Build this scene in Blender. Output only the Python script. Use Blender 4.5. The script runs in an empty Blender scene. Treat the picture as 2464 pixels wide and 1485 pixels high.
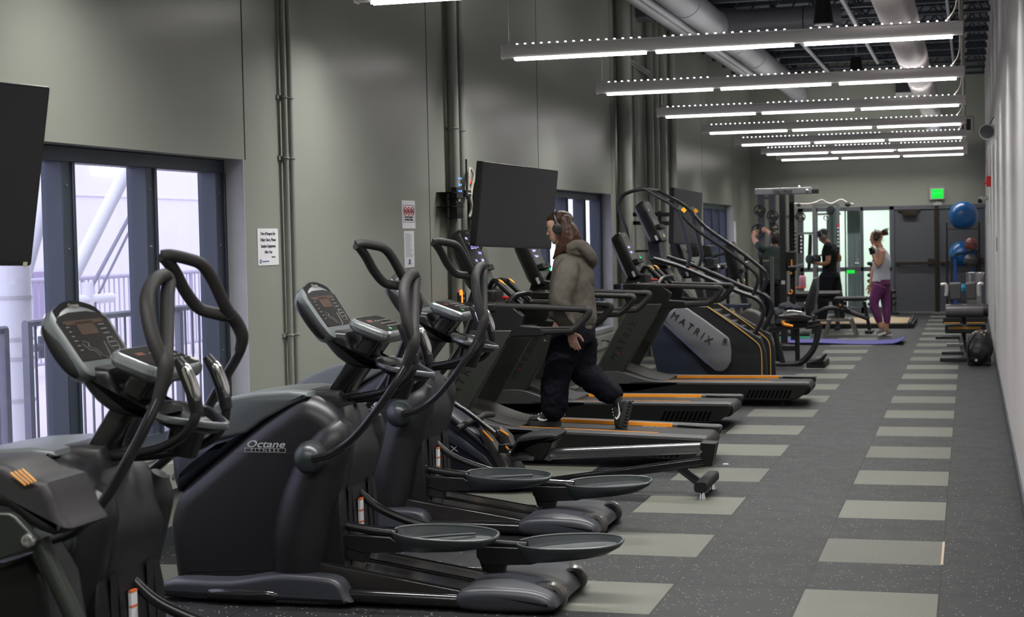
import bpy, bmesh, math, random
from mathutils import Vector, Matrix
random.seed(7)
S = bpy.context.scene
COL = S.collection
# ---------------------------------------------------------------- camera, exposure, world, lights
CAMZ = 1.56
YAW, PITCH, ROLL, FPX = 0.276610, -0.044057, -0.020930, 3895.42
_f = Vector((-math.sin(YAW)*math.cos(PITCH), math.cos(YAW)*math.cos(PITCH), math.sin(PITCH)))
_r0 = Vector((math.cos(YAW), math.sin(YAW), 0)); _u0 = _r0.cross(_f)
_r = math.cos(ROLL)*_r0 + math.sin(ROLL)*_u0
_u = -math.sin(ROLL)*_r0 + math.cos(ROLL)*_u0
cam_d = bpy.data.cameras.new('camera'); cam = bpy.data.objects.new('camera', cam_d); COL.objects.link(cam)
cam.matrix_world = Matrix(((_r.x, _u.x, -_f.x, 0), (_r.y, _u.y, -_f.y, 0), (_r.z, _u.z, -_f.z, CAMZ), (0, 0, 0, 1)))
cam_d.sensor_width = 36; cam_d.lens = FPX/2464*36
cam_d.clip_start = 0.05; cam_d.clip_end = 200
cam_d.dof.use_dof = True; cam_d.dof.focus_distance = 9.3; cam_d.dof.aperture_fstop = 5.0
S.camera = cam
S.view_settings.view_transform = 'Standard'; S.view_settings.look = 'None'
S.view_settings.gamma = 1; S.view_settings.use_curve_mapping = False
S.view_settings.exposure = 0.18
WLD = bpy.data.worlds.new('daylight'); S.world = WLD; WLD.use_nodes = True
_bg = WLD.node_tree.nodes['Background']; _bg.inputs[0].default_value = (0.86, 0.86, 1.0, 1); _bg.inputs[1].default_value = 2.4
LAMP_Y = [0.3 + 3.05*i for i in range(10)] + [30.0]      # the row of ceiling fixtures, nearest to farthest
LAMP_X0, LAMP_X1 = -3.58, -0.045
LAMP_ZS = [3.12, 3.12, 3.12, 3.075, 3.03, 2.99, 2.965, 2.945, 2.935, 2.925, 2.92]      # the row hangs slightly lower towards the far end
LAMP_XS = [-3.66, -3.66, -3.66, -3.64, -3.58, -3.50, -3.475, -3.435, -3.42, -3.41, -3.41]
DOWN_W, UP_W = 66.0, 14.0
def area(name, loc, sx, sy, power, rot, color=(1, 0.985, 0.95), spread=180):
    d = bpy.data.lights.new(name, 'AREA'); d.shape = 'RECTANGLE'; d.size = sx; d.size_y = sy
    d.energy = power; d.color = color; d.spread = math.radians(spread)
    o = bpy.data.objects.new(name, d); COL.objects.link(o); o.location = loc; o.rotation_euler = rot
    return o
LAMP_Z = 3.03
SEG = [(LAMP_X0+0.10, LAMP_X0+1.16), (LAMP_X0+1.24, LAMP_X0+2.30), (LAMP_X0+2.38, LAMP_X1-0.07)]
for _i, (_y, _z, _x) in enumerate(zip(LAMP_Y, LAMP_ZS, LAMP_XS)):
    _w = (1.25, 1.25, 1.25, 1.3, 1.2, 1.0, 0.9, 0.8, 0.72, 0.6, 0.42)[_i]      # fixtures are dimmed towards the far end
    _k = (LAMP_X1-_x)/(LAMP_X1-LAMP_X0)
    for a, b in SEG:
        a, b = LAMP_X1+(a-LAMP_X1)*_k, LAMP_X1+(b-LAMP_X1)*_k
        area('strip_light', ((a+b)/2, _y, _z-0.062), b-a, 0.040, _w*DOWN_W/3, (0, 0, 0), spread=142)
    area('up_light', ((_x+LAMP_X1)/2, _y, _z+0.080), LAMP_X1-_x-0.2, 0.05, UP_W, (math.pi, 0, 0))

# ---------------------------------------------------------------- pixel -> point on a known plane of the room
def P(x, y, X=None, Y=None, Z=None):
    d = _r*((x-1232)/FPX) - _u*((y-742.5)/FPX) + _f
    if X is not None: t = X/d.x
    elif Y is not None: t = Y/d.y
    else: t = (Z-CAMZ)/d.z
    return Vector((d.x*t, d.y*t, CAMZ+d.z*t))
def PL(pts, Y): return [P(x, y, Y=Y) for x, y in pts]
def XZ(pts, Y): return [(v.x, v.z) for v in PL(pts, Y)]

# ---------------------------------------------------------------- materials
MATS = {}
def mat(name, col, rough=0.5, metal=0.0, emit=None, estr=0.0, noise=0.0, nscale=40, bump=0.0, coat=0.0, spec=0.5, rnoise=0.0):
    if name in MATS: return MATS[name]
    m = bpy.data.materials.new(name); m.use_nodes = True; nt = m.node_tree; b = nt.nodes['Principled BSDF']
    b.inputs['Base Color'].default_value = (*col, 1); b.inputs['Roughness'].default_value = rough
    b.inputs['Metallic'].default_value = metal; b.inputs['Specular IOR Level'].default_value = spec
    b.inputs['Coat Weight'].default_value = coat; b.inputs['Coat Roughness'].default_value = 0.15
    if emit: b.inputs['Emission Color'].default_value = (*emit, 1); b.inputs['Emission Strength'].default_value = estr
    tc = nt.nodes.new('ShaderNodeTexCoord'); n = nt.nodes.new('ShaderNodeTexNoise'); n.inputs['Scale'].default_value = nscale
    n.inputs['Detail'].default_value = 4
    nt.links.new(tc.outputs['Object'], n.inputs['Vector'])
    if noise:
        mx = nt.nodes.new('ShaderNodeMapRange'); mx.inputs[3].default_value = 1-noise; mx.inputs[4].default_value = 1+noise
        nt.links.new(n.outputs['Fac'], mx.inputs[0])
        hs = nt.nodes.new('ShaderNodeHueSaturation'); hs.inputs['Color'].default_value = (*col, 1)
        nt.links.new(mx.outputs[0], hs.inputs['Value']); nt.links.new(hs.outputs[0], b.inputs['Base Color'])
    if rnoise:
        mr = nt.nodes.new('ShaderNodeMapRange'); mr.inputs[3].default_value = max(0.02, rough-rnoise); mr.inputs[4].default_value = rough+rnoise
        nt.links.new(n.outputs['Fac'], mr.inputs[0]); nt.links.new(mr.outputs[0], b.inputs['Roughness'])
    if bump:
        bp = nt.nodes.new('ShaderNodeBump'); bp.inputs['Strength'].default_value = bump; bp.inputs['Distance'].default_value = 0.002
        nt.links.new(n.outputs['Fac'], bp.inputs['Height']); nt.links.new(bp.outputs[0], b.inputs['Normal'])
    MATS[name] = m; return m
wall_m = mat('grey_green_wall', (0.262, 0.274, 0.236), 0.30, noise=0.04, nscale=3, bump=0.05)
wallr_m = mat('pale_wall', (0.50, 0.48, 0.485), 0.42, noise=0.03, nscale=3)
_nt = wallr_m.node_tree      # the right wall's panels are slightly rippled along its length
_tc = _nt.nodes.new('ShaderNodeTexCoord'); _mp = _nt.nodes.new('ShaderNodeMapping'); _mp.inputs['Scale'].default_value = (0, 0.8, 0.02)
_n2 = _nt.nodes.new('ShaderNodeTexNoise'); _n2.inputs['Scale'].default_value = 1.0; _n2.inputs['Detail'].default_value = 3; _bp = _nt.nodes.new('ShaderNodeBump')
_bp.inputs['Strength'].default_value = 0.6; _bp.inputs['Distance'].default_value = 0.013
_nt.links.new(_tc.outputs['Object'], _mp.inputs[0]); _nt.links.new(_mp.outputs[0], _n2.inputs[0]); _nt.links.new(_n2.outputs[0], _bp.inputs['Height']); _nt.links.new(_bp.outputs[0], _nt.nodes['Principled BSDF'].inputs['Normal'])
conc_m = mat('painted_concrete', (0.42, 0.42, 0.44), 0.7, noise=0.12, nscale=14, bump=0.4)
groove_m = mat('groove_dark', (0.03, 0.03, 0.03), 0.8)
frame_m = mat('window_frame', (0.045, 0.056, 0.078), 0.4, metal=0.2)
conduit_m = mat('painted_conduit', (0.235, 0.24, 0.215), 0.35)
black_m = mat('black_plastic', (0.009, 0.009, 0.010), 0.36, spec=0.4, noise=0.2, nscale=60, rnoise=0.08)
matte_m = mat('matte_black', (0.009, 0.009, 0.010), 0.62, spec=0.3, bump=0.25, nscale=300)
gloss_m = mat('gloss_black', (0.010, 0.010, 0.011), 0.16, coat=0.3)
foam_m = mat('foam_grip', (0.018, 0.017, 0.017), 0.60, spec=0.35, bump=0.3, nscale=400)
chrome_m = mat('chrome', (0.75, 0.75, 0.73), 0.16, metal=1)
steel_m = mat('brushed_steel', (0.42, 0.42, 0.43), 0.3, metal=1, noise=0.1, nscale=90)
screw_m = mat('zinc_bolt', (0.6, 0.6, 0.6), 0.25, metal=1)
duct_m = mat('duct_grey', (0.33, 0.33, 0.36), 0.45, metal=0.3)
spiral_m = mat('spiral_duct_paint', (0.52, 0.47, 0.47), 0.42)
joist_m = mat('joist_paint', (0.022, 0.028, 0.042), 0.6)
deck_m = mat('roof_deck_paint', (0.12, 0.125, 0.155), 0.7)
white_m = mat('white_paint', (0.62, 0.62, 0.60), 0.5)
lamp_m = mat('lamp_housing', (0.80, 0.78, 0.77), 0.5)
strip_m = mat('lamp_strip', (1, 1, 1), 0.5, emit=(1, 0.985, 0.96), estr=3)
led_m = mat('led_point', (1, 1, 1), 0.5, emit=(0.93, 0.95, 1), estr=6)
orange_m = mat('orange_trim', (0.85, 0.30, 0.02), 0.45)
red_m = mat('red_plastic', (0.6, 0.02, 0.02), 0.4)
green_m = mat('green_button', (0.02, 0.5, 0.10), 0.4)
paper_m = mat('white_paper', (0.72, 0.71, 0.74), 0.7)
ink_m = mat('black_ink', (0.02, 0.02, 0.025), 0.7)
redink_m = mat('red_ink', (0.55, 0.03, 0.04), 0.7)
blueink_m = mat('blue_ink', (0.03, 0.12, 0.30), 0.7)
tvscreen_m = mat('tv_screen', (0.009, 0.0085, 0.010), 0.33)
glass_m = bpy.data.materials.new('window_glass'); glass_m.use_nodes = True
def _glass(m, tint=(0.93, 0.95, 1), r=0.0, mixf=0.92):
    nt = m.node_tree; nt.nodes.clear(); o = nt.nodes.new('ShaderNodeOutputMaterial'); mx = nt.nodes.new('ShaderNodeMixShader')
    t = nt.nodes.new('ShaderNodeBsdfTransparent'); g = nt.nodes.new('ShaderNodeBsdfGlossy'); g.inputs['Roughness'].default_value = 0.02+r
    t.inputs[0].default_value = (*tint, 1); lw = nt.nodes.new('ShaderNodeLayerWeight'); lw.inputs[0].default_value = 0.5; pw = nt.nodes.new('ShaderNodeMath'); pw.operation = 'POWER'; pw.inputs[1].default_value = 5; nt.links.new(lw.outputs['Facing'], pw.inputs[0]); fr = nt.nodes.new('ShaderNodeMath'); fr.operation = 'MULTIPLY_ADD'; fr.inputs[1].default_value = 0.8; fr.inputs[2].default_value = 0.03; nt.links.new(pw.outputs[0], fr.inputs[0])
    nt.links.new(fr.outputs[0], mx.inputs[0]); nt.links.new(t.outputs[0], mx.inputs[1]); nt.links.new(g.outputs[0], mx.inputs[2]); nt.links.new(mx.outputs[0], o.inputs[0])
_glass(glass_m)
def floor_material():
    m = bpy.data.materials.new('rubber_tile_floor'); m.use_nodes = True; nt = m.node_tree; N = nt.nodes; L = nt.links
    b = N['Principled BSDF']
    tc = N.new('ShaderNodeTexCoord'); sp = N.new('ShaderNodeSeparateXYZ'); L.new(tc.outputs['Object'], sp.inputs[0])
    def mth(op, a, c=None, d=None):
        n = N.new('ShaderNodeMath'); n.operation = op
        for i, v in enumerate((a, c, d)):
            if v is None: continue
            if hasattr(v, 'is_output'): L.new(v, n.inputs[i])
            else: n.inputs[i].default_value = v
        return n.outputs[0]
    u = mth('DIVIDE', mth('ADD', sp.outputs[0], 0.14), 0.57)      # column
    v = mth('DIVIDE', mth('SUBTRACT', sp.outputs[1], 7.68-60*0.6), 0.60)
    cu = mth('FLOOR', u); cv = mth('FLOOR', v)
    pu = mth('FLOORED_MODULO', cu, 2.0); pv = mth('FLOORED_MODULO', cv, 2.0)  # light when cu odd, cv even
    light = mth('MULTIPLY', pu, mth('SUBTRACT', 1.0, pv))
    light = mth('MULTIPLY', light, mth('LESS_THAN', sp.outputs[0], -0.141))
    # seams
    fu = mth('FRACT', u); fv = mth('FRACT', v)
    du = mth('MINIMUM', fu, mth('SUBTRACT', 1.0, fu)); dv = mth('MINIMUM', fv, mth('SUBTRACT', 1.0, fv))
    seam = mth('LESS_THAN', mth('MINIMUM', du, dv), 0.008)
    cell = N.new('ShaderNodeCombineXYZ'); L.new(cu, cell.inputs[0]); L.new(cv, cell.inputs[1])
    wn = N.new('ShaderNodeTexWhiteNoise'); wn.noise_dimensions = '2D'; L.new(cell.outputs[0], wn.inputs[0])
    mixc = N.new('ShaderNodeMix'); mixc.data_type = 'RGBA'; L.new(light, mixc.inputs[0])
    mixc.inputs[6].default_value = (0.0165, 0.017, 0.0185, 1); mixc.inputs[7].default_value = (0.116, 0.119, 0.099, 1)
    hs = N.new('ShaderNodeHueSaturation'); L.new(mixc.outputs[2], hs.inputs['Color'])
    ns = N.new('ShaderNodeTexNoise'); ns.inputs['Scale'].default_value = 6; ns.inputs['Detail'].default_value = 5; L.new(tc.outputs['Object'], ns.inputs[0])
    vv = mth('ADD', mth('MULTIPLY', wn.outputs[0], 0.22), mth('ADD', mth('MULTIPLY', ns.outputs[0], 0.35), 0.72)); L.new(vv, hs.inputs['Value'])
    # white flecks on the dark tiles
    vo = N.new('ShaderNodeTexVoronoi'); vo.inputs['Scale'].default_value = 75; L.new(tc.outputs['Object'], vo.inputs[0])
    pick = N.new('ShaderNodeSeparateColor'); L.new(vo.outputs['Color'], pick.inputs[0])
    fl = mth('MULTIPLY', mth('LESS_THAN', vo.outputs['Distance'], 0.26), mth('GREATER_THAN', pick.outputs[0], 0.88))
    fl = mth('MULTIPLY', fl, mth('SUBTRACT', 1.0, mth('MULTIPLY', light, 0.75)))
    m2 = N.new('ShaderNodeMix'); m2.data_type = 'RGBA'; L.new(fl, m2.inputs[0]); L.new(hs.outputs[0], m2.inputs[6]); m2.inputs[7].default_value = (0.36, 0.37, 0.35, 1)
    m3 = N.new('ShaderNodeMix'); m3.data_type = 'RGBA'; L.new(seam, m3.inputs[0]); L.new(m2.outputs[2], m3.inputs[6]); m3.inputs[7].default_value = (0.006, 0.006, 0.006, 1)
    L.new(m3.outputs[2], b.inputs['Base Color'])
    b.inputs['Specular IOR Level'].default_value = 0.28; r = mth('ADD', 0.42, mth('MULTIPLY', ns.outputs[0], 0.14)); L.new(r, b.inputs['Roughness'])
    bp = N.new('ShaderNodeBump'); bp.inputs['Strength'].default_value = 0.25; bp.inputs['Distance'].default_value = 0.002
    n3 = N.new('ShaderNodeTexNoise'); n3.inputs['Scale'].default_value = 220; L.new(tc.outputs['Object'], n3.inputs[0])
    L.new(mth('SUBTRACT', n3.outputs[0], mth('MULTIPLY', seam, 2.0)), bp.inputs['Height']); L.new(bp.outputs[0], b.inputs['Normal'])
    return m

# ---------------------------------------------------------------- mesh building
def cr(pts, n=6, closed=False):
    """Catmull-Rom samples through the points (each a tuple of any length)."""
    pts = [tuple(p) for p in pts]; out = []; m = len(pts); rng = range(m if closed else m-1)
    for i in rng:
        if closed: p0, p1, p2, p3 = pts[i-1], pts[i], pts[(i+1) % m], pts[(i+2) % m]
        else: p0, p1, p2, p3 = pts[max(i-1, 0)], pts[i], pts[i+1], pts[min(i+2, m-1)]
        for k in range(n):
            t = k/n
            out.append(tuple(0.5*((2*b)+(-a+c)*t+(2*a-5*b+4*c-d)*t*t+(-a+3*b-3*c+d)*t**3) for a, b, c, d in zip(p0, p1, p2, p3)))
    if not closed: out.append(pts[-1])
    return out
def rrect(w, h, r, n=4):
    """rounded rectangle outline, centred"""
    o = []
    for cx, cy, a0 in ((w/2-r, h/2-r, 0), (-w/2+r, h/2-r, 90), (-w/2+r, -h/2+r, 180), (w/2-r, -h/2+r, 270)):
        for k in range(n+1):
            a = math.radians(a0+90*k/n); o.append((cx+r*math.cos(a), cy+r*math.sin(a)))
    return o
def inset(poly, d):
    n = len(poly); A = sum(poly[i][0]*poly[(i+1) % n][1]-poly[(i+1) % n][0]*poly[i][1] for i in range(n)); s = 1 if A > 0 else -1
    out = []
    for i in range(n):
        x0, y0 = poly[i-1]; x1, y1 = poly[i]; x2, y2 = poly[(i+1) % n]
        ax, ay = x1-x0, y1-y0; bx, by = x2-x1, y2-y1; la = math.hypot(ax, ay) or 1e-9; lb = math.hypot(bx, by) or 1e-9
        nx = -s*(ay/la+by/lb); ny = s*(ax/la+bx/lb); l = math.hypot(nx, ny) or 1e-9
        k = d/max(0.5, l/2)
        out.append((x1+nx/l*k, y1+ny/l*k))
    return out
class MB:
    def __init__(s): s.v = []; s.f = []
    def add(s, vs, fs):
        b = len(s.v); s.v += [Vector(v) for v in vs]; s.f += [tuple(i+b for i in f) for f in fs]; return s
    def box(s, c, d, R=None):
        x, y, z = (k/2 for k in d); vs = [Vector((i, j, k)) for i in (-x, x) for j in (-y, y) for k in (-z, z)]
        if R is not None: vs = [R @ v for v in vs]
        return s.add([v+Vector(c) for v in vs], [(0, 1, 3, 2), (4, 6, 7, 5), (0, 4, 5, 1), (2, 3, 7, 6), (0, 2, 6, 4), (1, 5, 7, 3)])
    def bb(s, x0, x1, y0, y1, z0, z1): return s.box(((x0+x1)/2, (y0+y1)/2, (z0+z1)/2), (abs(x1-x0), abs(y1-y0), abs(z1-z0)))
    def loft(s, rings, cap=True, close=False):
        n = len(rings[0]); vs = [v for r in rings for v in r]; fs = []
        R = len(rings)
        for i in range(R if close else R-1):
            a, b = i*n, ((i+1) % R)*n
            for j in range(n): k = (j+1) % n; fs.append((a+j, a+k, b+k, b+j))
        if cap and not close: fs += [tuple(range(n-1, -1, -1)), tuple((R-1)*n+j for j in range(n))]
        return s.add(vs, fs)
    def tube(s, pts, r, n=10, sm=5, flat=1.0, closed=False, up=None):
        """round (or flattened) tube through points; r a number or one per point"""
        rr = r if isinstance(r, (list, tuple)) else [r]*len(pts)
        P4 = [(*p, q) for p, q in zip(pts, rr)]
        if sm > 1 and len(P4) > 2: P4 = cr(P4, sm, closed)
        V = [Vector(p[:3]) for p in P4]; rr = [p[3] for p in P4]; rings = []; m = len(V)
        nrm = None
        for i in range(m):
            if closed: t = (V[(i+1) % m]-V[i-1])
            else: t = V[min(i+1, m-1)]-V[max(i-1, 0)]
            t = t.normalized() if t.length > 1e-9 else Vector((0, 0, 1))
            if up is not None: nrm = Vector(up)
            elif nrm is None: nrm = Vector((0, 0, 1)) if abs(t.z) < 0.8 else Vector((0, 1, 0))
            nrm = (nrm-t*nrm.dot(t)); nrm = nrm.normalized() if nrm.length > 1e-6 else t.orthogonal().normalized()
            bn = t.cross(nrm)
            rings.append([V[i]+(nrm*math.cos(a)*flat+bn*math.sin(a))*rr[i] for a in (2*math.pi*k/n for k in range(n))])
        return s.loft(rings, cap=not closed, close=closed)
    def cyl(s, a, b, r, r2=None, n=16):
        return s.tube([a, b], [r, r if r2 is None else r2], n, 1)
    def bar(s, a, b, w, h, up=(0, 0, 1), r=0.0):
        """rectangular bar a->b: w sideways, h along up"""
        a, b = Vector(a), Vector(b); t = (b-a).normalized(); u = Vector(up); u = (u-t*u.dot(t)).normalized(); q = t.cross(u)
        o = rrect(w, h, r, 3) if r else [(-w/2, -h/2), (w/2, -h/2), (w/2, h/2), (-w/2, h/2)]
        return s.loft([[c+q*i+u*j for i, j in o] for c in (a, b)])
    def prism(s, poly, f0, f1=None):
        """poly extruded between two planes: f(a,b)->point"""
        return s.loft([[f0(a, b) for a, b in poly], [f1(a, b) for a, b in poly]])
    def slab(s, poly, y0, y1):
        """poly in (x,z) extruded along y"""
        return s.prism(poly, lambda a, b: Vector((a, y0, b)), lambda a, b: Vector((a, y1, b)))
    def slabz(s, poly, z0, z1):
        return s.prism(poly, lambda a, b: Vector((a, b, z0)), lambda a, b: Vector((a, b, z1)))
    def puff(s, poly, y0, y1, r, k=4):
        """(x,z) outline extruded along y with rounded edges of radius r"""
        rings = []
        for i in range(k+1):
            a = math.pi/2*i/k; q = inset(poly, r*(1-math.sin(a))); y = y0+r*(1-math.cos(a)); rings.append([Vector((u, y, v)) for u, v in q])
        for i in range(k, -1, -1):
            a = math.pi/2*i/k; q = inset(poly, r*(1-math.sin(a))); y = y1-r*(1-math.cos(a)); rings.append([Vector((u, y, v)) for u, v in q])
        return s.loft(rings)
    def lathe(s, prof, o=(0, 0, 0), ax=(0, 0, 1), n=24):
        ax = Vector(ax).normalized(); u = ax.orthogonal().normalized(); w = ax.cross(u); o = Vector(o)
        return s.loft([[o+ax*h+(u*math.cos(a)+w*math.sin(a))*max(r, 1e-4) for a in (2*math.pi*k/n for k in range(n))] for r, h in prof])
    def ball(s, c, r, n=20, m=12, sc=(1, 1, 1), R=None):
        rings = []
        for i in range(m+1):
            t = math.pi*i/m; q = max(math.sin(t), 1e-3); ring = []
            for k in range(n):
                a = 2*math.pi*k/n; v = Vector((r*sc[0]*q*math.cos(a), r*sc[1]*q*math.sin(a), r*sc[2]*math.cos(t)))
                ring.append(Vector(c)+(R @ v if R is not None else v))
            rings.append(ring)
        return s.loft(rings)
    def torus(s, c, R_, r, ax=(0, 1, 0), n=28, m=8, a0=0, a1=360):
        ax = Vector(ax).normalized(); u = ax.orthogonal().normalized(); w = ax.cross(u)
        full = abs(a1-a0) >= 360; k = n if full else n+1
        pts = [Vector(c)+(u*math.cos(t)+w*math.sin(t))*R_ for t in (math.radians(a0+(a1-a0)*i/n) for i in range(k))]
        return s.tube(pts, r, m, 1, closed=full, up=ax)
def put(name, mb, m, parent=None, ang=35, bevel=0.0, kind=None, label=None, sub=0):
    """link a builder's shapes as ONE mesh object; shapes are given in room coordinates"""
    root = parent
    while root is not None and root.parent is not None: root = root.parent
    off = root.matrix_basis.inverted() if root is not None else None
    me = bpy.data.meshes.new(name)
    vs = [off @ v for v in mb.v] if off is not None else mb.v
    me.from_pydata([tuple(v) for v in vs], [], mb.f)
    bm = bmesh.new(); bm.from_mesh(me); bmesh.ops.recalc_face_normals(bm, faces=bm.faces); bm.to_mesh(me); bm.free()
    me.materials.append(m)
    me.polygons.foreach_set('use_smooth', [True]*len(me.polygons)); me.set_sharp_from_angle(angle=math.radians(ang))
    o = bpy.data.objects.new(name, me); COL.objects.link(o)
    if parent is not None: o.parent = parent
    if bevel:
        b = o.modifiers.new('edge', 'BEVEL'); b.width = bevel; b.segments = 2; b.limit_method = 'ANGLE'; b.angle_limit = math.radians(35)
    if sub:
        b = o.modifiers.new('smooth', 'SUBSURF'); b.levels = sub; b.render_levels = sub
    if kind: o['kind'] = kind
    if label: o['label'] = label
    return o
def thing(name, label, cat, loc, group=None, rotz=0.0):
    o = bpy.data.objects.new(name, None); COL.objects.link(o); o.location = loc; o.rotation_euler = (0, 0, rotz)
    o.empty_display_size = 0.1
    o['label'] = label; o['category'] = cat
    if group: o['group'] = group
    return o
def tag(o, label, cat, group=None):
    o['label'] = label; o['category'] = cat
    if group: o['group'] = group
    return o
def struct(name, mb, m, **k): return put(name, mb, m, kind='structure', **k)
def dup(root, loc, label, rotz=None, group=None, skip=()):
    r = root.copy(); COL.objects.link(r); r.location = loc
    if rotz is not None: r.rotation_euler = (0, 0, rotz)
    r['label'] = label
    if group: r['group'] = group
    KIDS = [o for o in COL.objects if o.parent is not None]
    def rec(a, b):
        for ch in [o for o in KIDS if o.parent is a]:
            if ch.name.split('.')[0] in skip: continue
            c = ch.copy(); COL.objects.link(c); c.parent = b; rec(ch, c)
    rec(root, r)
    return r
def text(name, s, size, o, ux, uy, m, parent=None, ext=0.0008, sx=1.0, align='CENTER', kind=None, shear=0.0, bold=0.0):
    """lettering: o the anchor, ux/uy the reading and up directions"""
    cu = bpy.data.curves.new(name, 'FONT'); cu.body = s; cu.size = size; cu.extrude = ext; cu.align_x = align; cu.align_y = 'CENTER'; cu.shear = shear; cu.offset = bold
    cu.resolution_u = 3
    t = bpy.data.objects.new('tmp', cu); COL.objects.link(t); bpy.context.view_layer.update()
    me = bpy.data.meshes.new_from_object(t); bpy.data.objects.remove(t)
    ux = Vector(ux).normalized(); uy = Vector(uy).normalized(); uz = ux.cross(uy); o = Vector(o)
    b = MB(); b.v = [o+ux*v.co.x*sx+uy*v.co.y+uz*(v.co.z+ext) for v in me.vertices]; b.f = [tuple(p.vertices) for p in me.polygons]
    bpy.data.meshes.remove(me)
    return put(name, b, m, parent, kind=kind)

# ================================================================ THE SETTING
XL, XR, YF, YB, ZC = -4.0, 0.27, 30.8, -3.0, 4.80
struct('floor', MB().bb(XL-0.25, XR+0.2, YB-0.2, YF+0.2, -0.12, 0), floor_material())
WIN = [(5.15, 8.52), (15.12, 18.38), (25.1, 28.36)]
WZ0, WZ1 = 0.50, 2.035
w = MB(); ys = YB
for a, b in WIN:
    w.bb(XL-0.22, XL, ys, a, 0, ZC); w.bb(XL-0.22, XL, a, b, 0, WZ0); w.bb(XL-0.22, XL, a, b, WZ1, ZC); ys = b
w.bb(XL-0.22, XL, ys, YF, 0, ZC)
struct('wall_left', w, wall_m)
struct('wall_right', MB().bb(XR, XR+0.2, YB, YF, 0, ZC), wallr_m)
struct('wall_back', MB().bb(XL-0.2, XR+0.2, YB-0.2, YB, 0, ZC), wall_m)
# far wall with the glazed screen opening
FX0, FX1, FZ = -3.12, 0.27, 1.985
w = MB(); w.bb(XL-0.2, FX0, YF, YF+0.2, 0, ZC); w.bb(FX0, XR+0.2, YF, YF+0.2, FZ, ZC)
struct('wall_far', w, wall_m)
# roof deck with ribs
w = MB().bb(XL-0.2, XR+0.2, YB-0.2, YF+0.2, ZC+0.04, ZC+0.14)
for i in range(170):
    y = YB+0.2*i; w.bb(XL-0.2, XR+0.2, y, y+0.09, ZC, ZC+0.04)
struct('ceiling', w, deck_m)
# wall grooves and pilasters
n_trim = 0
def trim(mb, m, **k):
    global n_trim; n_trim += 1; return struct('trim_%d' % n_trim, mb, m, **k)
for y in (8.55, 11.83, 15.13, 18.45, 21.75, 25.05, 28.4):
    trim(MB().bb(XL-0.002, XL+0.0015, y-0.006, y+0.006, WZ1 if y in (8.55, 15.13, 18.45, 28.4) else 0.1, ZC), groove_m)
struct('baseboard_left', MB().bb(XL, XL+0.012, YB, YF, 0, 0.10), mat('baseboard_blue_grey', (0.035, 0.042, 0.05), 0.45))
struct('baseboard_right', MB().bb(XR-0.012, XR, YB, YF, 0, 0.10), MATS['baseboard_blue_grey'])
struct('baseboard_far', MB().bb(XL, FX0, YF-0.012, YF, 0, 0.10), MATS['baseboard_blue_grey'])
trim(MB().bb(-0.1455, -0.1345, 7.70, 8.27, 0.0, 0.0015), mat('bare_slab_gap', (0.42, 0.33, 0.25), 0.8))
# windows: deep aluminium mullions, glass and a sill
for k, (a, b) in enumerate(WIN):
    fr = MB(); xo = XL-0.12
    fr.bb(xo-0.10, xo+0.004, a, b, WZ1-0.075, WZ1-0.001); fr.bb(xo-0.10, xo+0.004, a, b, WZ0+0.009, WZ0+0.07)
    ms = [b-0.055-0.81*i for i in range(5)]
    for i, y in enumerate(ms):
        if y < a: continue
        fr.bb(xo-0.115, xo, y-0.055, y+0.055, WZ0+0.06, WZ1-0.07)
        fr.bb(xo-0.012, xo+0.012, y+0.02 if i else y+0.03, y+0.045 if i else y+0.055, WZ0+0.07, WZ1-0.075)
    fr.bb(xo-0.10, xo, a+0.002, a+0.08, WZ0+0.06, WZ1-0.07)
    f = struct('window_%d' % (k+1), fr, frame_m, bevel=0.004)
    put('window_pane', MB().bb(xo-0.092, xo-0.086, a+0.02, b-0.02, WZ0+0.02, WZ1-0.02), glass_m, f)
    cj = MB().bb(xo, XL+0.002, b-0.003, b+0.004, WZ0, WZ1).bb(xo, XL+0.002, a-0.004, a+0.003, WZ0, WZ1)
    put('window_jamb', cj, conc_m, f)
    put('window_sill', MB().bb(xo-0.02, XL+0.02, a+0.005, b-0.005, WZ0-0.03, WZ0+0.008), mat('sill_paint', (0.30, 0.31, 0.30), 0.4), f)
    sash = MB()
    for i, y in enumerate(ms):
        for q in range(5): sash.cyl((xo, y-0.02, WZ0+0.15+q*0.3), (xo+0.004, y-0.02, WZ0+0.15+q*0.3), 0.006, n=8)
    put('window_screw', sash, screw_m, f)
# raceway with outlets below the first and second window
for a, b, l in ((5.0, 8.5, 'under the nearest window'), (15.1, 18.36, 'under the window behind the walking woman')):
    t = thing('wall_raceway', 'painted metal raceway box with outlets '+l, 'raceway', (XL+0.02, (a+b)/2, 0.32), 'raceways under the windows')
    put('cover', MB().bb(XL, XL+0.05, a, b, 0.30, 0.44), mat('raceway_paint', (0.29, 0.30, 0.27), 0.42), t, bevel=0.004)
    for y in (b-1.05, b-0.5):
        so = MB()
        for d in (-0.03, 0.03): so.cyl((XL+0.05, y+d, 0.37), (XL+0.056, y+d, 0.37), 0.017, n=14)
        put('outlet', so, mat('outlet_grey', (0.12, 0.12, 0.115), 0.5), t)
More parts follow.
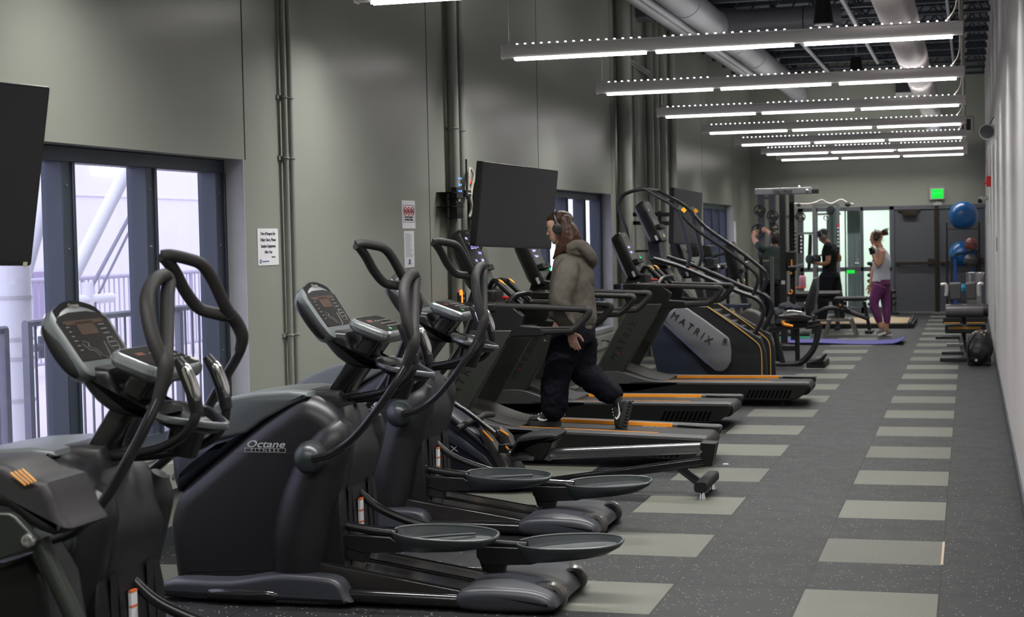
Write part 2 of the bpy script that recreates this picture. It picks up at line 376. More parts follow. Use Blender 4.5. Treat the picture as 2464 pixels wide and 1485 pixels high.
# ---------------------------------------------------------------- outside the windows
out_m = mat('outside_wall_paint', (0.74, 0.71, 0.79), 0.8, noise=0.03, nscale=0.6)
outf_m = mat('outside_concrete', (0.62, 0.56, 0.56), 0.8, noise=0.06, nscale=2)
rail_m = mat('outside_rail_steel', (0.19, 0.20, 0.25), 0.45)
struct('exterior_ground', MB().bb(-15.5, XL-0.23, -6, 45, -0.3, -0.05), outf_m)
w = MB().bb(-15.4, -15.1, -4, 45, -0.3, 9)
g = P(300, 475, X=-15.1)
for dz in (0, 1.5, -1.5): w.bb(-15.11, -15.07, -4, 45, g.z+dz, g.z+dz+0.03)
w.bb(-15.11, -15.06, -4, 45, -0.3, 0.95)
struct('exterior_wall', w, out_m)
a, b = P(225, 391, X=-15.05), P(285, 425, X=-15.05)
struct('exterior_window', MB().bb(-15.09, -15.03, a.y, b.y, b.z, b.z+1.1), mat('bright_pane', (0.85, 0.88, 1), 0.2, emit=(0.9, 0.93, 1), estr=1.6))
struct('exterior_door', MB().bb(-15.10, -15.04, *(P(80, 700, X=-15.05).y+k for k in (0, 1.1)), 0, P(80, 655, X=-15.05).z), mat('lilac_door', (0.33, 0.28, 0.42), 0.6))
def railing(x, y0, y1, z1, posts, step, label, m, rr=0.022, zb=0.12, grp='railings outside the windows'):
    t = thing('guard_railing', label, 'railing', (x, (y0+y1)/2, -0.05), grp)
    put('top_rail', MB().tube([(x, y0, z1), (x, y1, z1)], rr, 10, 1), m, t)
    put('bottom_rail', MB().tube([(x, y0, zb), (x, y1, zb)], rr*0.7, 8, 1), m, t)
    for y in posts: put('post', MB().bb(x-0.022, x+0.022, y-0.022, y+0.022, -0.05, z1), m, t)
    y = y0+step; k = 0
    while y < y1:
        put('baluster', MB().tube([(x, y, zb), (x, y, z1)], rr*0.36, 6, 1), m, t); y += step
    return t
X0 = -5.3
yb = P(60, 780, X=X0).y; yc = P(15, 780, X=X0).y; zr = P(300, 755, X=X0).z
railing(X0, yb, yb+3.6, zr, [yb+0.02, yb+1.9], 0.105, 'grey steel railing with thin balusters outside the nearest window', rail_m)
railing(X0, yc-2.2, yc-0.01, zr-0.02, [yc-0.03], 0.105, 'short end of grey steel railing at the far left outside', rail_m)
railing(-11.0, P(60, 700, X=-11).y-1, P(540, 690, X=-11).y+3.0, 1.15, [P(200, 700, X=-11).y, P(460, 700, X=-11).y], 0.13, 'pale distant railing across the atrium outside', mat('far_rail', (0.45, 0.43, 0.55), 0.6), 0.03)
# big white column with bands and clamps
pm = mat('white_column_paint', (0.70, 0.70, 0.76), 0.5)
c = P(36, 860, X=-6.6)
t = thing('support_column', 'thick white round column with strap bands outside the nearest window', 'column', (c.x, c.y, -0.05))
put('shaft', MB().cyl((c.x, c.y, -0.05), (c.x, c.y, 4.5), 0.13, n=28), pm, t)
for yy in (815, 862, 962, 715):
    z = P(60, yy, Y=c.y).z; put('band', MB().cyl((c.x, c.y, z-0.012), (c.x, c.y, z+0.012), 0.137, n=28), mat('band_grey', (0.5, 0.5, 0.52), 0.4), t)
z = P(60, 845, Y=c.y).z
put('pipe_clamp', MB().cyl((c.x, c.y, z), (c.x+0.1, c.y+0.42, z+0.02), 0.03).cyl((c.x+0.06, c.y+0.27, z-0.07), (c.x+0.06, c.y+0.27, z+0.09), 0.035), rail_m, t)
def brace(name, a, b, r, label, m, x=-7.5, lo=None):
    A, B = P(*a, X=x), P(*b, X=x); D = (B-A); B = B+D*0.5; A = A-D*((A.z+0.05)/D.z if lo is None else lo)
    return tag(put(name, MB().tube([A, B], r, 12, 1), m), label, 'brace', 'braces outside the nearest window')
brace('diagonal_brace', (190, 635), (312, 395), 0.065, 'thick white diagonal pipe brace rising to the right outside', pm)
brace('diagonal_brace', (58, 660), (110, 470), 0.06, 'white diagonal brace leaning beside the round column outside', pm, -7.0)
brace('diagonal_brace', (200, 728), (312, 520), 0.024, 'thin grey diagonal rod below the thick white brace', rail_m, -10, 0.0)
brace('diagonal_brace', (238, 706), (312, 555), 0.016, 'thinnest grey diagonal rod outside, lowest of the three', rail_m, -10, 0.0)
c = P(222, 720, X=-10)
t = thing('pipe_rack', 'small hazy pipe fitting standing by the far railing outside', 'pipe', (c.x, c.y, -0.05))
put('stand', MB().cyl((c.x, c.y, -0.05), (c.x, c.y, c.z), 0.05).bb(c.x-0.2, c.x+0.2, c.y-0.3, c.y+0.3, -0.05, 0.0), rail_m, t)
put('cross_pipe', MB().cyl((c.x, c.y-0.4, c.z), (c.x, c.y+0.45, c.z), 0.06).cyl((c.x, c.y-0.1, c.z-0.1), (c.x, c.y-0.1, c.z+0.2), 0.07), pm, t)

# ---------------------------------------------------------------- ceiling: joists, ducts, speakers
def joist(y):
    t = thing('roof_joist', 'dark open-web steel roof joist spanning the room under the deck', 'joist', (-1.9, y, 4.34), 'roof joists')
    put('top_chord', MB().bb(XL, XR, y-0.05, y+0.05, 4.73, 4.79), joist_m, t)
    put('bottom_chord', MB().bb(XL, XR, y-0.045, y+0.045, 4.34, 4.385), joist_m, t)
    w = MB(); x = XL; k = 0
    while x < XR-0.1:
        a, b = (4.38, 4.74) if k % 2 == 0 else (4.74, 4.38); w.tube([(x, y, a), (min(x+0.27, XR), y, b)], 0.013, 5, 1); x += 0.27; k += 1
    put('web', w, joist_m, t); return t
J = joist(14.2)
ORD = ['', 'second', 'third', 'fourth', 'fifth', 'sixth', 'seventh', 'eighth', 'ninth', 'tenth', 'eleventh', 'twelfth', 'thirteenth', 'fourteenth', 'fifteenth', 'sixteenth']
J['label'] = 'dark open-web steel roof joist, nearest of the row under the deck'
for i in range(1, 16): dup(J, (-1.9, 14.2+i*1.1, 4.34), 'dark open-web steel roof joist, %s of the row counted from the nearest' % ORD[i])
def rod_h(x, y0, y1, z, label, r=0.02):
    return tag(put('conduit_pipe', MB().tube([(x, y0, z), (x, y1, z)], r, 8, 1), duct_m), label, 'pipe')
rod_h(-1.45, 14, 27.5, 4.31, 'pale conduit running along under the roof joists behind the black speakers', 0.03)
rod_h(-2.35, 22, 30.5, 4.31, 'pale conduit under the joists nearer the left duct', 0.03)
rod_h(-0.25, 14, 30.5, 4.31, 'pale conduit under the joists right of the ribbed duct', 0.02)
dx, dz = -3.08, 4.17
t = thing('round_duct', 'smooth grey round air duct along the left wall under the ceiling, with a side branch', 'duct', (dx, 16, dz))
put('duct_run', MB().cyl((dx, 1, dz), (dx, 30.25, dz), 0.18, n=32), duct_m, t)
for y in range(4, 31, 2): put('coupling', MB().cyl((dx, y+0.2, dz), (dx, y+0.32, dz), 0.187, n=32), duct_m, t)
put('duct_elbow', MB().tube([(dx, 30.2, dz), (dx, 30.45, dz-0.02), (dx, 30.62, dz-0.12)], 0.185, 24, 5), duct_m, t)
put('branch', MB().tube([(dx+0.02, 20.6, dz+0.02), (dx+0.35, 20.75, dz+0.03), (dx+0.7, 20.8, dz+0.05), (-1.55, 20.9, dz+0.07)], [0.22, 0.19, 0.175, 0.175], 28, 6), mat('duct_dark', (0.13, 0.13, 0.15), 0.45), t)
for x in (-2.4, -2.0): put('hanger_strap', MB().torus((x, 20.85, dz+0.05), 0.18, 0.008, (1, 0, 0)).cyl((x, 20.85, dz+0.22), (x, 20.85, 4.4), 0.006), joist_m, t)
t = tag(put('wall_pipe', MB().cyl((-3.42, 1, 4.10), (-3.42, 27, 4.10), 0.095, n=24).cyl((-3.26, 1, 4.02), (-3.26, 27, 4.02), 0.045, n=16), duct_m), 'pale pipe and slim conduit beside the smooth duct along the left wall', 'pipe')
# ribbed duct on the right
dx, dz = -0.62, 3.52
t = thing('spiral_duct', 'ribbed spiral air duct hanging above the right side of the lamps', 'duct', (dx, 18, dz))
prof = []; y = 2.0
while y < 19.5: prof += [(0.158, y), (0.172, y+0.03), (0.172, y+0.06)]; y += 0.10
put('ribbed_run', MB().lathe(prof, (dx, 0, dz), (0, 1, 0), 36), spiral_m, t, ang=60)
put('smooth_run', MB().lathe([(0.165, 19.5), (0.165, 24.0), (0.178, 24.0), (0.178, 24.12), (0.16, 24.12), (0.155, 27.5), (0.165, 27.5), (0.165, 27.6), (0.145, 27.6), (0.145, 30.1)], (dx, 0, dz), (0, 1, 0), 36), spiral_m, t)
put('end_elbow', MB().tube([(dx, 30.05, dz), (dx, 30.35, dz-0.03), (dx, 30.5, dz-0.16)], 0.15, 24, 5), duct_m, t)
for (x, y, r), l in zip([(*P(1981, 30, Z=3.92)[:2], 0.105), (*P(2060, 160, Z=3.92)[:2], 0.10)], ['larger black pendant speaker nearest under the ceiling joists', 'smaller black pendant speaker deeper in under the ceiling joists']):
    t = thing('pendant_speaker', l, 'speaker', (x, y, 3.8), 'pendant speakers')
    put('cone_body', MB().lathe([(0.01, 4.06), (r*0.72, 4.05), (r*0.80, 4.0), (r*1.04, 3.80), (r*0.98, 3.795)], (x, y, 0), (0, 0, 1)), matte_m, t)
    put('grille', MB().cyl((x, y, 3.785), (x, y, 3.797), r*0.95, n=24), mat('speaker_grille', (0.3, 0.3, 0.3), 0.6), t)
    put('hanger_rod', MB().cyl((x, y, 4.05), (x, y, 4.36), 0.012, n=8), duct_m, t)
# linear pendant fixtures
def lamp(y, label):
    t = thing('linear_pendant_lamp', label, 'lamp', (LAMP_X0, y, LAMP_Z), 'ceiling strip lamps')
    prof = [(math.cos(math.radians(a))*0.042, math.sin(math.radians(a))*0.055) for a in range(-55, 236, 15)]
    put('housing', MB().loft([[Vector((x, y+u, LAMP_Z+v)) for u, v in prof] for x in (LAMP_X0, LAMP_X1)]), lamp_m, t)
    cap = MB()
    for x, s in ((LAMP_X0, -1), (LAMP_X1, 1)): cap.bb(x, x+s*0.006, y-0.045, y+0.045, LAMP_Z-0.052, LAMP_Z+0.056)
    put('end_cap', cap, lamp_m, t)
    for a, b in SEG: put('diffuser', MB().bb(a, b, y-0.027, y-0.0215, LAMP_Z-0.066, LAMP_Z-0.050).bb(a, b, y+0.0215, y+0.027, LAMP_Z-0.066, LAMP_Z-0.046).bb(a, b, y-0.027, y+0.027, LAMP_Z-0.056, LAMP_Z-0.046), strip_m, t)
    put('led_tray', MB().bb(LAMP_X0+0.03, LAMP_X1-0.03, y-0.02, y+0.02, LAMP_Z+0.048, LAMP_Z+0.059), lamp_m, t)
    x = LAMP_X0+0.12; led = None
    while x < LAMP_X1-0.08:
        if all(abs(x-s) > 0.07 for s in (LAMP_X0+1.2, LAMP_X0+2.34)): 
            if led is None: led = led0 = put('led', MB().box((x, y, LAMP_Z+0.064), (0.014, 0.020, 0.010)), led_m, t); lx = x
            else: led = led0.copy(); COL.objects.link(led); led.location = (x-lx, 0, 0)
        x += 0.066
    put('suspension_cable', MB().tube([(LAMP_X1-0.02, y, LAMP_Z+0.06), (LAMP_X1-0.02, y, 4.86)], 0.005, 5, 1), conduit_m, t)
    put('suspension_cable', MB().tube([(LAMP_X0+0.05, y, LAMP_Z+0.06), (LAMP_X0+0.05, y, 4.86)], 0.0025, 5, 1), conduit_m, t)
    put('ceiling_canopy', MB().cyl((LAMP_X1-0.02, y, 4.70), (LAMP_X1-0.02, y, 4.90), 0.03).cyl((LAMP_X0+0.05, y, 4.70), (LAMP_X0+0.05, y, 4.90), 0.03), lamp_m, t)
    put('power_cord', MB().tube([(LAMP_X1-0.12, y+0.01, LAMP_Z+0.06), (LAMP_X1-0.05, y+0.01, LAMP_Z+0.16), (LAMP_X1-0.035, y+0.012, LAMP_Z+0.35), (LAMP_X1-0.04, y+0.012, 3.9), (LAMP_X1-0.01, y+0.012, 4.34)], 0.006, 6, 5), mat('cord_cream', (0.45, 0.42, 0.36), 0.5), t)
    return t
names = ['behind the viewer', 'behind the viewer', 'over the nearest ellipticals', 'grey ceiling strip lamp whose lit edge is cut by the top of the view', 'nearest full ceiling strip lamp, highest in view', 'second full ceiling strip lamp from the top of the view',
         'third full ceiling strip lamp from the top of the view', 'fourth full ceiling strip lamp from the top of the view', 'fifth full ceiling strip lamp from the top of the view', 'sixth full ceiling strip lamp, just above the lowest', 'farthest and lowest of the ceiling strip lamps']
L0 = lamp(LAMP_Y[4], names[4])
for i in (3, 5, 6, 7, 8, 9, 10):
    o = dup(L0, (LAMP_XS[i], LAMP_Y[i], LAMP_ZS[i]), names[i]); o.scale.x = (LAMP_X1-LAMP_XS[i])/(LAMP_X1-LAMP_X0)

# ---------------------------------------------------------------- wall fittings
def pipes(spec, label, z0=0.0, z1=4.5, clips=(), grp='conduits on the left wall'):
    t = thing('wall_conduit', label, 'conduit', (XL+0.03, spec[0][0], z0), grp)
    for y, r in spec:
        put('pipe', MB().cyl((XL+0.012+r, y, z0), (XL+0.012+r, y, z1), r, n=14), conduit_m, t)
    for z in clips:
        c = MB()
        for y, r in spec: c.torus((XL+0.012+r, y, z), r+0.002, 0.005, (0, 0, 1), n=16, m=6)
        c.bb(XL, XL+0.012, spec[0][0]-0.05, spec[-1][0]+0.05, z-0.012, z+0.012); put('clip', c, conduit_m, t)
    return t
yA, yB = P(677, 430, X=XL).y, P(691, 430, X=XL).y
pipes([(yA, 0.019), (yB, 0.019)], 'pair of slim painted conduits beside the sanitize notice', clips=(P(680, 236, X=XL).z, P(688, 382, X=XL).z, P(690, 806, X=XL).z))
ys = [P(x, 300, X=XL).y for x in (1074, 1086, 1092, 1099)]
pipes([(ys[0], 0.045), (ys[1], 0.018), (ys[2], 0.014), (ys[3], 0.03)], 'bundle of four painted conduits left of the middle television', clips=(P(1085, 312, X=XL).z,))
for xs, rs, l in (((1482,), (0.085,), 'single thick dark-shaded pipe just past the middle window'), ((1508, 1519, 1526), (0.03, 0.03, 0.02), 'trio of thin conduits running up past the middle window'),
                  ((1552, 1566, 1577), (0.05, 0.05, 0.07), 'group of three thick pipes behind the stair climber rails'), ((1594, 1608, 1614), (0.02, 0.05, 0.03), 'last group of pipes left of the far television')):
    pipes([(P(x, 300, X=XL).y, r) for x, r in zip(xs, rs)], l, clips=(1.1, 3.3))
tag(put('cable_tray', MB().bar(P(1500, 136, X=-3.93), P(1560, 175, X=-3.93), 0.05, 0.03).bar(P(1500, 142, X=-3.93), P(1560, 181, X=-3.93), 0.02, 0.02), conduit_m), 'short horizontal wall bracket crossing the pipe trio high up', 'bracket')
for a, l in (((1545, 20), 'dark junction box high on the wall behind the ducts'), ((1612, 45), 'second dark junction box high on the wall behind the ducts, further in')):
    c = P(*a, X=-3.9); tag(put('junction_box', MB().box(c, (0.2, 0.5, 0.28)), mat('box_dark', (0.06, 0.06, 0.07), 0.6), bevel=0.01), l, 'box')
def sheet(name, tl, br, label, x=XL+0.003, th=0.002):
    a, b = P(*tl, X=XL), P(*br, X=XL)
    t = thing(name, label, 'notice', (x, (a.y+b.y)/2, b.z)); put('paper', MB().bb(x-th, x, a.y, b.y, b.z, a.z), paper_m, t); return t, a, b, x
UY, UZ = (0, 1, 0), (0, 0, 1)
t, a, b, x = sheet('wall_notice', (618, 550), (670, 637), 'white notice asking users to sanitize equipment, beside the thin conduits')
cy = (a.y+b.y)/2; h = a.z-b.z
for i, (s, k) in enumerate((('Out of Respect for', .86), ('Other Users, Please', .69), ('Sanitize Equipment', .52), ('After Use', .36))):
    text('lettering', s, 0.027, (x, cy, b.z+h*k), UY, UZ, ink_m, t)
text('small_lettering', 'Thank You', 0.012, (x, cy+0.07, b.z+h*0.22), UY, UZ, ink_m, t)
text('logo_lettering', 'Community Center', 0.012, (x, cy-0.04, b.z+h*0.11), UY, UZ, blueink_m, t)
put('logo_mark', MB().torus((x, a.y+0.035, b.z+h*0.11), 0.010, 0.003, (1, 0, 0), 16, 5), blueink_m, t)
t, a, b, x = sheet('wall_notice', (966, 482), (999, 550), 'white no photography notice with three red prohibition circles')
cy = (a.y+b.y)/2; h = a.z-b.z; q = MB(); W_ = b.y-a.y
for (y0, y1, z0, z1) in ((a.y+.02, b.y-.02, b.z+h*.82, b.z+h*.835), (a.y+.02, b.y-.02, b.z+h*.22, b.z+h*.235), (a.y+.02, a.y+.024, b.z+h*.22, b.z+h*.83), (b.y-.024, b.y-.02, b.z+h*.22, b.z+h*.83)): q.bb(x, x+.001, y0, y1, z0, z1)
put('border', q, ink_m, t); q = MB(); q2 = MB()
for k in (-1, 0, 1):
    c = Vector((x+0.001, cy+k*W_*0.27, b.z+h*0.62)); q.torus(c, W_*0.105, 0.0035, (1, 0, 0), 18, 5); s = W_*0.075
    q.bar(c+Vector((0, -s, s)), c+Vector((0, s, -s)), 0.003, 0.006, (1, 0, 0)); q2.box(c-Vector((0.0005, 0, 0)), (0.001, s*1.1, s*1.1))
put('prohibition_circle', q, redink_m, t); put('pictogram', q2, ink_m, t)
text('lettering', 'NO PHOTOGRAPHY', 0.020, (x, cy, b.z+h*0.40), UY, UZ, ink_m, t); text('lettering', 'NO VIDEO RECORDING', 0.020, (x, cy, b.z+h*0.31), UY, UZ, ink_m, t, sx=0.85)
t, a, b, x = sheet('wall_notice', (971, 556), (997, 643), 'long white text notice hanging under the no photography notice')
cy = (a.y+b.y)/2; h = a.z-b.z; W_ = b.y-a.y; q = MB()
for i in range(20):
    k = .92-.033*i; l = (0.4 if i == 0 else random.uniform(0.5, 0.8)); q.bb(x, x+.0006, a.y+W_*.12, a.y+W_*(.12+l), b.z+h*k, b.z+h*k+.0035)
put('text_lines', q, mat('grey_ink', (0.3, 0.3, 0.32), 0.7), t)
put('logo_mark', MB().torus((x, cy, b.z+h*0.17), 0.013, 0.005, (1, 0, 0), 14, 5).bb(x, x+.001, cy-.04, cy+.04, b.z+h*.09, b.z+h*.11), blueink_m, t)
# televisions on swing arms
def tv(tl, tr, br, bl, arm, label, th=0.05, logo=None):
    tl, tr, br, bl = map(Vector, (tl, tr, br, bl)); u = (tr-tl).normalized(); v = (tl-bl).normalized(); n = u.cross(v).normalized()
    if n.x < 0: n = -n
    c = (tl+tr+br+bl)/4; t = thing('wall_television', label, 'television', (c.x, c.y, c.z), 'wall televisions')
    W_, H_ = (tr-tl).length/2, (tl-bl).length/2
    f = lambda a, b, d: c+u*a+v*b+n*d
    put('casing', MB().prism(rrect(W_*2, H_*2, 0.012), lambda a, b: f(a, b, -th), lambda a, b: f(a, b, 0)), black_m, t, bevel=0.003)
    put('screen', MB().prism(rrect(W_*2-0.022, H_*2-0.03, 0.004), lambda a, b: f(a, b+0.003, 0), lambda a, b: f(a, b+0.003, 0.0015)), tvscreen_m, t)
    put('rear_housing', MB().prism(rrect(W_*1.1, H_*1.0, 0.03), lambda a, b: f(a, b-0.05, -th-0.04), lambda a, b: f(a, b-0.05, -th)), black_m, t)
    if logo: put('corner_label', MB().prism(rrect(0.02, 0.02, 0.002), lambda a, b: f(a+W_-0.03, b-H_+0.006, 0.0015), lambda a, b: f(a+W_-0.03, b-H_+0.006, 0.002)), mat('label_cream', (0.5, 0.48, 0.35), 0.6), t)
    if arm is not None:
        A = Vector(arm); k = f(-0.05, -0.02, -th-0.04); mid = (A+k)/2+Vector((0.08, 0.18, 0)); k2 = MB()
        k2.bb(XL, XL+0.03, A.y-0.05, A.y+0.05, A.z-0.22, A.z+0.2); put('wall_plate', k2, matte_m, t)
        k2 = MB()
        for dz_ in (-0.05, 0.05): k2.bar(A+Vector((0.02, 0, dz_)), mid+Vector((0, 0, dz_)), 0.03, 0.045).bar(mid+Vector((0, 0, dz_)), k+Vector((0, 0, dz_)), 0.03, 0.045)
        k2.cyl(mid-Vector((0, 0, .09)), mid+Vector((0, 0, .09)), 0.022); k2.prism(rrect(0.3, 0.3, 0.02), lambda a, b: f(a-0.05, b-0.02, -th-0.055), lambda a, b: f(a-0.05, b-0.02, -th-0.035))
        put('swing_arm', k2, matte_m, t)
    return t
tv((-3.266, 10.84, 2.093), (-2.995, 11.92, 2.054), (-3.069, 11.92, 1.462), (-3.340, 10.86, 1.50), (XL+0.03, 12.75, 1.80), 'large dark television on an arm behind the walking woman')
tv((-3.089, 17.42, 2.062), (-2.958, 18.52, 2.023), (-2.978, 18.5, 1.416), (-3.109, 17.4, 1.455), (XL+0.03, 18.9, 1.75), 'farthest wall television, behind the stair climber rails')
a = P(121, 209, Y=5.6); b = P(75, 640, Y=5.58); ux = Vector((-0.40, -1.03, 0.03)).normalized()*1.2
tv(a+ux, a, b, b+ux, (XL+0.03, 4.7, 1.9), 'black television cut off by the left edge, over the nearest window', logo=1)
# gear around the middle television
c = P(1100, 400, X=XL)
t = thing('power_strip', 'cream power strip with a red switch and looped cord above the black boxes', 'power strip', (XL+0.03, c.y, c.z))
y, z = P(1104, 440, X=XL).y, P(1104, 440, X=XL).z
put('strip_body', MB().bb(XL+0.05, XL+0.09, y-0.022, y+0.022, z-0.10, z+0.08), mat('cream_plastic', (0.45, 0.42, 0.36), 0.5), t, bevel=0.006)
put('switch', MB().bb(XL+0.09, XL+0.096, y-0.014, y+0.014, z-0.01, z+0.02), mat('red_lit_switch', (0.8, 0.03, 0.02), 0.4, emit=(1, 0.05, 0.02), estr=1.2), t)
put('looped_cord', MB().tube([(XL+0.08, y-0.05, z-0.12), (XL+0.1, y-0.055, z+0.0), (XL+0.1, y-0.03, z+0.10), (XL+0.1, y+0.02, z+0.11), (XL+0.11, y+0.06, z+0.06), (XL+0.1, y+0.04, z-0.03), (XL+0.1, y, z-0.12), (XL+0.1, y+0.02, z-0.22), (XL+0.09, y-0.02, z-0.28)], 0.012, 8, 5), MATS['cream_plastic'], t)
for (x0, y0, x1, y1), l, m_ in (((1088, 450, 1105, 479), 'small black network box with blue lights under the cream power strip', 1), ((1089, 484, 1105, 526), 'plain black box strapped to the conduits under the network box', 0), ((1112, 457, 1125, 474), 'small black adapter with a white label right of the network box', 2)):
    a, b = P(x0, y0, X=XL+.1), P(x1, y1, X=XL+.1)
    t = thing('media_box', l, 'electronics', (XL+0.06, (a.y+b.y)/2, b.z), 'electronics by the middle television')
    put('case', MB().bb(XL+0.085, XL+0.135, a.y, b.y, b.z, a.z), black_m, t, bevel=0.006)
    if m_ == 1:
        q = MB()
        for i in range(2):
            for j in range(3): q.box((XL+0.137, (a.y+b.y)/2+(i-.5)*0.05, b.z+0.06+j*0.05), (0.004, 0.02, 0.015))
        put('blue_light', q, mat('blue_led', (0.1, 0.3, 0.9), 0.4, emit=(0.15, 0.4, 1), estr=0.8), t)
    elif m_ == 2: put('label', MB().bb(XL+0.135, XL+0.137, a.y+0.04, b.y-0.02, b.z+0.03, a.z-0.03), paper_m, t)
    else: put('strap', MB().bb(XL, XL+0.14, a.y-0.1, b.y+0.02, b.z+0.09, b.z+0.096).bb(XL, XL+0.14, a.y-0.1, b.y+0.02, b.z+0.2, b.z+0.206), matte_m, t)
    put('cable', MB().tube([(XL+0.06, b.y-0.03, b.z+0.03), (XL+0.05, b.y-0.02, b.z+0.01), (XL+0.02, b.y-0.04, b.z+0.0)], 0.006, 6, 5), black_m, t)
c = P(1094, 420, X=XL); tag(put('antenna_rod', MB().cyl((XL+0.1, c.y, c.z-0.2), (XL+0.1, c.y, c.z+0.12), 0.008, n=8), matte_m), 'thin black antenna rod standing over the network box', 'antenna')
c = P(1132, 480, X=XL)
t = thing('television_bracket', 'black spare wall bracket between the black boxes and the television', 'bracket', (XL+0.04, c.y, c.z))
z0, z1 = P(1132, 530, X=XL).z, P(1132, 440, X=XL).z
put('upright', MB().bb(XL, XL+0.06, c.y-0.03, c.y+0.03, z0, z1), matte_m, t, bevel=0.01)
put('clamp', MB().box((XL+0.09, c.y+0.02, z0+0.09), (0.12, 0.2, 0.12)).box((XL+0.07, c.y+0.04, z1-0.1), (0.05, 0.08, 0.05)), matte_m, t, bevel=0.01)
put('dangling_cable', MB().tube([(XL+0.1, c.y, z0+0.05), (XL+0.1, c.y-0.03, z0-0.08), (XL+0.08, c.y+0.04, z0-0.2), (XL+0.05, c.y+0.02, z0-0.35)], 0.007, 6, 5), black_m, t)
a, b = P(1089, 705, X=XL), P(1104, 740, X=XL)
t = thing('electrical_box', 'grey metal box on the conduits with an orange numeral display', 'box', (XL+0.04, (a.y+b.y)/2, b.z))
put('housing', MB().bb(XL, XL+0.09, a.y-0.02, b.y, b.z, a.z), conduit_m, t, bevel=0.004)
a2, b2 = P(1100, 704, X=XL+.09), P(1118, 737, X=XL+.09)
put('display', MB().bb(XL+0.09, XL+0.10, a2.y, b2.y+0.02, b2.z, a2.z), gloss_m, t)
cy, cz = (a2.y+b2.y)/2, (a2.z+b2.z)/2; k = mat('orange_digits', (1, 0.15, 0.02), 0.5, emit=(1, 0.16, 0.02), estr=2.2)
q = MB().bb(XL+0.10, XL+0.103, cy-0.015, cy+0.012, cz-0.07, cz+0.07).bb(XL+0.10, XL+0.103, cy-0.06, cy+0.0, cz+0.035, cz+0.075).bb(XL+0.10, XL+0.103, cy-0.05, cy-0.03, cz-0.07, cz-0.055)
put('numeral', q, k, t); put('side_text', MB().bb(XL+0.10, XL+0.102, cy+0.03, cy+0.06, cz+0.04, cz+0.055).bb(XL+0.10, XL+0.102, cy+0.03, cy+0.06, cz-0.0, cz+0.012), mat('dim_text', (0.25, 0.25, 0.25), .6), t)
a, b = P(1104, 612, X=XL), P(1127, 692, X=XL)
t = thing('clipboard', 'black framed paper hanging on the wall above the orange numeral box', 'clipboard', (XL+0.02, (a.y+b.y)/2, b.z))
put('frame', MB().bb(XL, XL+0.02, a.y, b.y, b.z, a.z), matte_m, t); put('sheet', MB().bb(XL+0.02, XL+0.022, a.y+0.03, b.y-0.02, b.z+0.03, a.z-0.03), paper_m, t)
c = P(1480, 690, X=XL)
tag(put('wall_hook', MB().bb(XL, XL+0.08, c.y-0.08, c.y+0.08, c.z-0.03, c.z+0.03).bb(XL+0.06, XL+0.1, c.y-0.1, c.y+0.1, c.z-0.05, c.z-0.02), matte_m, bevel=0.005), 'small black wall hook past the middle window', 'hook')

# ---------------------------------------------------------------- far wall: glazed screen, doors, fittings
fd = mat('door_grey', (0.085, 0.088, 0.10), 0.45); ff = mat('screen_frame_grey', (0.10, 0.105, 0.12), 0.45)
def FX(px): return P(px, 600, Y=YF).x
fr = MB(); y0, y1 = YF-0.03, YF+0.06
fr.bb(FX0, FX1, y0, y1, FZ-0.07, FZ+0.005)
for a, b in ((1921, 1934), (2071, 2078), (2141, 2152)): fr.bb(FX(a), FX(b), y0, y1, 0, FZ)
zr = P(2100, 646, Y=YF).z; fr.bb(FX(1925), FX(2146), y0, y1, zr-0.05, zr+0.03); fr.bb(FX(1925), FX(2146), y0, y1, 0, 0.12)
fr.bb(FX(2033), FX(2036), y0, y1, 0, FZ).bb(FX(1957), FX(1968), y0, y1, 0, FZ)
f = struct('window_4', fr, ff, bevel=0.003); put('window_pane', MB().bb(FX0, FX(2146), YF+0.01, YF+0.016, 0.05, FZ-0.03), glass_m, f)
put('door_pull', MB().cyl((FX(2064), YF-0.06, zr+0.12), (FX(2064), YF-0.06, zr+0.2), 0.012).cyl((FX(2057), YF-0.06, zr+0.1), (FX(2066), YF-0.06, zr+0.1), 0.012), chrome_m, f)
xa, xm0, xm1 = FX(2152), FX(2250), FX(2259)
bronze = mat('dark_bronze', (0.035, 0.027, 0.018), 0.4, metal=0.4)
for k, (a, b, l) in enumerate(((xa, xm0, 1), (xm1, XR-0.02, 2))):
    d = struct('door_%d' % k if k else 'door_0', MB().bb(a+0.004, b-0.004, YF-0.01, YF+0.04, 0.03, FZ-0.08), fd, bevel=0.003)
    z = P(2200, 633, Y=YF).z
    put('push_bar', MB().bb(a+0.03, b-0.04, YF-0.075, YF-0.04, z-0.025, z+0.025).bb(a+0.03, a+0.1, YF-0.07, YF-0.01, z-0.035, z+0.03).bb(b-0.13, b-0.02, YF-0.08, YF-0.01, z-0.035, z+0.08), bronze, d, bevel=0.005)
    if not k: put('door_closer', MB().bb(P(2172, 515, Y=YF).x, P(2208, 515, Y=YF).x, YF-0.09, YF-0.01, FZ-0.19, FZ-0.11).bb(P(2160, 515, Y=YF).x, P(2215, 515, Y=YF).x, YF-0.04, YF-0.01, FZ-0.11, FZ-0.08), bronze, d, bevel=0.006)
trim(MB().bb(xm0, xm1, YF-0.04, YF+0.05, 0, FZ-0.02), bronze)
trim(MB().bb(xa, XR, YF-0.05, YF+0.06, 0, 0.02), steel_m)
trim(MB().bb(xa-0.03, XR, YF-0.01, YF+0.06, 0.0, 0.03), steel_m)
trim(MB().bb(xa, XR, YF+0.05, YF+0.2, 0.0, FZ), fd)
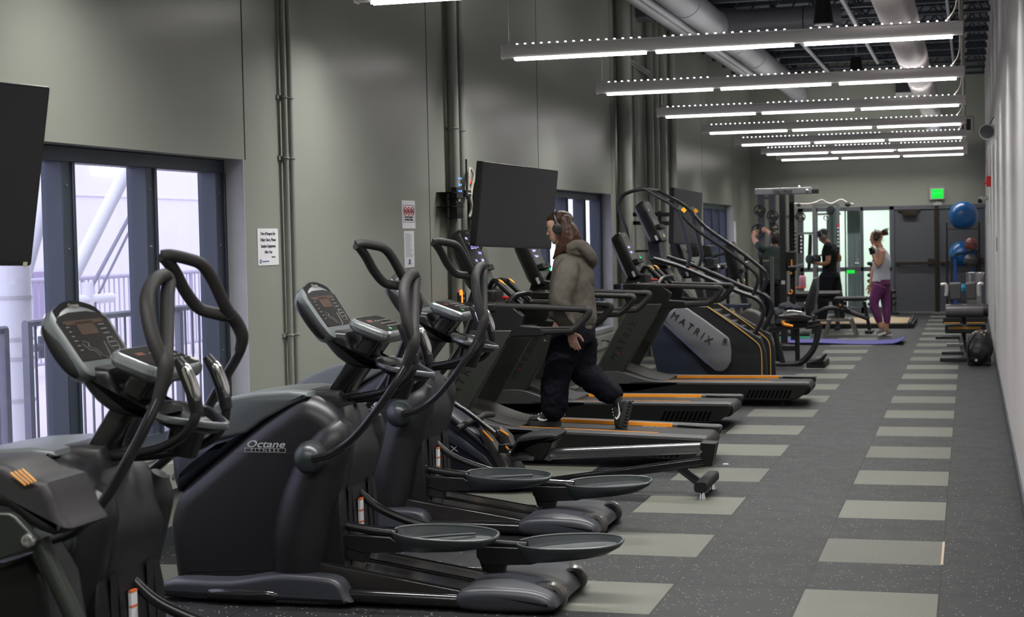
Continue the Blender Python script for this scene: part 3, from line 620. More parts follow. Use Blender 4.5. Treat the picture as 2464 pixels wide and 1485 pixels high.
# lit room behind the glass
gm = mat('pale_green_room', (0.62, 0.68, 0.60), 0.8)
w = MB().bb(-4.6, -1.2, YF+3.2, YF+3.3, 0, 2.6).bb(-4.7, -4.6, YF+0.2, YF+3.3, 0, 2.6).bb(-1.24, -1.14, YF+0.2, YF+3.3, 0, 2.6).bb(-4.7, -1.14, YF+0.2, YF+3.3, 2.6, 2.7)
struct('wall_inner_room', w, gm)
struct('floor_inner_room', MB().bb(-4.7, -1.14, YF+0.2, YF+3.3, -0.1, 0), mat('inner_floor', (0.25, 0.26, 0.25), 0.5))
area('inner_room_light', (-2.6, YF+1.7, 2.55), 2.6, 1.2, 105, (0, 0, 0), (0.93, 1, 0.90))
w = MB(); x = FX(2036)
cur = [(FX(2036)+i*0.012, YF+0.32+0.02*math.sin(i*0.9)) for i in range(22)]
tag(put('curtain', MB().loft([[Vector((a, b+d, z)) for a, b in cur] for z, d in ((0.03, 0), (FZ+0.3, 0))], cap=False), mat('sage_curtain', (0.30, 0.36, 0.30), 0.8)), 'sage green pleated curtain behind the far glass door', 'curtain')
cur = [(FX(1984)+i*0.012, YF+0.5+0.02*math.sin(i*0.9)) for i in range(18)]
tag(put('curtain', MB().loft([[Vector((a, b, z)) for a, b in cur] for z in (0.03, FZ+0.3)], cap=False), mat('grey_curtain', (0.30, 0.36, 0.34), 0.8)), 'grey green curtain behind the man with the dumbbell', 'curtain')
a = P(2105, 578, Y=YF+1); tag(put('wall_picture', MB().bb(a.x-0.12, a.x+0.02, YF+3.15, YF+3.19, a.z-0.02, a.z+0.16), black_m), 'small black framed picture in the lit room behind the jogging woman', 'picture')
# exit sign
a, b = P(2237, 453, Y=YF), P(2273, 480, Y=YF)
t = thing('exit_sign', 'green lit exit sign in a pale frame above the grey double door', 'exit sign', ((a.x+b.x)/2, YF-0.05, b.z))
put('frame', MB().bb(a.x, b.x, YF-0.07, YF-0.0, b.z, a.z), mat('exit_frame', (0.40, 0.40, 0.40), 0.5), t, bevel=0.006)
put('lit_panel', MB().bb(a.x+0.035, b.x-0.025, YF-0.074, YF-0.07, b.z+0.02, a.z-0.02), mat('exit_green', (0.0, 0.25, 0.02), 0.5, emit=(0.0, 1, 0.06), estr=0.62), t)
text('lettering', 'EXIT', 0.07, ((a.x+b.x)/2, YF-0.075, (a.z+b.z)/2), (1, 0, 0), UZ, mat('exit_letter', (0.02, 0.55, 0.10), 0.5, emit=(0.02, 0.75, 0.1), estr=0.8), t)
put('battery_box', MB().bb(a.x+0.06, b.x-0.05, YF-0.05, YF, b.z-0.1, b.z-0.05).bb((a.x+b.x)/2-0.01, (a.x+b.x)/2+0.01, YF-0.04, YF, b.z-0.06, b.z), MATS['exit_frame'], t)
a = P(2047, 654, Y=YF); tag(put('exit_reflection', MB().bb(a.x-0.075, a.x+0.075, YF-0.05, YF-0.03, a.z-0.03, a.z+0.03), MATS['exit_green'], bevel=0.01), 'small glowing green panel imitating the exit sign reflection low on the far glass door', 'reflection')  # added glowing panel, imitates the exit sign mirrored in the glass
a, b = P(2156, 192, Y=YF), P(2199, 232, Y=YF)
t = thing('wall_register', 'dark square air register with a pale sloped lip high on the far wall', 'vent', ((a.x+b.x)/2, YF, b.z))
put('opening', MB().bb(a.x, b.x, YF-0.25, YF, b.z+0.06, a.z), mat('register_dark', (0.02, 0.022, 0.03), 0.6), t)
put('lip', MB().slab([(a.x, b.z+0.06), (b.x, b.z+0.06), (b.x, b.z+0.03), (a.x, b.z-0.03)], YF-0.25, YF), white_m, t)
a, b = P(2309, 283, Y=YF), P(2341, 318, Y=YF)
t = thing('wall_vent', 'pale framed square vent high on the far wall at the right', 'vent', ((a.x+b.x)/2, YF, b.z))
q = MB().bb(a.x, b.x, YF-0.03, YF, b.z, a.z); put('frame', q, mat('vent_frame', (0.3, 0.29, 0.28), 0.5), t)
put('grille', MB().bb(a.x+0.035, b.x-0.035, YF-0.035, YF-0.03, b.z+0.035, a.z-0.03), matte_m, t)
# right wall fittings
c = P(2375, 318, X=0.19)
t = thing('wall_speaker', 'round dark wall speaker on a bracket high on the right wall', 'speaker', (XR, c.y, c.z))
put('drum', MB().lathe([(0.02, -0.05), (0.085, -0.05), (0.088, 0.0), (0.085, 0.10), (0.04, 0.14)], c, (0.15, 1, 0.1)), mat('speaker_grey', (0.09, 0.09, 0.10), 0.5), t)
put('rim', MB().torus(c-Vector((0, 0.05, 0)), 0.084, 0.007, (0.15, 1, 0.1)), white_m, t)
put('bracket', MB().bar(c+Vector((0, 0.05, 0)), (XR, c.y+0.1, c.z+0.02), 0.03, 0.03).tube([c+Vector((0.02, 0.02, 0.06)), c+Vector((0.06, 0, 0.14)), (XR, c.y, c.z+0.17)], 0.006, 6, 4), bronze, t)
c = P(2377, 437, X=0.23); tag(put('fire_alarm', MB().bb(XR-0.06, XR, c.y-0.08, c.y+0.08, c.z-0.07, c.z+0.07).bb(XR-0.09, XR-0.06, c.y-0.03, c.y+0.03, c.z-0.03, c.z+0.0), red_m, bevel=0.006), 'small red fire alarm box on the right wall', 'fire alarm')
c = P(2362, 480, X=0.17)
t = thing('security_camera', 'small white dome camera on the right wall above the blue ball', 'camera', (XR, c.y, c.z))
put('housing', MB().ball(c, 0.05).cyl(c, (XR, c.y, c.z+0.02), 0.03), white_m, t); put('lens', MB().ball(c+Vector((-0.02, -0.02, -0.02)), 0.04), gloss_m, t)
c = P(2399, 588, X=XR); tag(put('wall_slot', MB().bb(XR-0.006, XR, c.y-0.10, c.y+0.10, c.z-0.075, c.z+0.075), mat('slot_dark', (0.16, 0.12, 0.09), 0.6)), 'thin dark wall plate on the right wall', 'plate')
c = P(2396, 812, X=XR); tag(put('wall_outlet', MB().bb(XR-0.006, XR, c.y-0.07, c.y+0.07, c.z-0.06, c.z+0.06), white_m, bevel=0.003), 'pale outlet low on the right wall above the backpack', 'outlet')
# ================================================================ ELLIPTICAL TRAINERS
cover_m = mat('charcoal_cover', (0.013, 0.013, 0.016), 0.38, bump=0.12, nscale=500)
silver_m = mat('silver_grey_cover', (0.125, 0.14, 0.145), 0.36, noise=0.03, nscale=8)
navy_m = mat('front_panel', (0.022, 0.026, 0.040), 0.42)
base_m = mat('graphite_base', (0.036, 0.038, 0.047), 0.36)
gun_m = mat('gunmetal_trim', (0.20, 0.215, 0.23), 0.27, metal=0.7)
rail_bm = mat('ramp_rail', (0.020, 0.018, 0.017), 0.13, coat=0.5, rnoise=0.06, nscale=6)
screen_m = mat('console_print', (0.010, 0.009, 0.008), 0.25, spec=0.3)
lcd_m = mat('brown_display', (0.05, 0.028, 0.016), 0.25)
faint_m = mat('faint_print', (0.20, 0.19, 0.17), 0.5)
rubber_m = mat('pedal_rubber', (0.020, 0.026, 0.028), 0.42)
letter_m = mat('silver_letter', (0.55, 0.57, 0.57), 0.4)
def plane_f(o, u, v):
    o, u, v = Vector(o), Vector(u).normalized(), Vector(v); v = (v-u*v.dot(u)).normalized(); n = u.cross(v)
    return lambda a, b, d=0.0: o+u*a+v*b+n*d
def elliptical():
    t = thing('elliptical_trainer', '', 'elliptical trainer', (-2.6, 6.68, 0), 'elliptical trainers')
    Y0, Y1 = 6.41, 6.93
    out = XZ([(727, 955), (775, 968), (812, 1000), (835, 1050), (842, 1110), (822, 1180), (803, 1300), (778, 1392), (745, 1418), (690, 1424), (600, 1420), (518, 1424), (431, 1412), (412, 1330), (405, 1262), (426, 1190), (479, 1138), (597, 1040), (665, 990)], 6.47)
    put('side_cover', MB().puff(cr(out, 3, True), Y0+0.03, Y1-0.03, 0.09, 6), cover_m, t)
    o2 = XZ([(412, 1083), (448, 1012), (495, 980), (560, 954), (621, 944), (700, 939), (744, 944), (748, 954), (700, 976), (640, 1008), (597, 1040), (540, 1054), (470, 1072)], 6.5)
    put('top_cover', MB().puff(o2, Y0+0.06, Y1-0.06, 0.018, 4), silver_m, t)
    o3 = XZ([(412, 1083), (530, 1050), (600, 1036), (540, 1090), (479, 1136), (428, 1186), (416, 1150)], 6.49)
    put('front_cover', MB().puff(o3, Y0+0.055, Y1-0.055, 0.05, 4), navy_m, t)
    for s, yy in ((-1, Y0+0.045), (1, Y1-0.045)):      # the two rounded rear shoulders
        pts = PL([(712, 1426), (716, 1385), (722, 1300), (742, 1200), (775, 1110), (806, 1050), (822, 1018)], 6.44)
        pts = [(p.x, yy+0.03*(-s), p.z) for p in pts]
        put('drive_shoulder', MB().tube(pts, [0.075, 0.115, 0.135, 0.128, 0.110, 0.080, 0.03], 24, 5, flat=1.0, up=(0, 1, 0)), cover_m, t)
    # rear face: black arch with slots and caution label
    xr = P(797, 1300, Y=6.44).x+0.035
    arch = [(6.445, 0.08), (6.445, 0.40), (6.47, 0.50), (6.52, 0.565), (6.60, 0.60), (6.72, 0.60), (6.82, 0.565), (6.87, 0.50), (6.895, 0.40), (6.895, 0.08)]
    rp = put('rear_panel', MB().prism(arch, lambda a, b: Vector((xr-0.12+0.10*(b > 0.3)*0, a, b)), lambda a, b: Vector((xr+0.03*(0.6-b)/0.6, a, b))), black_m, t, bevel=0.008)
    for y in (6.55, 6.79): put('slot', MB().prism(rrect(0.05, 0.40, 0.024), lambda a, b: Vector((xr+0.015, y+a, b+0.30)), lambda a, b: Vector((xr+0.032*(0.3-b)/0.6+0.003, y+a, b+0.30))), matte_m, rp)
    q = MB(); q.bb(xr+0.016, xr+0.0265, 6.635, 6.675, 0.22, 0.42)
    lb = put('caution_label', q, paper_m, rp); q = MB()
    for z in (0.415, 0.365, 0.315, 0.265): put('orange_stripe', MB().bb(xr+0.017, xr+0.0275, 6.635, 6.675, z, z+0.008), mat('label_orange', (0.75, 0.16, 0.03), 0.5), rp)
    # handle pivots
    pc = P(742, 1104, Y=6.36)
    for s, y in ((-1, 6.40), (1, 6.94)):
        put('pivot_cap', MB().lathe([(0.074, 0), (0.074, 0.025), (0.066, 0.027), (0.066, 0.055), (0.052, 0.085), (0.03, 0.098), (0.01, 0.103)], (pc.x, y, pc.z), (0.15, s, 0.05), 28), mat('pivot_grey', (0.030, 0.036, 0.040), 0.33), t)
    # near moving handle
    g = MB()
    low = [P(*q, Y=y) for q, y in (((752, 1104), 6.30), ((800, 1091), 6.31), ((855, 1050), 6.32), ((912, 980), 6.33), ((949, 927), 6.35), ((976, 880), 6.38))]
    hn = put('moving_handle', MB().tube([tuple(v) for v in low], 0.017, 14, 6), gloss_m, t)
    g.tube([P(973, 887, Y=6.38), P(989, 850, Y=6.39), P(996, 822, Y=6.40), P(994, 796, Y=6.42)], [0.019, 0.024, 0.027, 0.024], 14, 5)
    g.tube([P(992, 822, Y=6.40), P(979, 775, Y=6.40), P(972, 722, Y=6.43), P(973, 690, Y=6.48), P(984, 666, Y=6.55), P(996, 659, Y=6.60)], 0.0235, 14, 6)
    g.tube([P(994, 822, Y=6.40), P(996, 785, Y=6.46), P(997, 735, Y=6.53), P(998, 695, Y=6.58), P(1000, 670, Y=6.62), P(995, 659, Y=6.60)], 0.0235, 14, 6)
    put('foam_grip', g, foam_m, hn)
    far = MB().tube([P(*q, Y=y) for q, y in (((812, 1050), 6.97), ((850, 1012), 7.00), ((905, 950), 7.03), ((950, 878), 7.05), ((975, 820), 7.06), ((1002, 760), 7.06), ((1006, 735), 7.06))], 0.017, 14, 6)
    hf = put('moving_handle', far, gloss_m, t); g = MB()
    g.tube([P(1004, 752, Y=7.06), P(1006, 725, Y=7.05), P(995, 702, Y=7.03), P(982, 686, Y=7.0)], [0.019, 0.023, 0.024, 0.024], 14, 5)
    g.tube([P(985, 692, Y=7.01), P(968, 664, Y=6.97), P(945, 622, Y=6.92), P(925, 598, Y=6.88), P(898, 590, Y=6.84), P(872, 587, Y=6.80), P(857, 590, Y=6.78)], 0.0215, 14, 6)
    g.tube([P(985, 690, Y=7.01), P(955, 687, Y=6.98), P(925, 680, Y=6.95), P(900, 652, Y=6.90), P(882, 620, Y=6.85), P(866, 597, Y=6.80), P(857, 590, Y=6.78)], 0.0215, 14, 6)
    put('foam_grip', g, foam_m, hf)
    # neck
    put('neck_boot', MB().puff(XZ([(729, 946), (750, 934), (800, 932), (838, 936), (842, 962), (834, 1004), (796, 1006)], 6.66), 6.56, 6.80, 0.03, 3), mat('boot_plastic', (0.022, 0.022, 0.023), 0.5), t)
    nk = put('neck_post', MB().puff(XZ([(790, 948), (838, 948), (932, 816), (880, 806)], 6.66), 6.60, 6.76, 0.02, 3), gloss_m, t)
    put('boom', MB().puff(cr(XZ([(788, 800), (850, 797), (866, 838), (905, 862), (935, 872), (930, 886), (868, 880), (838, 866), (812, 842)], 6.66), 2, True), 6.57, 6.79, 0.03, 3), black_m, t)
    # tray: dished bowl with a gunmetal rim
    c = P(968, 878, Y=6.68); q = MB(); rings = []
    def oval(k, z, w=1.0):
        o = []
        for i in range(28):
            a = 2*math.pi*i/28; x = math.cos(a)*0.112*k; y = math.sin(a)*0.155*k*w*(1-0.35*max(0, math.cos(a)))
            if math.cos(a) > 0: x *= 1.0+0.30*(math.cos(a)**4)
            o.append(Vector((c.x+x, c.y+y, c.z+z-0.03*(x/0.112))))
        return o
    for k, z in ((0.55, -0.050), (0.80, -0.035), (0.95, -0.012), (1.0, 0.0), (0.92, 0.0), (0.80, -0.025), (0.5, -0.04), (0.1, -0.042)): rings.append(oval(k, z))
    tr = put('accessory_tray', MB().loft(rings), black_m, t)
    put('tray_rim', MB().loft([oval(1.0, -0.016), oval(1.035, -0.008), oval(1.03, 0.004), oval(0.95, 0.006), oval(0.93, -0.001)], close=True), gun_m, tr)
    put('bottle_holder', MB().cyl((c.x-0.05, c.y+0.05, c.z-0.14), (c.x-0.01, c.y+0.05, c.z-0.03), 0.055, 0.062, 24), black_m, t)
    # fixed grips
    for pts, ys in (((( 838, 958), (890, 950), (935, 938), (972, 918), (992, 893), (998, 870)), (6.62, 6.60, 6.57, 6.55, 6.55, 6.56)),
                    (((838, 962), (900, 958), (960, 948), (1005, 928), (1026, 900), (1032, 868)), (6.74, 6.77, 6.80, 6.82, 6.83, 6.83))):
        h = put('fixed_handle', MB().tube([P(*q, Y=y) for q, y in zip(pts, ys)], 0.0165, 12, 6), black_m, t)
        x0, y0 = pts[-1]; Yg = ys[-1]; s = -1 if Yg < 6.7 else 0
        a, b, d, e = P(x0, y0+6, Y=Yg), P(x0-8, y0-32, Y=Yg), P(x0-22, y0-68, Y=Yg), P(x0-36, y0-88, Y=Yg)
        gr = put('grip', MB().tube([a, b, d, e], [0.021, 0.024, 0.024, 0.017], 14, 6), black_m, h)
        k = Vector((0.010, -0.008, 0.004))
        put('heart_rate_sensor', MB().tube([a+(b-a)*0.5+k, b+k*1.2, d+k*1.15, d+(e-d)*0.2+k], [0.012, 0.018, 0.018, 0.010], 12, 6), chrome_m, gr)
    # key pad
    A, B = P(842, 778, Y=6.52), P(930, 812, Y=6.52)
    v = (A-B); v.y = 0
    f = plane_f(((A.x+B.x)/2, 6.68, (A.z+B.z)/2+0.008), (0, 1, 0), v); L = v.length
    o = rrect(0.34, L+0.02, 0.055, 6)
    rings = [[f(a*k, b*k, d) for a, b in o] for k, d in ((0.80, 0.045), (0.97, 0.028), (1.02, 0.012), (1.0, -0.004), (0.93, -0.014), (0.88, -0.014))]
    def sgn(ff): return 1 if (ff(0, 0, 1)-ff(0, 0, 0)).z > 0 else -1
    sg = sgn(f)
    F = lambda a, b, d=0.0: f(a, b, d*sg)
    rings = [[F(a*k, b*k, d) for a, b in o] for k, d in ((0.80, -0.045), (0.97, -0.028), (1.02, -0.012), (1.0, 0.004), (0.94, 0.012), (0.88, 0.014))]
    kp = put('key_pad', MB().loft(rings), mat('keypad_silver', (0.30, 0.32, 0.33), 0.24, metal=0.6), t)
    put('button_panel', MB().prism(rrect(0.28, L-0.015, 0.02), lambda a, b: F(a, b, 0.012), lambda a, b: F(a, b, 0.0165)), screen_m, kp)
    bt = MB()
    for i in range(6):
        for j in range(3): bt.prism(rrect(0.012, 0.008, 0.003, 2), lambda a, b: F(a-0.02+i*0.028, b-0.035+j*0.03, 0.0165), lambda a, b: F(a-0.02+i*0.028, b-0.035+j*0.03, 0.018))
    put('buttons', bt, faint_m, kp)
    put('start_button', MB().prism(rrect(0.022, 0.012, 0.004, 2), lambda a, b: F(a-0.06, b-0.062, 0.0165), lambda a, b: F(a-0.06, b-0.062, 0.019)), green_m, kp)
    put('red_readout', MB().prism(rrect(0.05, 0.02, 0.003, 2), lambda a, b: F(a-0.08, b+0.03, 0.0165), lambda a, b: F(a-0.08, b+0.03, 0.0175)), mat('red_readout', (0.16, 0.04, 0.02), 0.3), kp)
    put('corner_key', MB().prism(rrect(0.026, 0.026, 0.007, 3), lambda a, b: F(a+0.135, b-0.06, 0.010), lambda a, b: F(a+0.135, b-0.06, 0.018)), white_m, kp)
    # main console
    A, B = P(716, 698, Y=6.52), P(784, 800, Y=6.52)
    v = A-B; v.y = 0; L = v.length
    f = plane_f(((A.x+B.x)/2, 6.69, (A.z+B.z)/2), (0, 1, 0), v); n = f(0, 0, 1)-f(0, 0, 0); sg = 1 if n.x > 0 else -1
    G = lambda a, b, d=0.0: f(a, b, d*sg)
    H = L/2
    o = cr([(-0.175, -H+0.02), (-0.182, 0.0), (-0.180, H-0.045), (-0.14, H-0.006), (-0.07, H+0.016), (0.0, H+0.022), (0.07, H+0.016), (0.14, H-0.006), (0.180, H-0.045), (0.182, 0.0), (0.175, -H+0.02), (0.14, -H-0.035), (0.0, -H-0.050), (-0.14, -H-0.035)], 3, True)
    rings = [[G(a*k, b*k, d) for a, b in o] for k, d in ((0.62, -0.075), (0.86, -0.06), (0.97, -0.035), (1.0, -0.01), (0.985, 0.006), (0.93, 0.012))]
    cs = put('console', MB().loft(rings), silver_m, t)
    po = [(-0.148, -H+0.018), (-0.158, H-0.05), (-0.13, H-0.030), (-0.06, H-0.018), (0.06, H-0.018), (0.13, H-0.030), (0.158, H-0.05), (0.148, -H+0.018)]
    put('display_panel', MB().prism(po, lambda a, b: G(a, b, 0.010), lambda a, b: G(a, b, 0.0145)), screen_m, cs, bevel=0.002)
    put('readout', MB().prism(rrect(0.11, 0.052, 0.006), lambda a, b: G(a-0.005, b+0.028, 0.0145), lambda a, b: G(a-0.005, b+0.028, 0.0155)).prism(rrect(0.24, 0.016, 0.004), lambda a, b: G(a, b+H-0.06, 0.0145), lambda a, b: G(a, b+H-0.06, 0.0155)), lcd_m, cs)
    q = MB(); rnd = random.Random(3)
    for i in range(7):
        for j, aa in enumerate((-0.115, 0.085, 0.105)): q.prism(rrect(0.016+0.006*rnd.random(), 0.0022, 0.0005, 1), lambda a, b: G(a+aa, b+0.055-i*0.018, 0.0145), lambda a, b: G(a+aa, b+0.055-i*0.018, 0.0153))
    q.tube([G(-0.08, -0.02, 0.015), G(-0.055, -0.03, 0.015), G(-0.06, -0.045, 0.015), G(-0.03, -0.055, 0.015), G(-0.01, -0.085, 0.015), G(0.03, -0.09, 0.015), G(0.045, -0.03, 0.015)], 0.0012, 5, 5)
    q.tube([G(-0.09, -0.03, 0.015), G(-0.07, -0.055, 0.015), G(-0.045, -0.06, 0.015), G(-0.03, -0.085, 0.015)], 0.0012, 5, 5)
    q.torus(G(0.095, -0.045, 0.015), 0.028, 0.0010, tuple(n*sg), 20, 5)
    put('printed_chart', q, faint_m, cs)
    ot = cr([(-0.145, H-0.055), (-0.13, H-0.012), (-0.06, H+0.014), (0.0, H+0.020), (0.06, H+0.014), (0.13, H-0.012), (0.145, H-0.055)], 3)
    cp = ot+[(a*0.93, b-0.022) for a, b in reversed(ot)]
    put('top_cap', MB().prism(cp, lambda a, b: G(a, b+0.006, -0.03), lambda a, b: G(a, b+0.006, 0.013)), gloss_m, cs)
    text('cap_lettering', 'Octane', 0.022, G(0, H+0.006, 0.0135), (0, 1, 0), G(0, 1)-G(0, 0), faint_m, cs, shear=0.3)
    for s in (-1, 1):
        put('side_recess', MB().ball(G(s*0.166, -0.025, -0.026), 1, 20, 12, (0.024, 0.105, 0.030), Matrix((Vector((0, 1, 0)), (G(0, 1)-G(0, 0)), (G(0, 0, 1)-G(0, 0)))).transposed()), matte_m, cs)
    # lettering on the side cover
    x0 = P(636, 1070, Y=6.43)
    text('brand_lettering', 'Octane', 0.042, (x0.x, 6.4365, P(636, 1070, Y=6.43).z), (1, 0, 0), (0, 0, 1), letter_m, t, sx=1.45, shear=0.3, bold=0.0006)
    zz = P(636, 1084, Y=6.43).z; text('brand_lettering', 'F I T N E S S', 0.017, (x0.x, 6.4365, zz), (1, 0, 0), (0, 0, 1), letter_m, t, sx=1.55)
    q = MB()
    for k in (-0.0085, 0.0085): q.bb(x0.x-0.096, x0.x+0.096, 6.4345, 6.4365, zz+k-0.0007, zz+k+0.0007)
    for k in (-0.096, 0.0955): q.bb(x0.x+k, x0.x+k+0.0012, 6.4345, 6.4365, zz-0.0085, zz+0.0085)
    put('lettering_frame', q, letter_m, t)
    put('cover_seam', MB().bb(x0.x-0.16, x0.x+0.14, 6.4350, 6.4362, zz-0.017, zz-0.0155), groove_m, t)
    # ramp rails, pedal arms, pedals
    for k, (ya, yb_) in enumerate(((6.42, 6.60), (6.625, 6.80))):
        r = put('ramp_rail', MB().slab([(-2.73, 0.182), (-1.92, 0.060), (-1.92, 0.012), (-2.75, 0.075)], ya, yb_), rail_bm, t, bevel=0.008)
        put('rail_edge', MB().bar((-2.73, ya+0.006, 0.184), (-1.93, ya+0.006, 0.063), 0.008, 0.006).bar((-2.73, yb_-0.006, 0.184), (-1.93, yb_-0.006, 0.063), 0.008, 0.006), gloss_m, r)
    def pedal(x0, x1, yc, z0, z1, arm, box, rol):
        W_, n_ = 0.102, 32
        def ring(k, dz, e=0.0, wk=1.0):
            o = []
            for i in range(n_):
                a = 2*math.pi*i/n_; cx, sy = math.cos(a), math.sin(a)
                x = math.copysign(abs(cx)**0.75, cx)*k; y = math.copysign(abs(sy)**0.72, sy)*k*wk
                y *= 1-0.30*max(0, -x)**2-0.12*max(0, x)**3
                X = (x0+x1)/2+x*(x1-x0)/2+e; o.append(Vector((X, yc+y*W_, z0+(z1-z0)*(X-x0)/(x1-x0)+dz*(1-0.45*(x+1)/2)+y*0.016)))
            return o
        rg = [ring(0.62, -0.085, -0.03, 0.6), ring(0.80, -0.078, -0.02, 0.8), ring(0.95, -0.030), ring(1.0, -0.004), ring(0.985, 0.004), ring(0.955, 0.004), ring(0.93, -0.006), ring(0.86, -0.030), ring(0.5, -0.034), ring(0.05, -0.034)]
        a = put('pedal_arm', MB().tube([P(*q, Y=yc) for q in arm], 0.020, 8, 6).slab(XZ(box, yc), yc-0.035, yc+0.035), black_m, t, bevel=0.004)
        hl = put('arm_highlight_strip', MB().tube([P(*q, Y=yc)+Vector((0, -0.006, 0.016)) for q in arm], 0.006, 6, 6), gloss_m, a)
        put('roller', MB().slab(XZ(rol, yc), yc-0.03, yc+0.03), matte_m, a, bevel=0.004)
        p = put('pedal', MB().loft(rg), rubber_m, t)
        put('pedal_rim', MB().tube(ring(0.972, 0.004), 0.0045, 6, 1, closed=True), mat('rim_sheen', (0.075, 0.085, 0.088), 0.35), p)
        q = MB()
        for i in range(7):
            xx = x1-0.07-i*0.016; q.bar((xx, yc-0.05, z1-0.022-0.002*i), (xx-0.02, yc+0.045, z1-0.022-0.002*i), 0.003, 0.006)
        q.tube([(x0+0.10, yc-0.01, z0-0.030), (x0+0.24, yc+0.01, z0-0.016), (x0+0.36, yc+0.05, z0-0.012)], 0.006, 6, 5)
        put('tread', q, mat('tread_dark', (0.035, 0.042, 0.045), 0.5), p)
    pedal(-2.405, -1.925, 6.51, 0.308, 0.300, [(800, 1256), (850, 1268), (905, 1278), (955, 1284)], [(822, 1282), (945, 1290), (990, 1322), (960, 1328), (880, 1328), (828, 1312)], [(826, 1312), (888, 1322), (883, 1352), (836, 1342)])
    pedal(-1.905, -1.43, 6.71, 0.232, 0.256, [(845, 1165), (900, 1215), (955, 1243), (1020, 1266), (1090, 1286), (1170, 1303), (1270, 1312)], [(1150, 1312), (1265, 1316), (1315, 1348), (1280, 1356), (1172, 1358), (1152, 1338)], [(1156, 1342), (1219, 1352), (1213, 1382), (1166, 1372)])
    # base
    put('base_shroud', MB().puff(cr([(-3.42, 0.02), (-3.44, 0.06), (-3.36, 0.095), (-3.1, 0.10), (-2.88, 0.135), (-2.70, 0.135), (-2.60, 0.12), (-2.56, 0.06), (-2.57, 0.015), (-3.0, 0.008)], 3, True), 6.33, 7.0, 0.025, 4), base_m, t)
    c = P(589, 1452, Y=6.36)
    put('side_recess_bar', MB().tube([(c.x-0.17, 6.345, 0.040), (c.x-0.12, 6.335, 0.044), (c.x+0.12, 6.335, 0.044), (c.x+0.17, 6.345, 0.040)], [0.012, 0.026, 0.026, 0.012], 14, 4), gloss_m, t)
    for y in (6.40, 6.95): put('base_tube', MB().cyl((-2.62, y, 0.045), (-1.98, y, 0.040), 0.030, n=18), gloss_m, t)
    rc = put('rear_cap', MB().puff(cr([(-2.06, 0.01), (-2.07, 0.085), (-1.98, 0.105), (-1.86, 0.108), (-1.74, 0.10), (-1.665, 0.070), (-1.66, 0.02), (-1.80, 0.005)], 3, True), 6.36, 6.99, 0.035, 4), base_m, t)
    for y in (6.50, 6.86):
        put('transport_wheel', MB().torus((-1.685, y, 0.060), 0.036, 0.024, (0.25, 1, 0.1), 24, 10), mat('wheel_grey', (0.09, 0.085, 0.08), 0.2), t)
    put('cap_notch', MB().ball((-1.72, 6.52, 0.085), 1, 16, 8, (0.075, 0.06, 0.028)), matte_m, rc)
    put('power_panel', MB().bb(-2.62, -2.45, 6.45, 6.90, 0.01, 0.07), matte_m, t, bevel=0.01)
    return t
E2 = elliptical()
E2['label'] = 'elliptical trainer in the middle of the three, brand lettering in full on its dark side'
base = Vector((-2.6, 6.68, 0))
E1 = dup(E2, base+Vector((-0.07, -1.90, 0)), 'nearest elliptical trainer, cut by the left and bottom edges, before the window')
E3 = dup(E2, base+Vector((-0.20, 1.68, 0)), 'farthest of the three elliptical trainers, next to the rowing machine')
for o in [c for c in COL.objects if c.parent is E1 and c.name.split('.')[0] in ('pedal', 'pedal_arm')]:
    if sum(v.co.x for v in o.data.vertices)/len(o.data.vertices)+base.x > -1.95: o.location = (-0.17, 0.0, 0.055)
pv = P(742, 1104, Y=6.36)-base
for o, deg in zip([c for c in COL.objects if c.parent is E1 and c.name.split('.')[0] == 'moving_handle'], (-8, 7.5)):      # its handles stand at another point of their swing
    a = math.radians(deg); R_ = Matrix.Rotation(a, 3, 'Y'); o.rotation_euler = (0, a, 0); q = Vector((pv.x, 0, pv.z)); o.location = q-R_ @ q
# corner machine cut by the lower left of the view
t = thing('exercise_bike', 'corner of a black machine with orange stripes and a bolted steel bracket, lower left', 'exercise bike', (-2.7, 4.0, 0))
YM = 3.95
put('shroud', MB().puff(cr(XZ([(-160, 1130), (-60, 1112), (18, 1118), (62, 1150), (118, 1160), (150, 1240), (172, 1272), (126, 1288), (70, 1262), (20, 1222), (-60, 1215), (-200, 1220)], YM), 2, True), YM-0.02, YM+0.22, 0.03, 4), mat('shroud_plastic', (0.019, 0.018, 0.019), 0.55, spec=0.35), t)
q = MB()
for k in range(4): q.bar(P(26+k*9, 1138-k*3, Y=YM-0.022), P(62+k*8, 1168-k*3, Y=YM-0.022), 0.004, 0.004, (0, 1, 0))
put('orange_stripe', q, mat('stripe_gold', (0.75, 0.33, 0.05), 0.4), t)
br_ = put('bracket_plate', MB().slab(XZ([(-200, 1228), (45, 1228), (60, 1236), (112, 1292), (98, 1318), (60, 1328), (0, 1348), (-200, 1360)], YM), YM-0.05, YM-0.02), mat('bracket_green_grey', (0.034, 0.040, 0.034), 0.34, metal=0.5), t, bevel=0.006)
c = P(69, 1301, Y=YM-0.05); put('bolt', MB().lathe([(0.021, 0), (0.021, 0.004), (0.017, 0.011), (0.010, 0.013), (0.009, 0.008)], c, (0, -1, 0), 20), screw_m, br_)
put('strut', MB().tube([P(95, 1300, Y=YM+0.02), P(130, 1380, Y=YM+0.02), P(185, 1500, Y=YM+0.02), P(260, 1690, Y=YM+0.02)], 0.028, 18, 3, up=(0, 1, 0)), MATS['bracket_green_grey'], t)
put('lower_body', MB().puff(XZ([(-250, 1360), (0, 1355), (70, 1330), (110, 1400), (160, 1700), (-250, 1720)], YM+0.1), YM+0.1, YM+0.3, 0.03, 3), black_m, t)
put('foot', MB().bb(-2.75, -2.0, YM-0.08, YM+0.30, 0, 0.05), black_m, t, bevel=0.01)
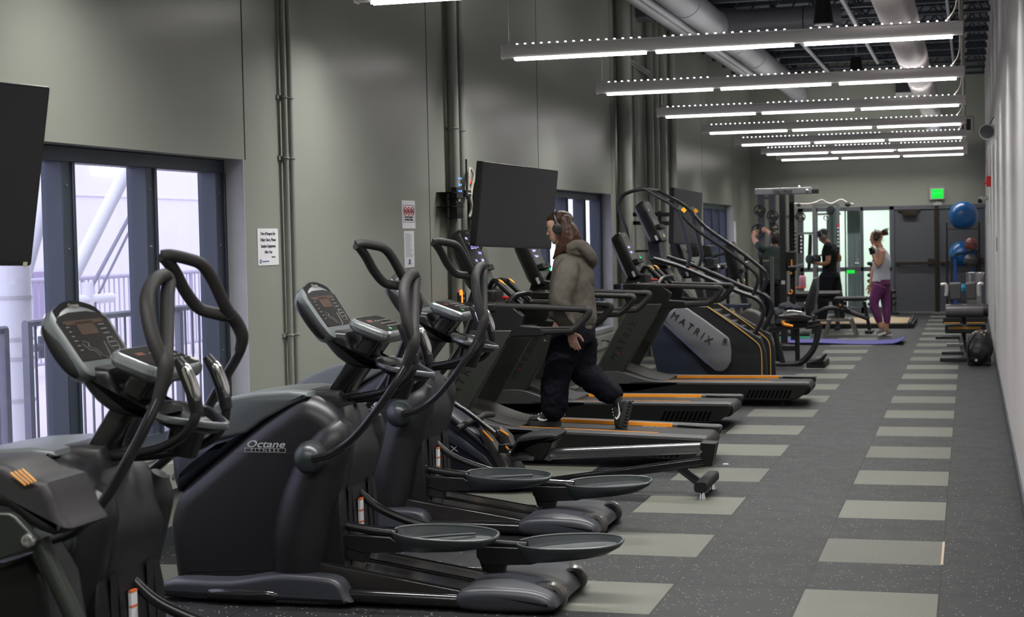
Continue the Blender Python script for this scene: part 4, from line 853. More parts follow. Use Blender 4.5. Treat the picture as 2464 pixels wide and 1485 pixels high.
# ================================================================ TREADMILLS
tread_m = mat('treadmill_black', (0.007, 0.007, 0.007), 0.42, spec=0.35, bump=0.1, nscale=300)
trail_m = mat('foot_rail_grey', (0.060, 0.060, 0.062), 0.42, noise=0.08, nscale=20)
hood_m = mat('motor_hood_grey', (0.040, 0.038, 0.035), 0.40)
belt_m = mat('running_belt', (0.014, 0.014, 0.014), 0.55, spec=0.35, bump=0.3, nscale=250)
upr_m = mat('upright_paint', (0.027, 0.030, 0.025), 0.40, spec=0.4)
mono_m = mat('faded_letter', (0.006, 0.006, 0.006), 0.5)
violet_m = mat('violet_digits', (0.45, 0.42, 1), 0.5, emit=(0.42, 0.40, 1.0), estr=1.5)
lit_green = mat('lit_green', (0.02, 0.6, 0.2), 0.4, emit=(0.0, 0.7, 0.2), estr=0.7)
lit_red = mat('lit_red', (0.8, 0.05, 0.03), 0.4, emit=(1, 0.08, 0.03), estr=0.4)
def console_face(t, W0, f, lines, big=None):
    """dark upright display: f(a,b,d) with a across, b up, d out of the face"""
    body = [[f(a, b, d) for a, b in rrect(W0*k, 0.46*k2, 0.04, 4)] for k, k2, d in ((0.62, 0.70, -0.13), (0.90, 0.93, -0.10), (1.0, 1.0, -0.05), (1.0, 1.0, -0.008), (0.97, 0.985, 0.0))]
    c = put('console', MB().loft(body), tread_m, t)
    put('display_glass', MB().prism(rrect(W0-0.05, 0.285, 0.02), lambda a, b: f(a, b+0.070, 0.0), lambda a, b: f(a, b+0.070, 0.002)), mat('display_dark', (0.016, 0.017, 0.017), 0.22), c)
    put('key_panel', MB().prism(rrect(W0-0.06, 0.095, 0.012), lambda a, b: f(a, b-0.160, 0.0), lambda a, b: f(a, b-0.160, 0.006)), mat('key_panel_grey', (0.055, 0.055, 0.055), 0.4), c)
    put('device_ledge', MB().prism([(-0.125, -0.015), (0.125, -0.015), (0.125, 0.028), (0.045, 0.028), (0.038, 0.008), (-0.03, 0.008), (-0.045, 0.030), (-0.125, 0.030)], lambda a, b: f(a, b-0.082, 0.0), lambda a, b: f(a, b-0.088, 0.045)), matte_m, c, bevel=0.004)
    put('go_key', MB().prism(rrect(0.022, 0.028, 0.003, 2), lambda a, b: f(a+0.055, b-0.175, 0.006), lambda a, b: f(a+0.055, b-0.175, 0.009)), lit_green, c)
    put('stop_key', MB().prism(rrect(0.022, 0.028, 0.003, 2), lambda a, b: f(a+0.082, b-0.175, 0.006), lambda a, b: f(a+0.082, b-0.175, 0.009)), lit_red, c)
    put('serial_label', MB().prism(rrect(0.025, 0.055, 0.002, 2), lambda a, b: f(-W0/2-0.001, b-0.18, a-0.035), lambda a, b: f(-W0/2-0.003, b-0.18, a-0.035)), mat('label_grey', (0.35, 0.35, 0.35), 0.6), c)
    put('badge', MB().prism([(-0.045, 0.022), (0.045, 0.022), (0.03, 0.0), (-0.03, 0.0)], lambda a, b: f(a, b+0.19, 0.002), lambda a, b: f(a, b+0.19, 0.003)), mat('badge_grey', (0.10, 0.10, 0.10), 0.4), c)
    ux, uy = f(1, 0)-f(0, 0), f(0, 1)-f(0, 0)
    for s_, size, a, b in lines:
        text('display_text', s_, size, f(a, b, 0.0022), ux, uy, violet_m, c, ext=0.0003)
    return c
def treadmill(label, loc, lines, dz=0.0):
    X0, Y0_ = loc; W_ = 0.77
    t = thing('treadmill', label, 'treadmill', (X0, Y0_, 0), 'treadmills')
    V = lambda x, y, z: Vector((X0+x, Y0_+y, z))
    sl = lambda poly, y0, y1: MB().slab([(X0+x, z) for x, z in poly], Y0_+y0, Y0_+y1)
    side = [(-1.97, 0.06), (-1.97, 0.20), (-1.60, 0.205), (-0.01, 0.195), (0.0, 0.165), (-0.03, 0.115), (-0.09, 0.072), (-0.18, 0.055)]
    dk = put('deck_frame', sl(side, 0.0, 0.045).slab([(X0+x, z) for x, z in side], Y0_+W_-0.045, Y0_+W_).bb(X0-1.9, X0-0.1, Y0_+0.04, Y0_+W_-0.04, 0.08, 0.15), tread_m, t, bevel=0.006)
    top = [(-1.62, 0.195), (-1.62, 0.215), (-0.02, 0.213), (0.002, 0.205), (0.004, 0.185), (-0.03, 0.180)]
    for y0, y1, l in ((0.0, 0.135, 'near'), (W_-0.135, W_, 'far')):
        r = put('foot_rail', sl(top, y0, y1), trail_m, t, bevel=0.006)
        if l == 'near':
            put('orange_strip', MB().bb(X0-1.36, X0-0.34, Y0_+0.127, Y0_+0.137, 0.214, 0.2165), orange_m, r)
        else:
            put('orange_strip', MB().bb(X0-1.29, X0-0.33, Y0_+W_-0.150, Y0_+W_-0.133, 0.195, 0.219), orange_m, r)
            put('rail_hook', sl([(-0.30, 0.214), (0.002, 0.214), (0.006, 0.19), (-0.04, 0.10), (-0.075, 0.085), (-0.09, 0.15), (-0.11, 0.195)], W_-0.16, W_-0.10), mat('hook_black', (0.015, 0.015, 0.015), 0.4), r, bevel=0.006)
    rg = []
    for k in range(9):
        a = math.radians(90-22.5*k); rg.append((-0.045+0.05*math.cos(a), 0.142+0.052*math.sin(a)))
    put('running_belt', sl([(-1.60, 0.194)]+rg+[(-1.60, 0.09)], 0.137, W_-0.137), belt_m, t)
    q = MB()
    for k in range(4): q.bar(V(-0.50+k*0.045, W_-0.155, 0.1955), V(-0.53+k*0.045, W_-0.20, 0.1955), 0.007, 0.001)
    put('belt_mark', q, letter_m, t)
    # motor hood, full width, rising to the front
    hp = cr([(-1.97, 0.12), (-1.99, 0.28), (-1.90, 0.335), (-1.76, 0.34), (-1.62, 0.305), (-1.46, 0.245), (-1.30, 0.218)], 3)+[(-1.30, 0.16), (-1.6, 0.12)]
    put('motor_hood', sl(hp, 0.10, W_-0.10), hood_m, t)
    for y0, y1 in ((0.0, 0.11), (W_-0.11, W_)):
        hp2 = cr([(-1.97, 0.12), (-1.99, 0.24), (-1.90, 0.30), (-1.72, 0.31), (-1.56, 0.262), (-1.40, 0.222), (-1.18, 0.216)], 3)+[(-1.18, 0.19), (-1.6, 0.12)]
        put('hood_shoulder', sl(hp2, y0, y1), trail_m, t, bevel=0.004)
    q = MB()
    for k in range(11):
        x = -0.56+k*0.036; q.prism([(0, 0), (0.020, 0), (0.055, 0.075), (0.035, 0.075)], lambda a, b: V(x+a, -0.0015, 0.072+b), lambda a, b: V(x+a, 0.004, 0.072+b))
    put('side_vent', q, mat('vent_black', (0.001, 0.001, 0.001), 0.9, spec=0.05), dk)
    for x, y in ((-0.25, 0.10), (-0.25, W_-0.10), (-1.8, 0.12), (-1.8, W_-0.12)): put('foot', MB().cyl(V(x, y, 0), V(x, y, 0.09), 0.03, 0.022), matte_m, t)
    # uprights
    for k, (y0, y1) in enumerate(((0.01, 0.085), (W_-0.085, W_-0.01))):
        u = put('upright', sl([(-1.60, 0.93), (-1.955, 0.27), (-1.70, 0.26), (-1.30, 0.93)], y0, y1), upr_m, t, bevel=0.012)
        put('edge_trim', MB().bar(V(-1.603, y0+0.02, 0.90), V(-1.945, y0+0.02, 0.29), 0.03, 0.010, (0, 1, 0)), mat('trim_grey', (0.11, 0.12, 0.12), 0.3, metal=0.5), u)
        if k == 0:
            d = Vector((0.27, 0, 0.43)); n = Vector((-0.43, 0, 0.27))
            o = V(-1.665, y0-0.001, 0.595)
            text('brand_lettering', 'M A T R I X', 0.088, o, d, n, mono_m, u, sx=0.95)
            put('red_mark', MB().prism([(-0.008, 0), (0.008, 0), (0, 0.012)], lambda a, b: o+d.normalized()*(-0.125+a)+n.normalized()*(b-0.02)+Vector((0, -0.001, 0)), lambda a, b: o+d.normalized()*(-0.125+a)+n.normalized()*(b-0.02)), red_m, u)
    # handrails with the loop at the rear end
    for y in (0.045, W_-0.045):
        h = MB().bar(V(-1.50, y, 1.095), V(-0.80, y, 1.065), 0.062, 0.042, r=0.018)
        h.tube([V(-0.84, y, 1.066), V(-0.785, y, 1.062), V(-0.775, y, 1.045), V(-0.80, y, 1.005), V(-0.86, y, 0.945), V(-0.90, y, 0.925)], [0.026, 0.027, 0.027, 0.026, 0.026, 0.025], 12, 4)
        h.bar(V(-0.88, y, 0.925), V(-1.45, y, 0.905), 0.050, 0.050, r=0.018)
        hr = put('handrail', h, foam_m, t)
        put('handrail_bracket', MB().slab([(X0+a, b) for a, b in [(-1.62, 1.10), (-1.30, 1.09), (-1.22, 1.02), (-1.24, 0.96), (-1.10, 0.95), (-1.08, 0.885), (-1.30, 0.88), (-1.36, 0.83), (-1.60, 0.83), (-1.66, 0.98)]], Y0_+y-0.030, Y0_+y+0.030), tread_m, t, bevel=0.01)
        put('grip_line', MB().bar(V(-1.20, y-0.026, 0.945), V(-0.90, y-0.026, 0.948), 0.004, 0.006), mat('grip_sheen', (0.10, 0.10, 0.10), 0.3), hr)
    # dash with cup wells
    do = cr([(-1.70, 0.10), (-1.72, W_/2), (-1.70, W_-0.10), (-1.60, W_-0.01), (-1.42, W_-0.01), (-1.40, W_-0.18), (-1.46, W_/2), (-1.40, 0.18), (-1.42, 0.01), (-1.60, 0.01)], 3, True)
    ds = put('dash', MB().slabz([(X0+a, Y0_+b) for a, b in do], 1.05, 1.112), tread_m, t, bevel=0.012)
    for y in (0.16, W_-0.16): put('cup_well', MB().torus(V(-1.55, y, 1.112), 0.045, 0.010, (0, 0, 1)).cyl(V(-1.55, y, 1.108), V(-1.55, y, 1.114), 0.04), gloss_m, ds)
    put('stop_button', MB().bb(X0-1.47, X0-1.40, Y0_+W_/2-0.04, Y0_+W_/2+0.04, 1.125, 1.145), red_m, ds, bevel=0.008)
    put('console_neck', sl([(-1.72, 1.06), (-1.50, 1.06), (-1.50, 1.19), (-1.66, 1.22)], 0.26, W_-0.26), tread_m, t, bevel=0.012)
    # forward grips with orange thumb keys and sensors
    for y, s in ((0.26, -1), (W_-0.26, 1)):
        a, b, c, d = V(-1.30, y, 1.09), V(-1.36, y, 1.145), V(-1.455, y, 1.235), V(-1.47, y-s*0.02, 1.25)
        g_ = put('forward_grip', MB().tube([a, b, c, d], [0.018, 0.021, 0.023, 0.018], 12, 5).tube([d, V(-1.52, y-s*0.05, 1.255), V(-1.56, y-s*0.10, 1.20), V(-1.57, y-s*0.12, 1.13)], 0.018, 10, 5), black_m, t)
        put('thumb_key', MB().ball(c+Vector((0.012, 0, 0.014)), 1, 14, 8, (0.032, 0.014, 0.010), Matrix.Rotation(math.radians(38), 3, 'Y')), mat('key_amber', (0.80, 0.36, 0.02), 0.4), g_)
        put('sensor_strip', MB().bar(b+Vector((-0.02, 0, 0.042)), a+Vector((0.0, 0, 0.03)), 0.012, 0.006), chrome_m, g_)
    put('cross_grip', MB().tube([V(-1.36, 0.12, 1.10), V(-1.34, 0.20, 1.15), V(-1.30, 0.30, 1.165), V(-1.28, W_/2, 1.165), V(-1.30, W_-0.30, 1.165), V(-1.34, W_-0.20, 1.15), V(-1.36, W_-0.12, 1.10)], 0.020, 12, 5), black_m, t)
    f0 = plane_f(V(-1.645, W_/2, 1.375+dz), (0, 1, 0), (-0.40, 0, 0.92)); sg = 1 if (f0(0, 0, 1)-f0(0, 0, 0)).x > 0 else -1
    f = lambda a, b, d=0.0: f0(a, b, d*sg)
    console_face(t, 0.34, f, lines)
    return t
T1 = treadmill('nearest treadmill, in use by the walking woman, display showing 25:13', (-1.70, 10.56),
               [('25:13', 0.062, -0.005, 0.098), ('4.4%', 0.026, -0.085, 0.160), ('3.0mph', 0.026, 0.085, 0.160), ('1.32', 0.026, -0.07, -0.012), ('124cal', 0.028, 0.085, 0.045), ('28:00', 0.026, 0.08, -0.012), ('02', 0.036, 0.10, 0.098)], 0.035)
for o in [c for c in COL.objects if c.parent is T1 and c.name.split('.')[0] in ('deck_frame', 'foot_rail', 'running_belt', 'belt_mark', 'motor_hood', 'hood_shoulder')]: o.rotation_euler = (0, 0.032, 0)
T2 = treadmill('empty second treadmill in the row, just behind the walking woman', (-1.835, 12.71), [('Sprint 8', 0.028, -0.03, 0.075), ('Programs', 0.026, -0.02, 0.025)])
put('rear_hood', MB().slab([(-1.835+a, b) for a, b in cr([(-1.80, 1.50), (-1.78, 1.575), (-1.92, 1.60), (-2.01, 1.585), (-2.06, 1.51), (-2.04, 1.485), (-1.92, 1.50)], 3, True)], 12.93, 13.26), black_m, T2, bevel=0.008)
put('select_key', MB().box((-1.835-1.575, 13.21, 1.29), (0.010, 0.03, 0.03)), lit_green, T2)
T3 = treadmill('third treadmill in the row, lettering down its upright, before the stair climber', (-1.395, 14.50), [('Sprint 8', 0.028, -0.04, 0.075), ('Programs', 0.026, -0.03, 0.025)])
put('select_key', MB().box((-1.395-1.595, 15.0, 1.335), (0.010, 0.03, 0.03)), lit_green, T3)

# ================================================================ ROWING MACHINE
YR = 9.58
rt = thing('rowing_machine', 'black rowing machine with a long silver seat rail, beside the nearest treadmill', 'rowing machine', (-2.3, YR, 0))
blue_black = mat('rower_blue_black', (0.016, 0.018, 0.028), 0.33)
put('seat_rail', MB().bar(P(1160, 1100, Y=YR), P(1692, 1078, Y=YR), 0.075, 0.062, r=0.008), steel_m, rt)
q = MB()
for dz in (-0.016, 0.014): q.bar(P(1240, 1097, Y=YR)+Vector((0, -0.038, dz)), P(1690, 1078, Y=YR)+Vector((0, -0.038, dz)), 0.004, 0.006)
put('rail_groove', q, mat('rail_shadow_paint', (0.12, 0.12, 0.12), 0.4, metal=0.6), rt)
e = put('rear_bracket', MB().slab(XZ([(1688, 1062), (1727, 1064), (1716, 1119), (1706, 1119), (1688, 1098)], YR), YR-0.06, YR+0.06), tread_m, rt, bevel=0.006)
c = P(1686, 1087, Y=YR-0.06); put('bolt', MB().cyl(c, c-Vector((0, 0.006, 0)), 0.010), screw_m, e)
put('lower_beam', MB().bar(P(1712, 1108, Y=YR), P(1300, 1163, Y=YR), 0.08, 0.052, r=0.01).bar(P(1310, 1163, Y=YR), P(1000, 1180, Y=YR), 0.08, 0.052, r=0.01), gloss_m, rt)
a = P(1636, 1125, Y=YR); b = P(1697, 1172, Y=YR)
lg = put('rear_leg', MB().bar(a, b, 0.07, 0.045, r=0.008), gloss_m, rt)
put('foot_bar', MB().bar((b.x+0.01, YR-0.24, 0.075), (b.x+0.01, YR+0.24, 0.075), 0.075, 0.06, r=0.018), matte_m, lg)
for y in (YR-0.19, YR+0.19): put('levelling_foot', MB().cyl((b.x+0.01, y, 0), (b.x+0.01, y, 0.05), 0.025, 0.012), chrome_m, lg)
put('front_leg', MB().bar((-3.25, YR-0.24, 0.03), (-3.25, YR+0.24, 0.03), 0.07, 0.06, r=0.015), matte_m, rt)
# flywheel housing and boom
hs = put('housing', MB().puff(cr(XZ([(1005, 985), (1040, 955), (1068, 958), (1120, 1000), (1190, 1062), (1244, 1118), (1262, 1158), (1240, 1172), (1000, 1180), (940, 1120), (955, 1030)], YR), 2, True), YR-0.16, YR+0.14, 0.03, 4), blue_black, rt)
put('boom', MB().tube([P(1064, 957, Y=YR-0.17), P(1115, 985, Y=YR-0.17), P(1190, 1042, Y=YR-0.15)], 0.016, 12, 4).tube([P(1072, 1002, Y=YR-0.17), P(1130, 1045, Y=YR-0.17), P(1205, 1110, Y=YR-0.17), P(1252, 1165, Y=YR-0.17)], 0.010, 10, 4), gloss_m, rt)
put('lower_guard', MB().puff(XZ([(1075, 1010), (1110, 1028), (1190, 1090), (1210, 1120), (1120, 1065), (1068, 1040)], YR), YR-0.185, YR-0.16, 0.01, 2), mat('guard_slate', (0.040, 0.044, 0.060), 0.4), rt, bevel=0.003)
text('brand_lettering', 'MATRIX', 0.052, P(1052, 1081, Y=YR-0.166), (1, 0, 0.02), UZ, letter_m, rt, sx=1.45)
# footplates with orange strips
for i, px in enumerate((((1152, 1030), (1180, 1066), (1232, 1130), (1214, 1140)), ((1192, 1028), (1218, 1052), (1246, 1098), (1232, 1106)))):
    yf = YR-0.13+0.22*i; A, B = P(*px[0], Y=yf), P(*px[2], Y=yf)
    pl = put('footplate', MB().puff(XZ([(px[0][0], px[0][1]), (px[0][0]+14, px[0][1]-4), (px[1][0]+12, px[1][1]-4), (px[2][0], px[2][1]), (px[3][0], px[3][1]), (px[1][0]-6, px[1][1]+8)], yf), yf-0.05, yf+0.05, 0.012, 2), hood_m, rt)
    a, b = P(px[0][0]+10, px[0][1]+6, Y=yf-0.055), P(px[1][0]+6, px[1][1]-4, Y=yf-0.055)
    put('orange_strip', MB().bar(a, b, 0.008, 0.010, (0, 1, 0)), orange_m, pl)
put('foot_strap', MB().tube([P(1202, 1078, Y=YR-0.19), P(1222, 1072, Y=YR-0.15), P(1240, 1080, Y=YR-0.05)], 0.014, 8, 4).box(P(1212, 1080, Y=YR-0.19), (0.06, 0.03, 0.05)), matte_m, rt)
put('buckle_tab', MB().bar(P(1217, 1074, Y=YR-0.21), P(1223, 1082, Y=YR-0.21), 0.008, 0.008), orange_m, rt)
put('pivot_hub', MB().torus(P(1188, 1046, Y=YR-0.06), 0.035, 0.010, (0.3, 1, 0)).cyl(P(1188, 1046, Y=YR-0.08), P(1188, 1046, Y=YR+0.1), 0.02), gloss_m, rt)
# handle
h0 = P(1152, 1008, Y=YR)
h = put('row_handle', MB().tube([h0+Vector((-0.07, -0.22, -0.035)), h0+Vector((-0.01, -0.07, 0.005)), h0+Vector((0.01, 0.0, 0.01)), h0+Vector((0.01, 0.07, 0.015)), h0+Vector((0.02, 0.24, 0.0))], [0.019, 0.020, 0.014, 0.020, 0.019], 12, 4), foam_m, rt)
put('handle_cradle', MB().box(h0+Vector((-0.03, 0, -0.03)), (0.10, 0.09, 0.05)).tube([h0+Vector((-0.14, -0.1, 0.0)), h0+Vector((-0.10, -0.02, -0.01)), h0+Vector((-0.05, 0.0, -0.02))], 0.014, 8, 4), black_m, rt, bevel=0.01)
# seat
so = XZ([(1240, 1090), (1250, 1062), (1262, 1046), (1300, 1038), (1345, 1036), (1352, 1043), (1348, 1052), (1300, 1060), (1266, 1064), (1252, 1094)], YR)
st = put('seat', MB().puff(so, YR-0.15, YR+0.15, 0.02, 3), matte_m, rt)
put('seat_carriage', MB().loft([[Vector((x, y, z)) for x, y in ((x0_, YR-w_), (x1_, YR-w_), (x1_, YR+w_), (x0_, YR+w_))] for x0_, x1_, w_, z in ((P(1262, 1062, Y=YR).x, P(1342, 1060, Y=YR).x, 0.12, P(1300, 1058, Y=YR).z), (P(1285, 1104, Y=YR).x, P(1312, 1104, Y=YR).x, 0.055, P(1300, 1106, Y=YR).z))]), black_m, rt, bevel=0.008)
for dx_ in (-0.08, 0.03): put('seat_roller', MB().cyl(P(1278, 1098, Y=YR)+Vector((dx_+0.1, -0.07, 0)), P(1278, 1098, Y=YR)+Vector((dx_+0.1, 0.07, 0)), 0.018), chrome_m, rt)

# ================================================================ STAIR CLIMBER
YC0, YC1 = 16.2, 17.0
ct = thing('stair_climber', 'tall black stair climber with grey lettered side panel and long curved handrails', 'stair climber', (-2.7, 16.6, 0))
ZT = P(1700, 895, Y=YC0).z
def low(pts): return [(x, z if z > ZT+0.02 else 0.004) for x, z in XZ(pts, YC0)]
for y0, y1 in ((YC0, YC0+0.07), (YC1-0.07, YC1)):
    bd = put('side_body', MB().slab(low([(1566, 827), (1590, 896), (1846, 896), (1843, 850), (1832, 815), (1760, 772), (1700, 737), (1655, 735), (1620, 735)]), y0, y1), mat('climber_black', (0.013, 0.014, 0.016), 0.4), ct, bevel=0.01)
    gold = MB().tube([Vector((x, y0-0.002, z)) for x, z in low([(1700, 737), (1762, 779), (1812, 817), (1828, 834), (1833, 862), (1833, 896)])], 0.006, 6, 3)
    put('gold_line', gold, mat('gold_line', (0.45, 0.27, 0.06), 0.4), bd)
pn = put('side_panel', MB().puff(cr(XZ([(1599, 771), (1612, 752), (1632, 738), (1656, 742), (1740, 802), (1757, 822), (1760, 868), (1745, 892), (1724, 893), (1700, 872)], YC0), 2, True), YC0-0.03, YC0+0.01, 0.015, 3), mat('panel_light_grey', (0.15, 0.15, 0.16), 0.38), ct)
put('panel_band', MB().slab(XZ([(1599, 773), (1640, 806), (1700, 862), (1726, 893), (1700, 874), (1598, 780)], YC0), YC0-0.034, YC0-0.02), mat('panel_blue_grey', (0.09, 0.10, 0.14), 0.4), pn)
a, b = P(1628, 765, Y=YC0-0.032), P(1700, 815, Y=YC0-0.032); d = b-a
text('brand_lettering', 'M A T R I X', 0.105, (a+b)/2, d, Vector((-d.z, 0, d.x)), mono_m, pn, sx=0.93)
put('panel_bolt', MB().torus(P(1745, 819, Y=YC0-0.035), 0.016, 0.006, (0, 1, 0)), groove_m, pn)
put('lower_skirt', MB().slab(low([(1566, 827), (1600, 775), (1728, 895), (1590, 896)]), YC0-0.015, YC0+0.01), mat('skirt_navy', (0.020, 0.026, 0.042), 0.4), ct, bevel=0.004)
A, B = P(1704, 745, Y=YC0), P(1822, 826, Y=YC0)
for i in range(6):
    k = (i+0.3)/6; c = A+(B-A)*k
    put('step', MB().bb(c.x-0.17, c.x+0.02, YC0+0.07, YC1-0.07, c.z-0.04, c.z-0.01).bb(c.x+0.0, c.x+0.02, YC0+0.07, YC1-0.07, c.z-0.13, c.z-0.03), hood_m, ct, bevel=0.004)
put('inner_body', MB().slab(low([(1580, 830), (1590, 896), (1830, 896), (1825, 860), (1690, 770), (1630, 750)]), YC0+0.07, YC1-0.07), matte_m, ct)
for s, ya in (('near', YC0+0.03), ('far', YC1-0.03)):
    up = [(1509, 556), (1492, 508), (1492, 484), (1506, 466), (1549, 455), (1573, 468), (1622, 497), (1671, 548), (1747, 601), (1806, 646), (1822, 664), (1822, 682), (1811, 712)]
    lo = [(1573, 622), (1600, 630), (1648, 646), (1769, 699), (1818, 718), (1836, 742), (1830, 775), (1800, 830), (1762, 893)]
    if s == 'near':
        pu, pl_ = [P(*q, Y=ya) for q in up], [P(*q, Y=ya) for q in lo]
    else:
        pu = [P(*q, Y=YC0+0.03)+Vector((0, ya-YC0-0.03, 0)) for q in up[4:]]; pl_ = [P(*q, Y=YC0+0.03)+Vector((0, ya-YC0-0.03, 0)) for q in lo[:-1]]
    r = put('upper_handrail', MB().tube(pu, 0.019, 10, 4), black_m, ct)
    put('lower_handrail', MB().tube(pl_, 0.024, 10, 4), black_m, ct)
    o_ = Vector((0, ya-YC0-0.03, 0))
    put('rail_post', MB().tube([P(*q, Y=YC0+0.03)+o_ for q in ((1634, 508), (1643, 540), (1657, 596), (1660, 620), (1652, 650))], 0.021, 10, 4), mat('post_blue_black', (0.018, 0.020, 0.03), 0.3), ct)
    c = P(1638, 505, Y=YC0+0.03)+o_
    put('pulse_sensor', MB().bar(c+Vector((-0.02, -0.005, 0.03)), c+Vector((0.03, -0.005, 0.0)), 0.03, 0.035), chrome_m, r); put('thumb_key', MB().bar(c+Vector((0.02, -0.012, 0.012)), c+Vector((0.05, -0.012, -0.02)), 0.03, 0.035), MATS['key_amber'], r)
put('top_crossbar', MB().tube([P(1549, 455, Y=YC0+0.03), P(1549, 455, Y=YC0+0.03)+Vector((0, YC1-YC0-0.06, 0))], 0.019, 10, 1), black_m, ct)
put('front_crossbar', MB().tube([P(1509, 556, Y=YC0+0.03), P(1520, 600, Y=YC0+0.2), P(1540, 604, Y=YC0+0.35), P(1570, 603, Y=YC0+0.4)], 0.012, 8, 4), black_m, ct)
put('console_post', MB().slab(XZ([(1560, 582), (1590, 580), (1598, 650), (1572, 650)], 16.6), 16.5, 16.7), MATS['post_blue_black'], ct, bevel=0.01)
put('console_base', MB().slab(XZ([(1560, 640), (1600, 640), (1690, 740), (1620, 740)], 16.6), 16.48, 16.72), black_m, ct, bevel=0.01)
A, B = P(1547, 484, Y=16.44), P(1592, 578, Y=16.44); v = A-B
f0 = plane_f(((A.x+B.x)/2, 16.6, (A.z+B.z)/2), (0, 1, 0), v); sg = 1 if (f0(0, 0, 1)-f0(0, 0, 0)).x > 0 else -1
console_face(ct, 0.36, lambda a, b, d=0.0: f0(a, b, d*sg), [('8', 0.03, -0.08, 0.12)])
put('tray', MB().slab(XZ([(1560, 618), (1600, 625), (1610, 640), (1575, 640)], 16.5), 16.4, 16.8), black_m, ct, bevel=0.012)
# ================================================================ PEOPLE
skin_m = mat('skin_fair', (0.50, 0.29, 0.215), 0.5, noise=0.05, nscale=30)
skin2_m = mat('skin_tan', (0.27, 0.13, 0.075), 0.5)
skin3_m = mat('skin_warm', (0.52, 0.27, 0.17), 0.5)
hair_m = mat('brown_hair', (0.036, 0.016, 0.009), 0.45, spec=0.25, noise=0.35, nscale=18, bump=0.15)
hair2_m = mat('black_hair', (0.012, 0.009, 0.008), 0.45, bump=0.5)
hoodie_m = mat('taupe_hoodie', (0.088, 0.080, 0.066), 0.9, spec=0.2, noise=0.15, nscale=30, bump=0.3)
pants_m = mat('navy_black_pants', (0.0045, 0.005, 0.009), 0.85, bump=0.2, spec=0.12)
white_rub = mat('white_print', (0.75, 0.75, 0.72), 0.5)
def solid(name, mb, m, parent, voxel=0.007, smooth=4, fac=0.6, label=None, disp=0.0, dscale=0.08):
    """overlapping volumes fused into one continuous skin"""
    o = put(name, mb, m, parent, ang=80, label=label)
    r = o.modifiers.new('fuse', 'REMESH'); r.mode = 'VOXEL'; r.voxel_size = voxel; r.use_smooth_shade = True
    if smooth: q = o.modifiers.new('relax', 'SMOOTH'); q.iterations = smooth; q.factor = fac
    if disp:
        tx = bpy.data.textures.new(name+'_folds', 'CLOUDS'); tx.noise_scale = dscale; tx.noise_depth = 2
        d = o.modifiers.new('folds', 'DISPLACE'); d.texture = tx; d.strength = disp; d.mid_level = 0.5; d.texture_coords = 'GLOBAL'
    return o
def etube(mb, pts, rx, ry, n=20, sm=4):
    """upright-ish trunk: ellipse rings with own x and y radii, horizontal"""
    P5 = cr([(*p, a, b) for p, a, b in zip(pts, rx, ry)], sm)
    mb.loft([[Vector((p[0]+p[3]*math.cos(t), p[1]+p[4]*math.sin(t), p[2])) for t in (2*math.pi*k/n for k in range(n))] for p in P5]); return mb
def hand(mb, w, d, n, s=1.0, curl=0.35, side=1):
    """palm from wrist w along d, palm facing n; thumb leaves on 'side'"""
    d = Vector(d).normalized(); n = Vector(n); n = (n-d*n.dot(d)).normalized(); b = d.cross(n)*side; w = Vector(w)
    mb.tube([w-d*0.02*s, w+d*0.02*s, w+d*0.055*s, w+d*0.088*s], [0.020*s, 0.028*s, 0.038*s, 0.034*s], 12, 4, flat=0.42, up=n)
    for k, (off, L, r) in enumerate(((0.030, 0.068, 0.0088), (0.011, 0.078, 0.0092), (-0.009, 0.072, 0.0088), (-0.028, 0.056, 0.0078))):
        p0 = w+d*0.075*s+b*off*s; c = curl*(1+0.15*k)
        d1 = (d*math.cos(c)+n*math.sin(c)+b*off*2.2).normalized(); d2 = (d*math.cos(2.1*c)+n*math.sin(2.1*c)+b*off*2).normalized(); d3 = (d*math.cos(3*c)+n*math.sin(3*c)).normalized()
        p1 = p0+d1*L*0.45*s; p2 = p1+d2*L*0.32*s; p3 = p2+d3*L*0.25*s
        mb.tube([p0, p1, p2, p3], [r*s, r*s, r*0.92*s, r*0.72*s], 8, 3)
    t0 = w+d*0.025*s+b*0.026*s; t1 = t0+(d*0.55+b*0.75+n*0.25).normalized()*0.036*s; t2 = t1+(d*0.85+b*0.35+n*0.3).normalized()*0.030*s; t3 = t2+(d*0.95+b*0.1+n*0.3).normalized()*0.020*s
    mb.tube([t0, t1, t2, t3], [0.013*s, 0.011*s, 0.010*s, 0.008*s], 8, 3); return mb
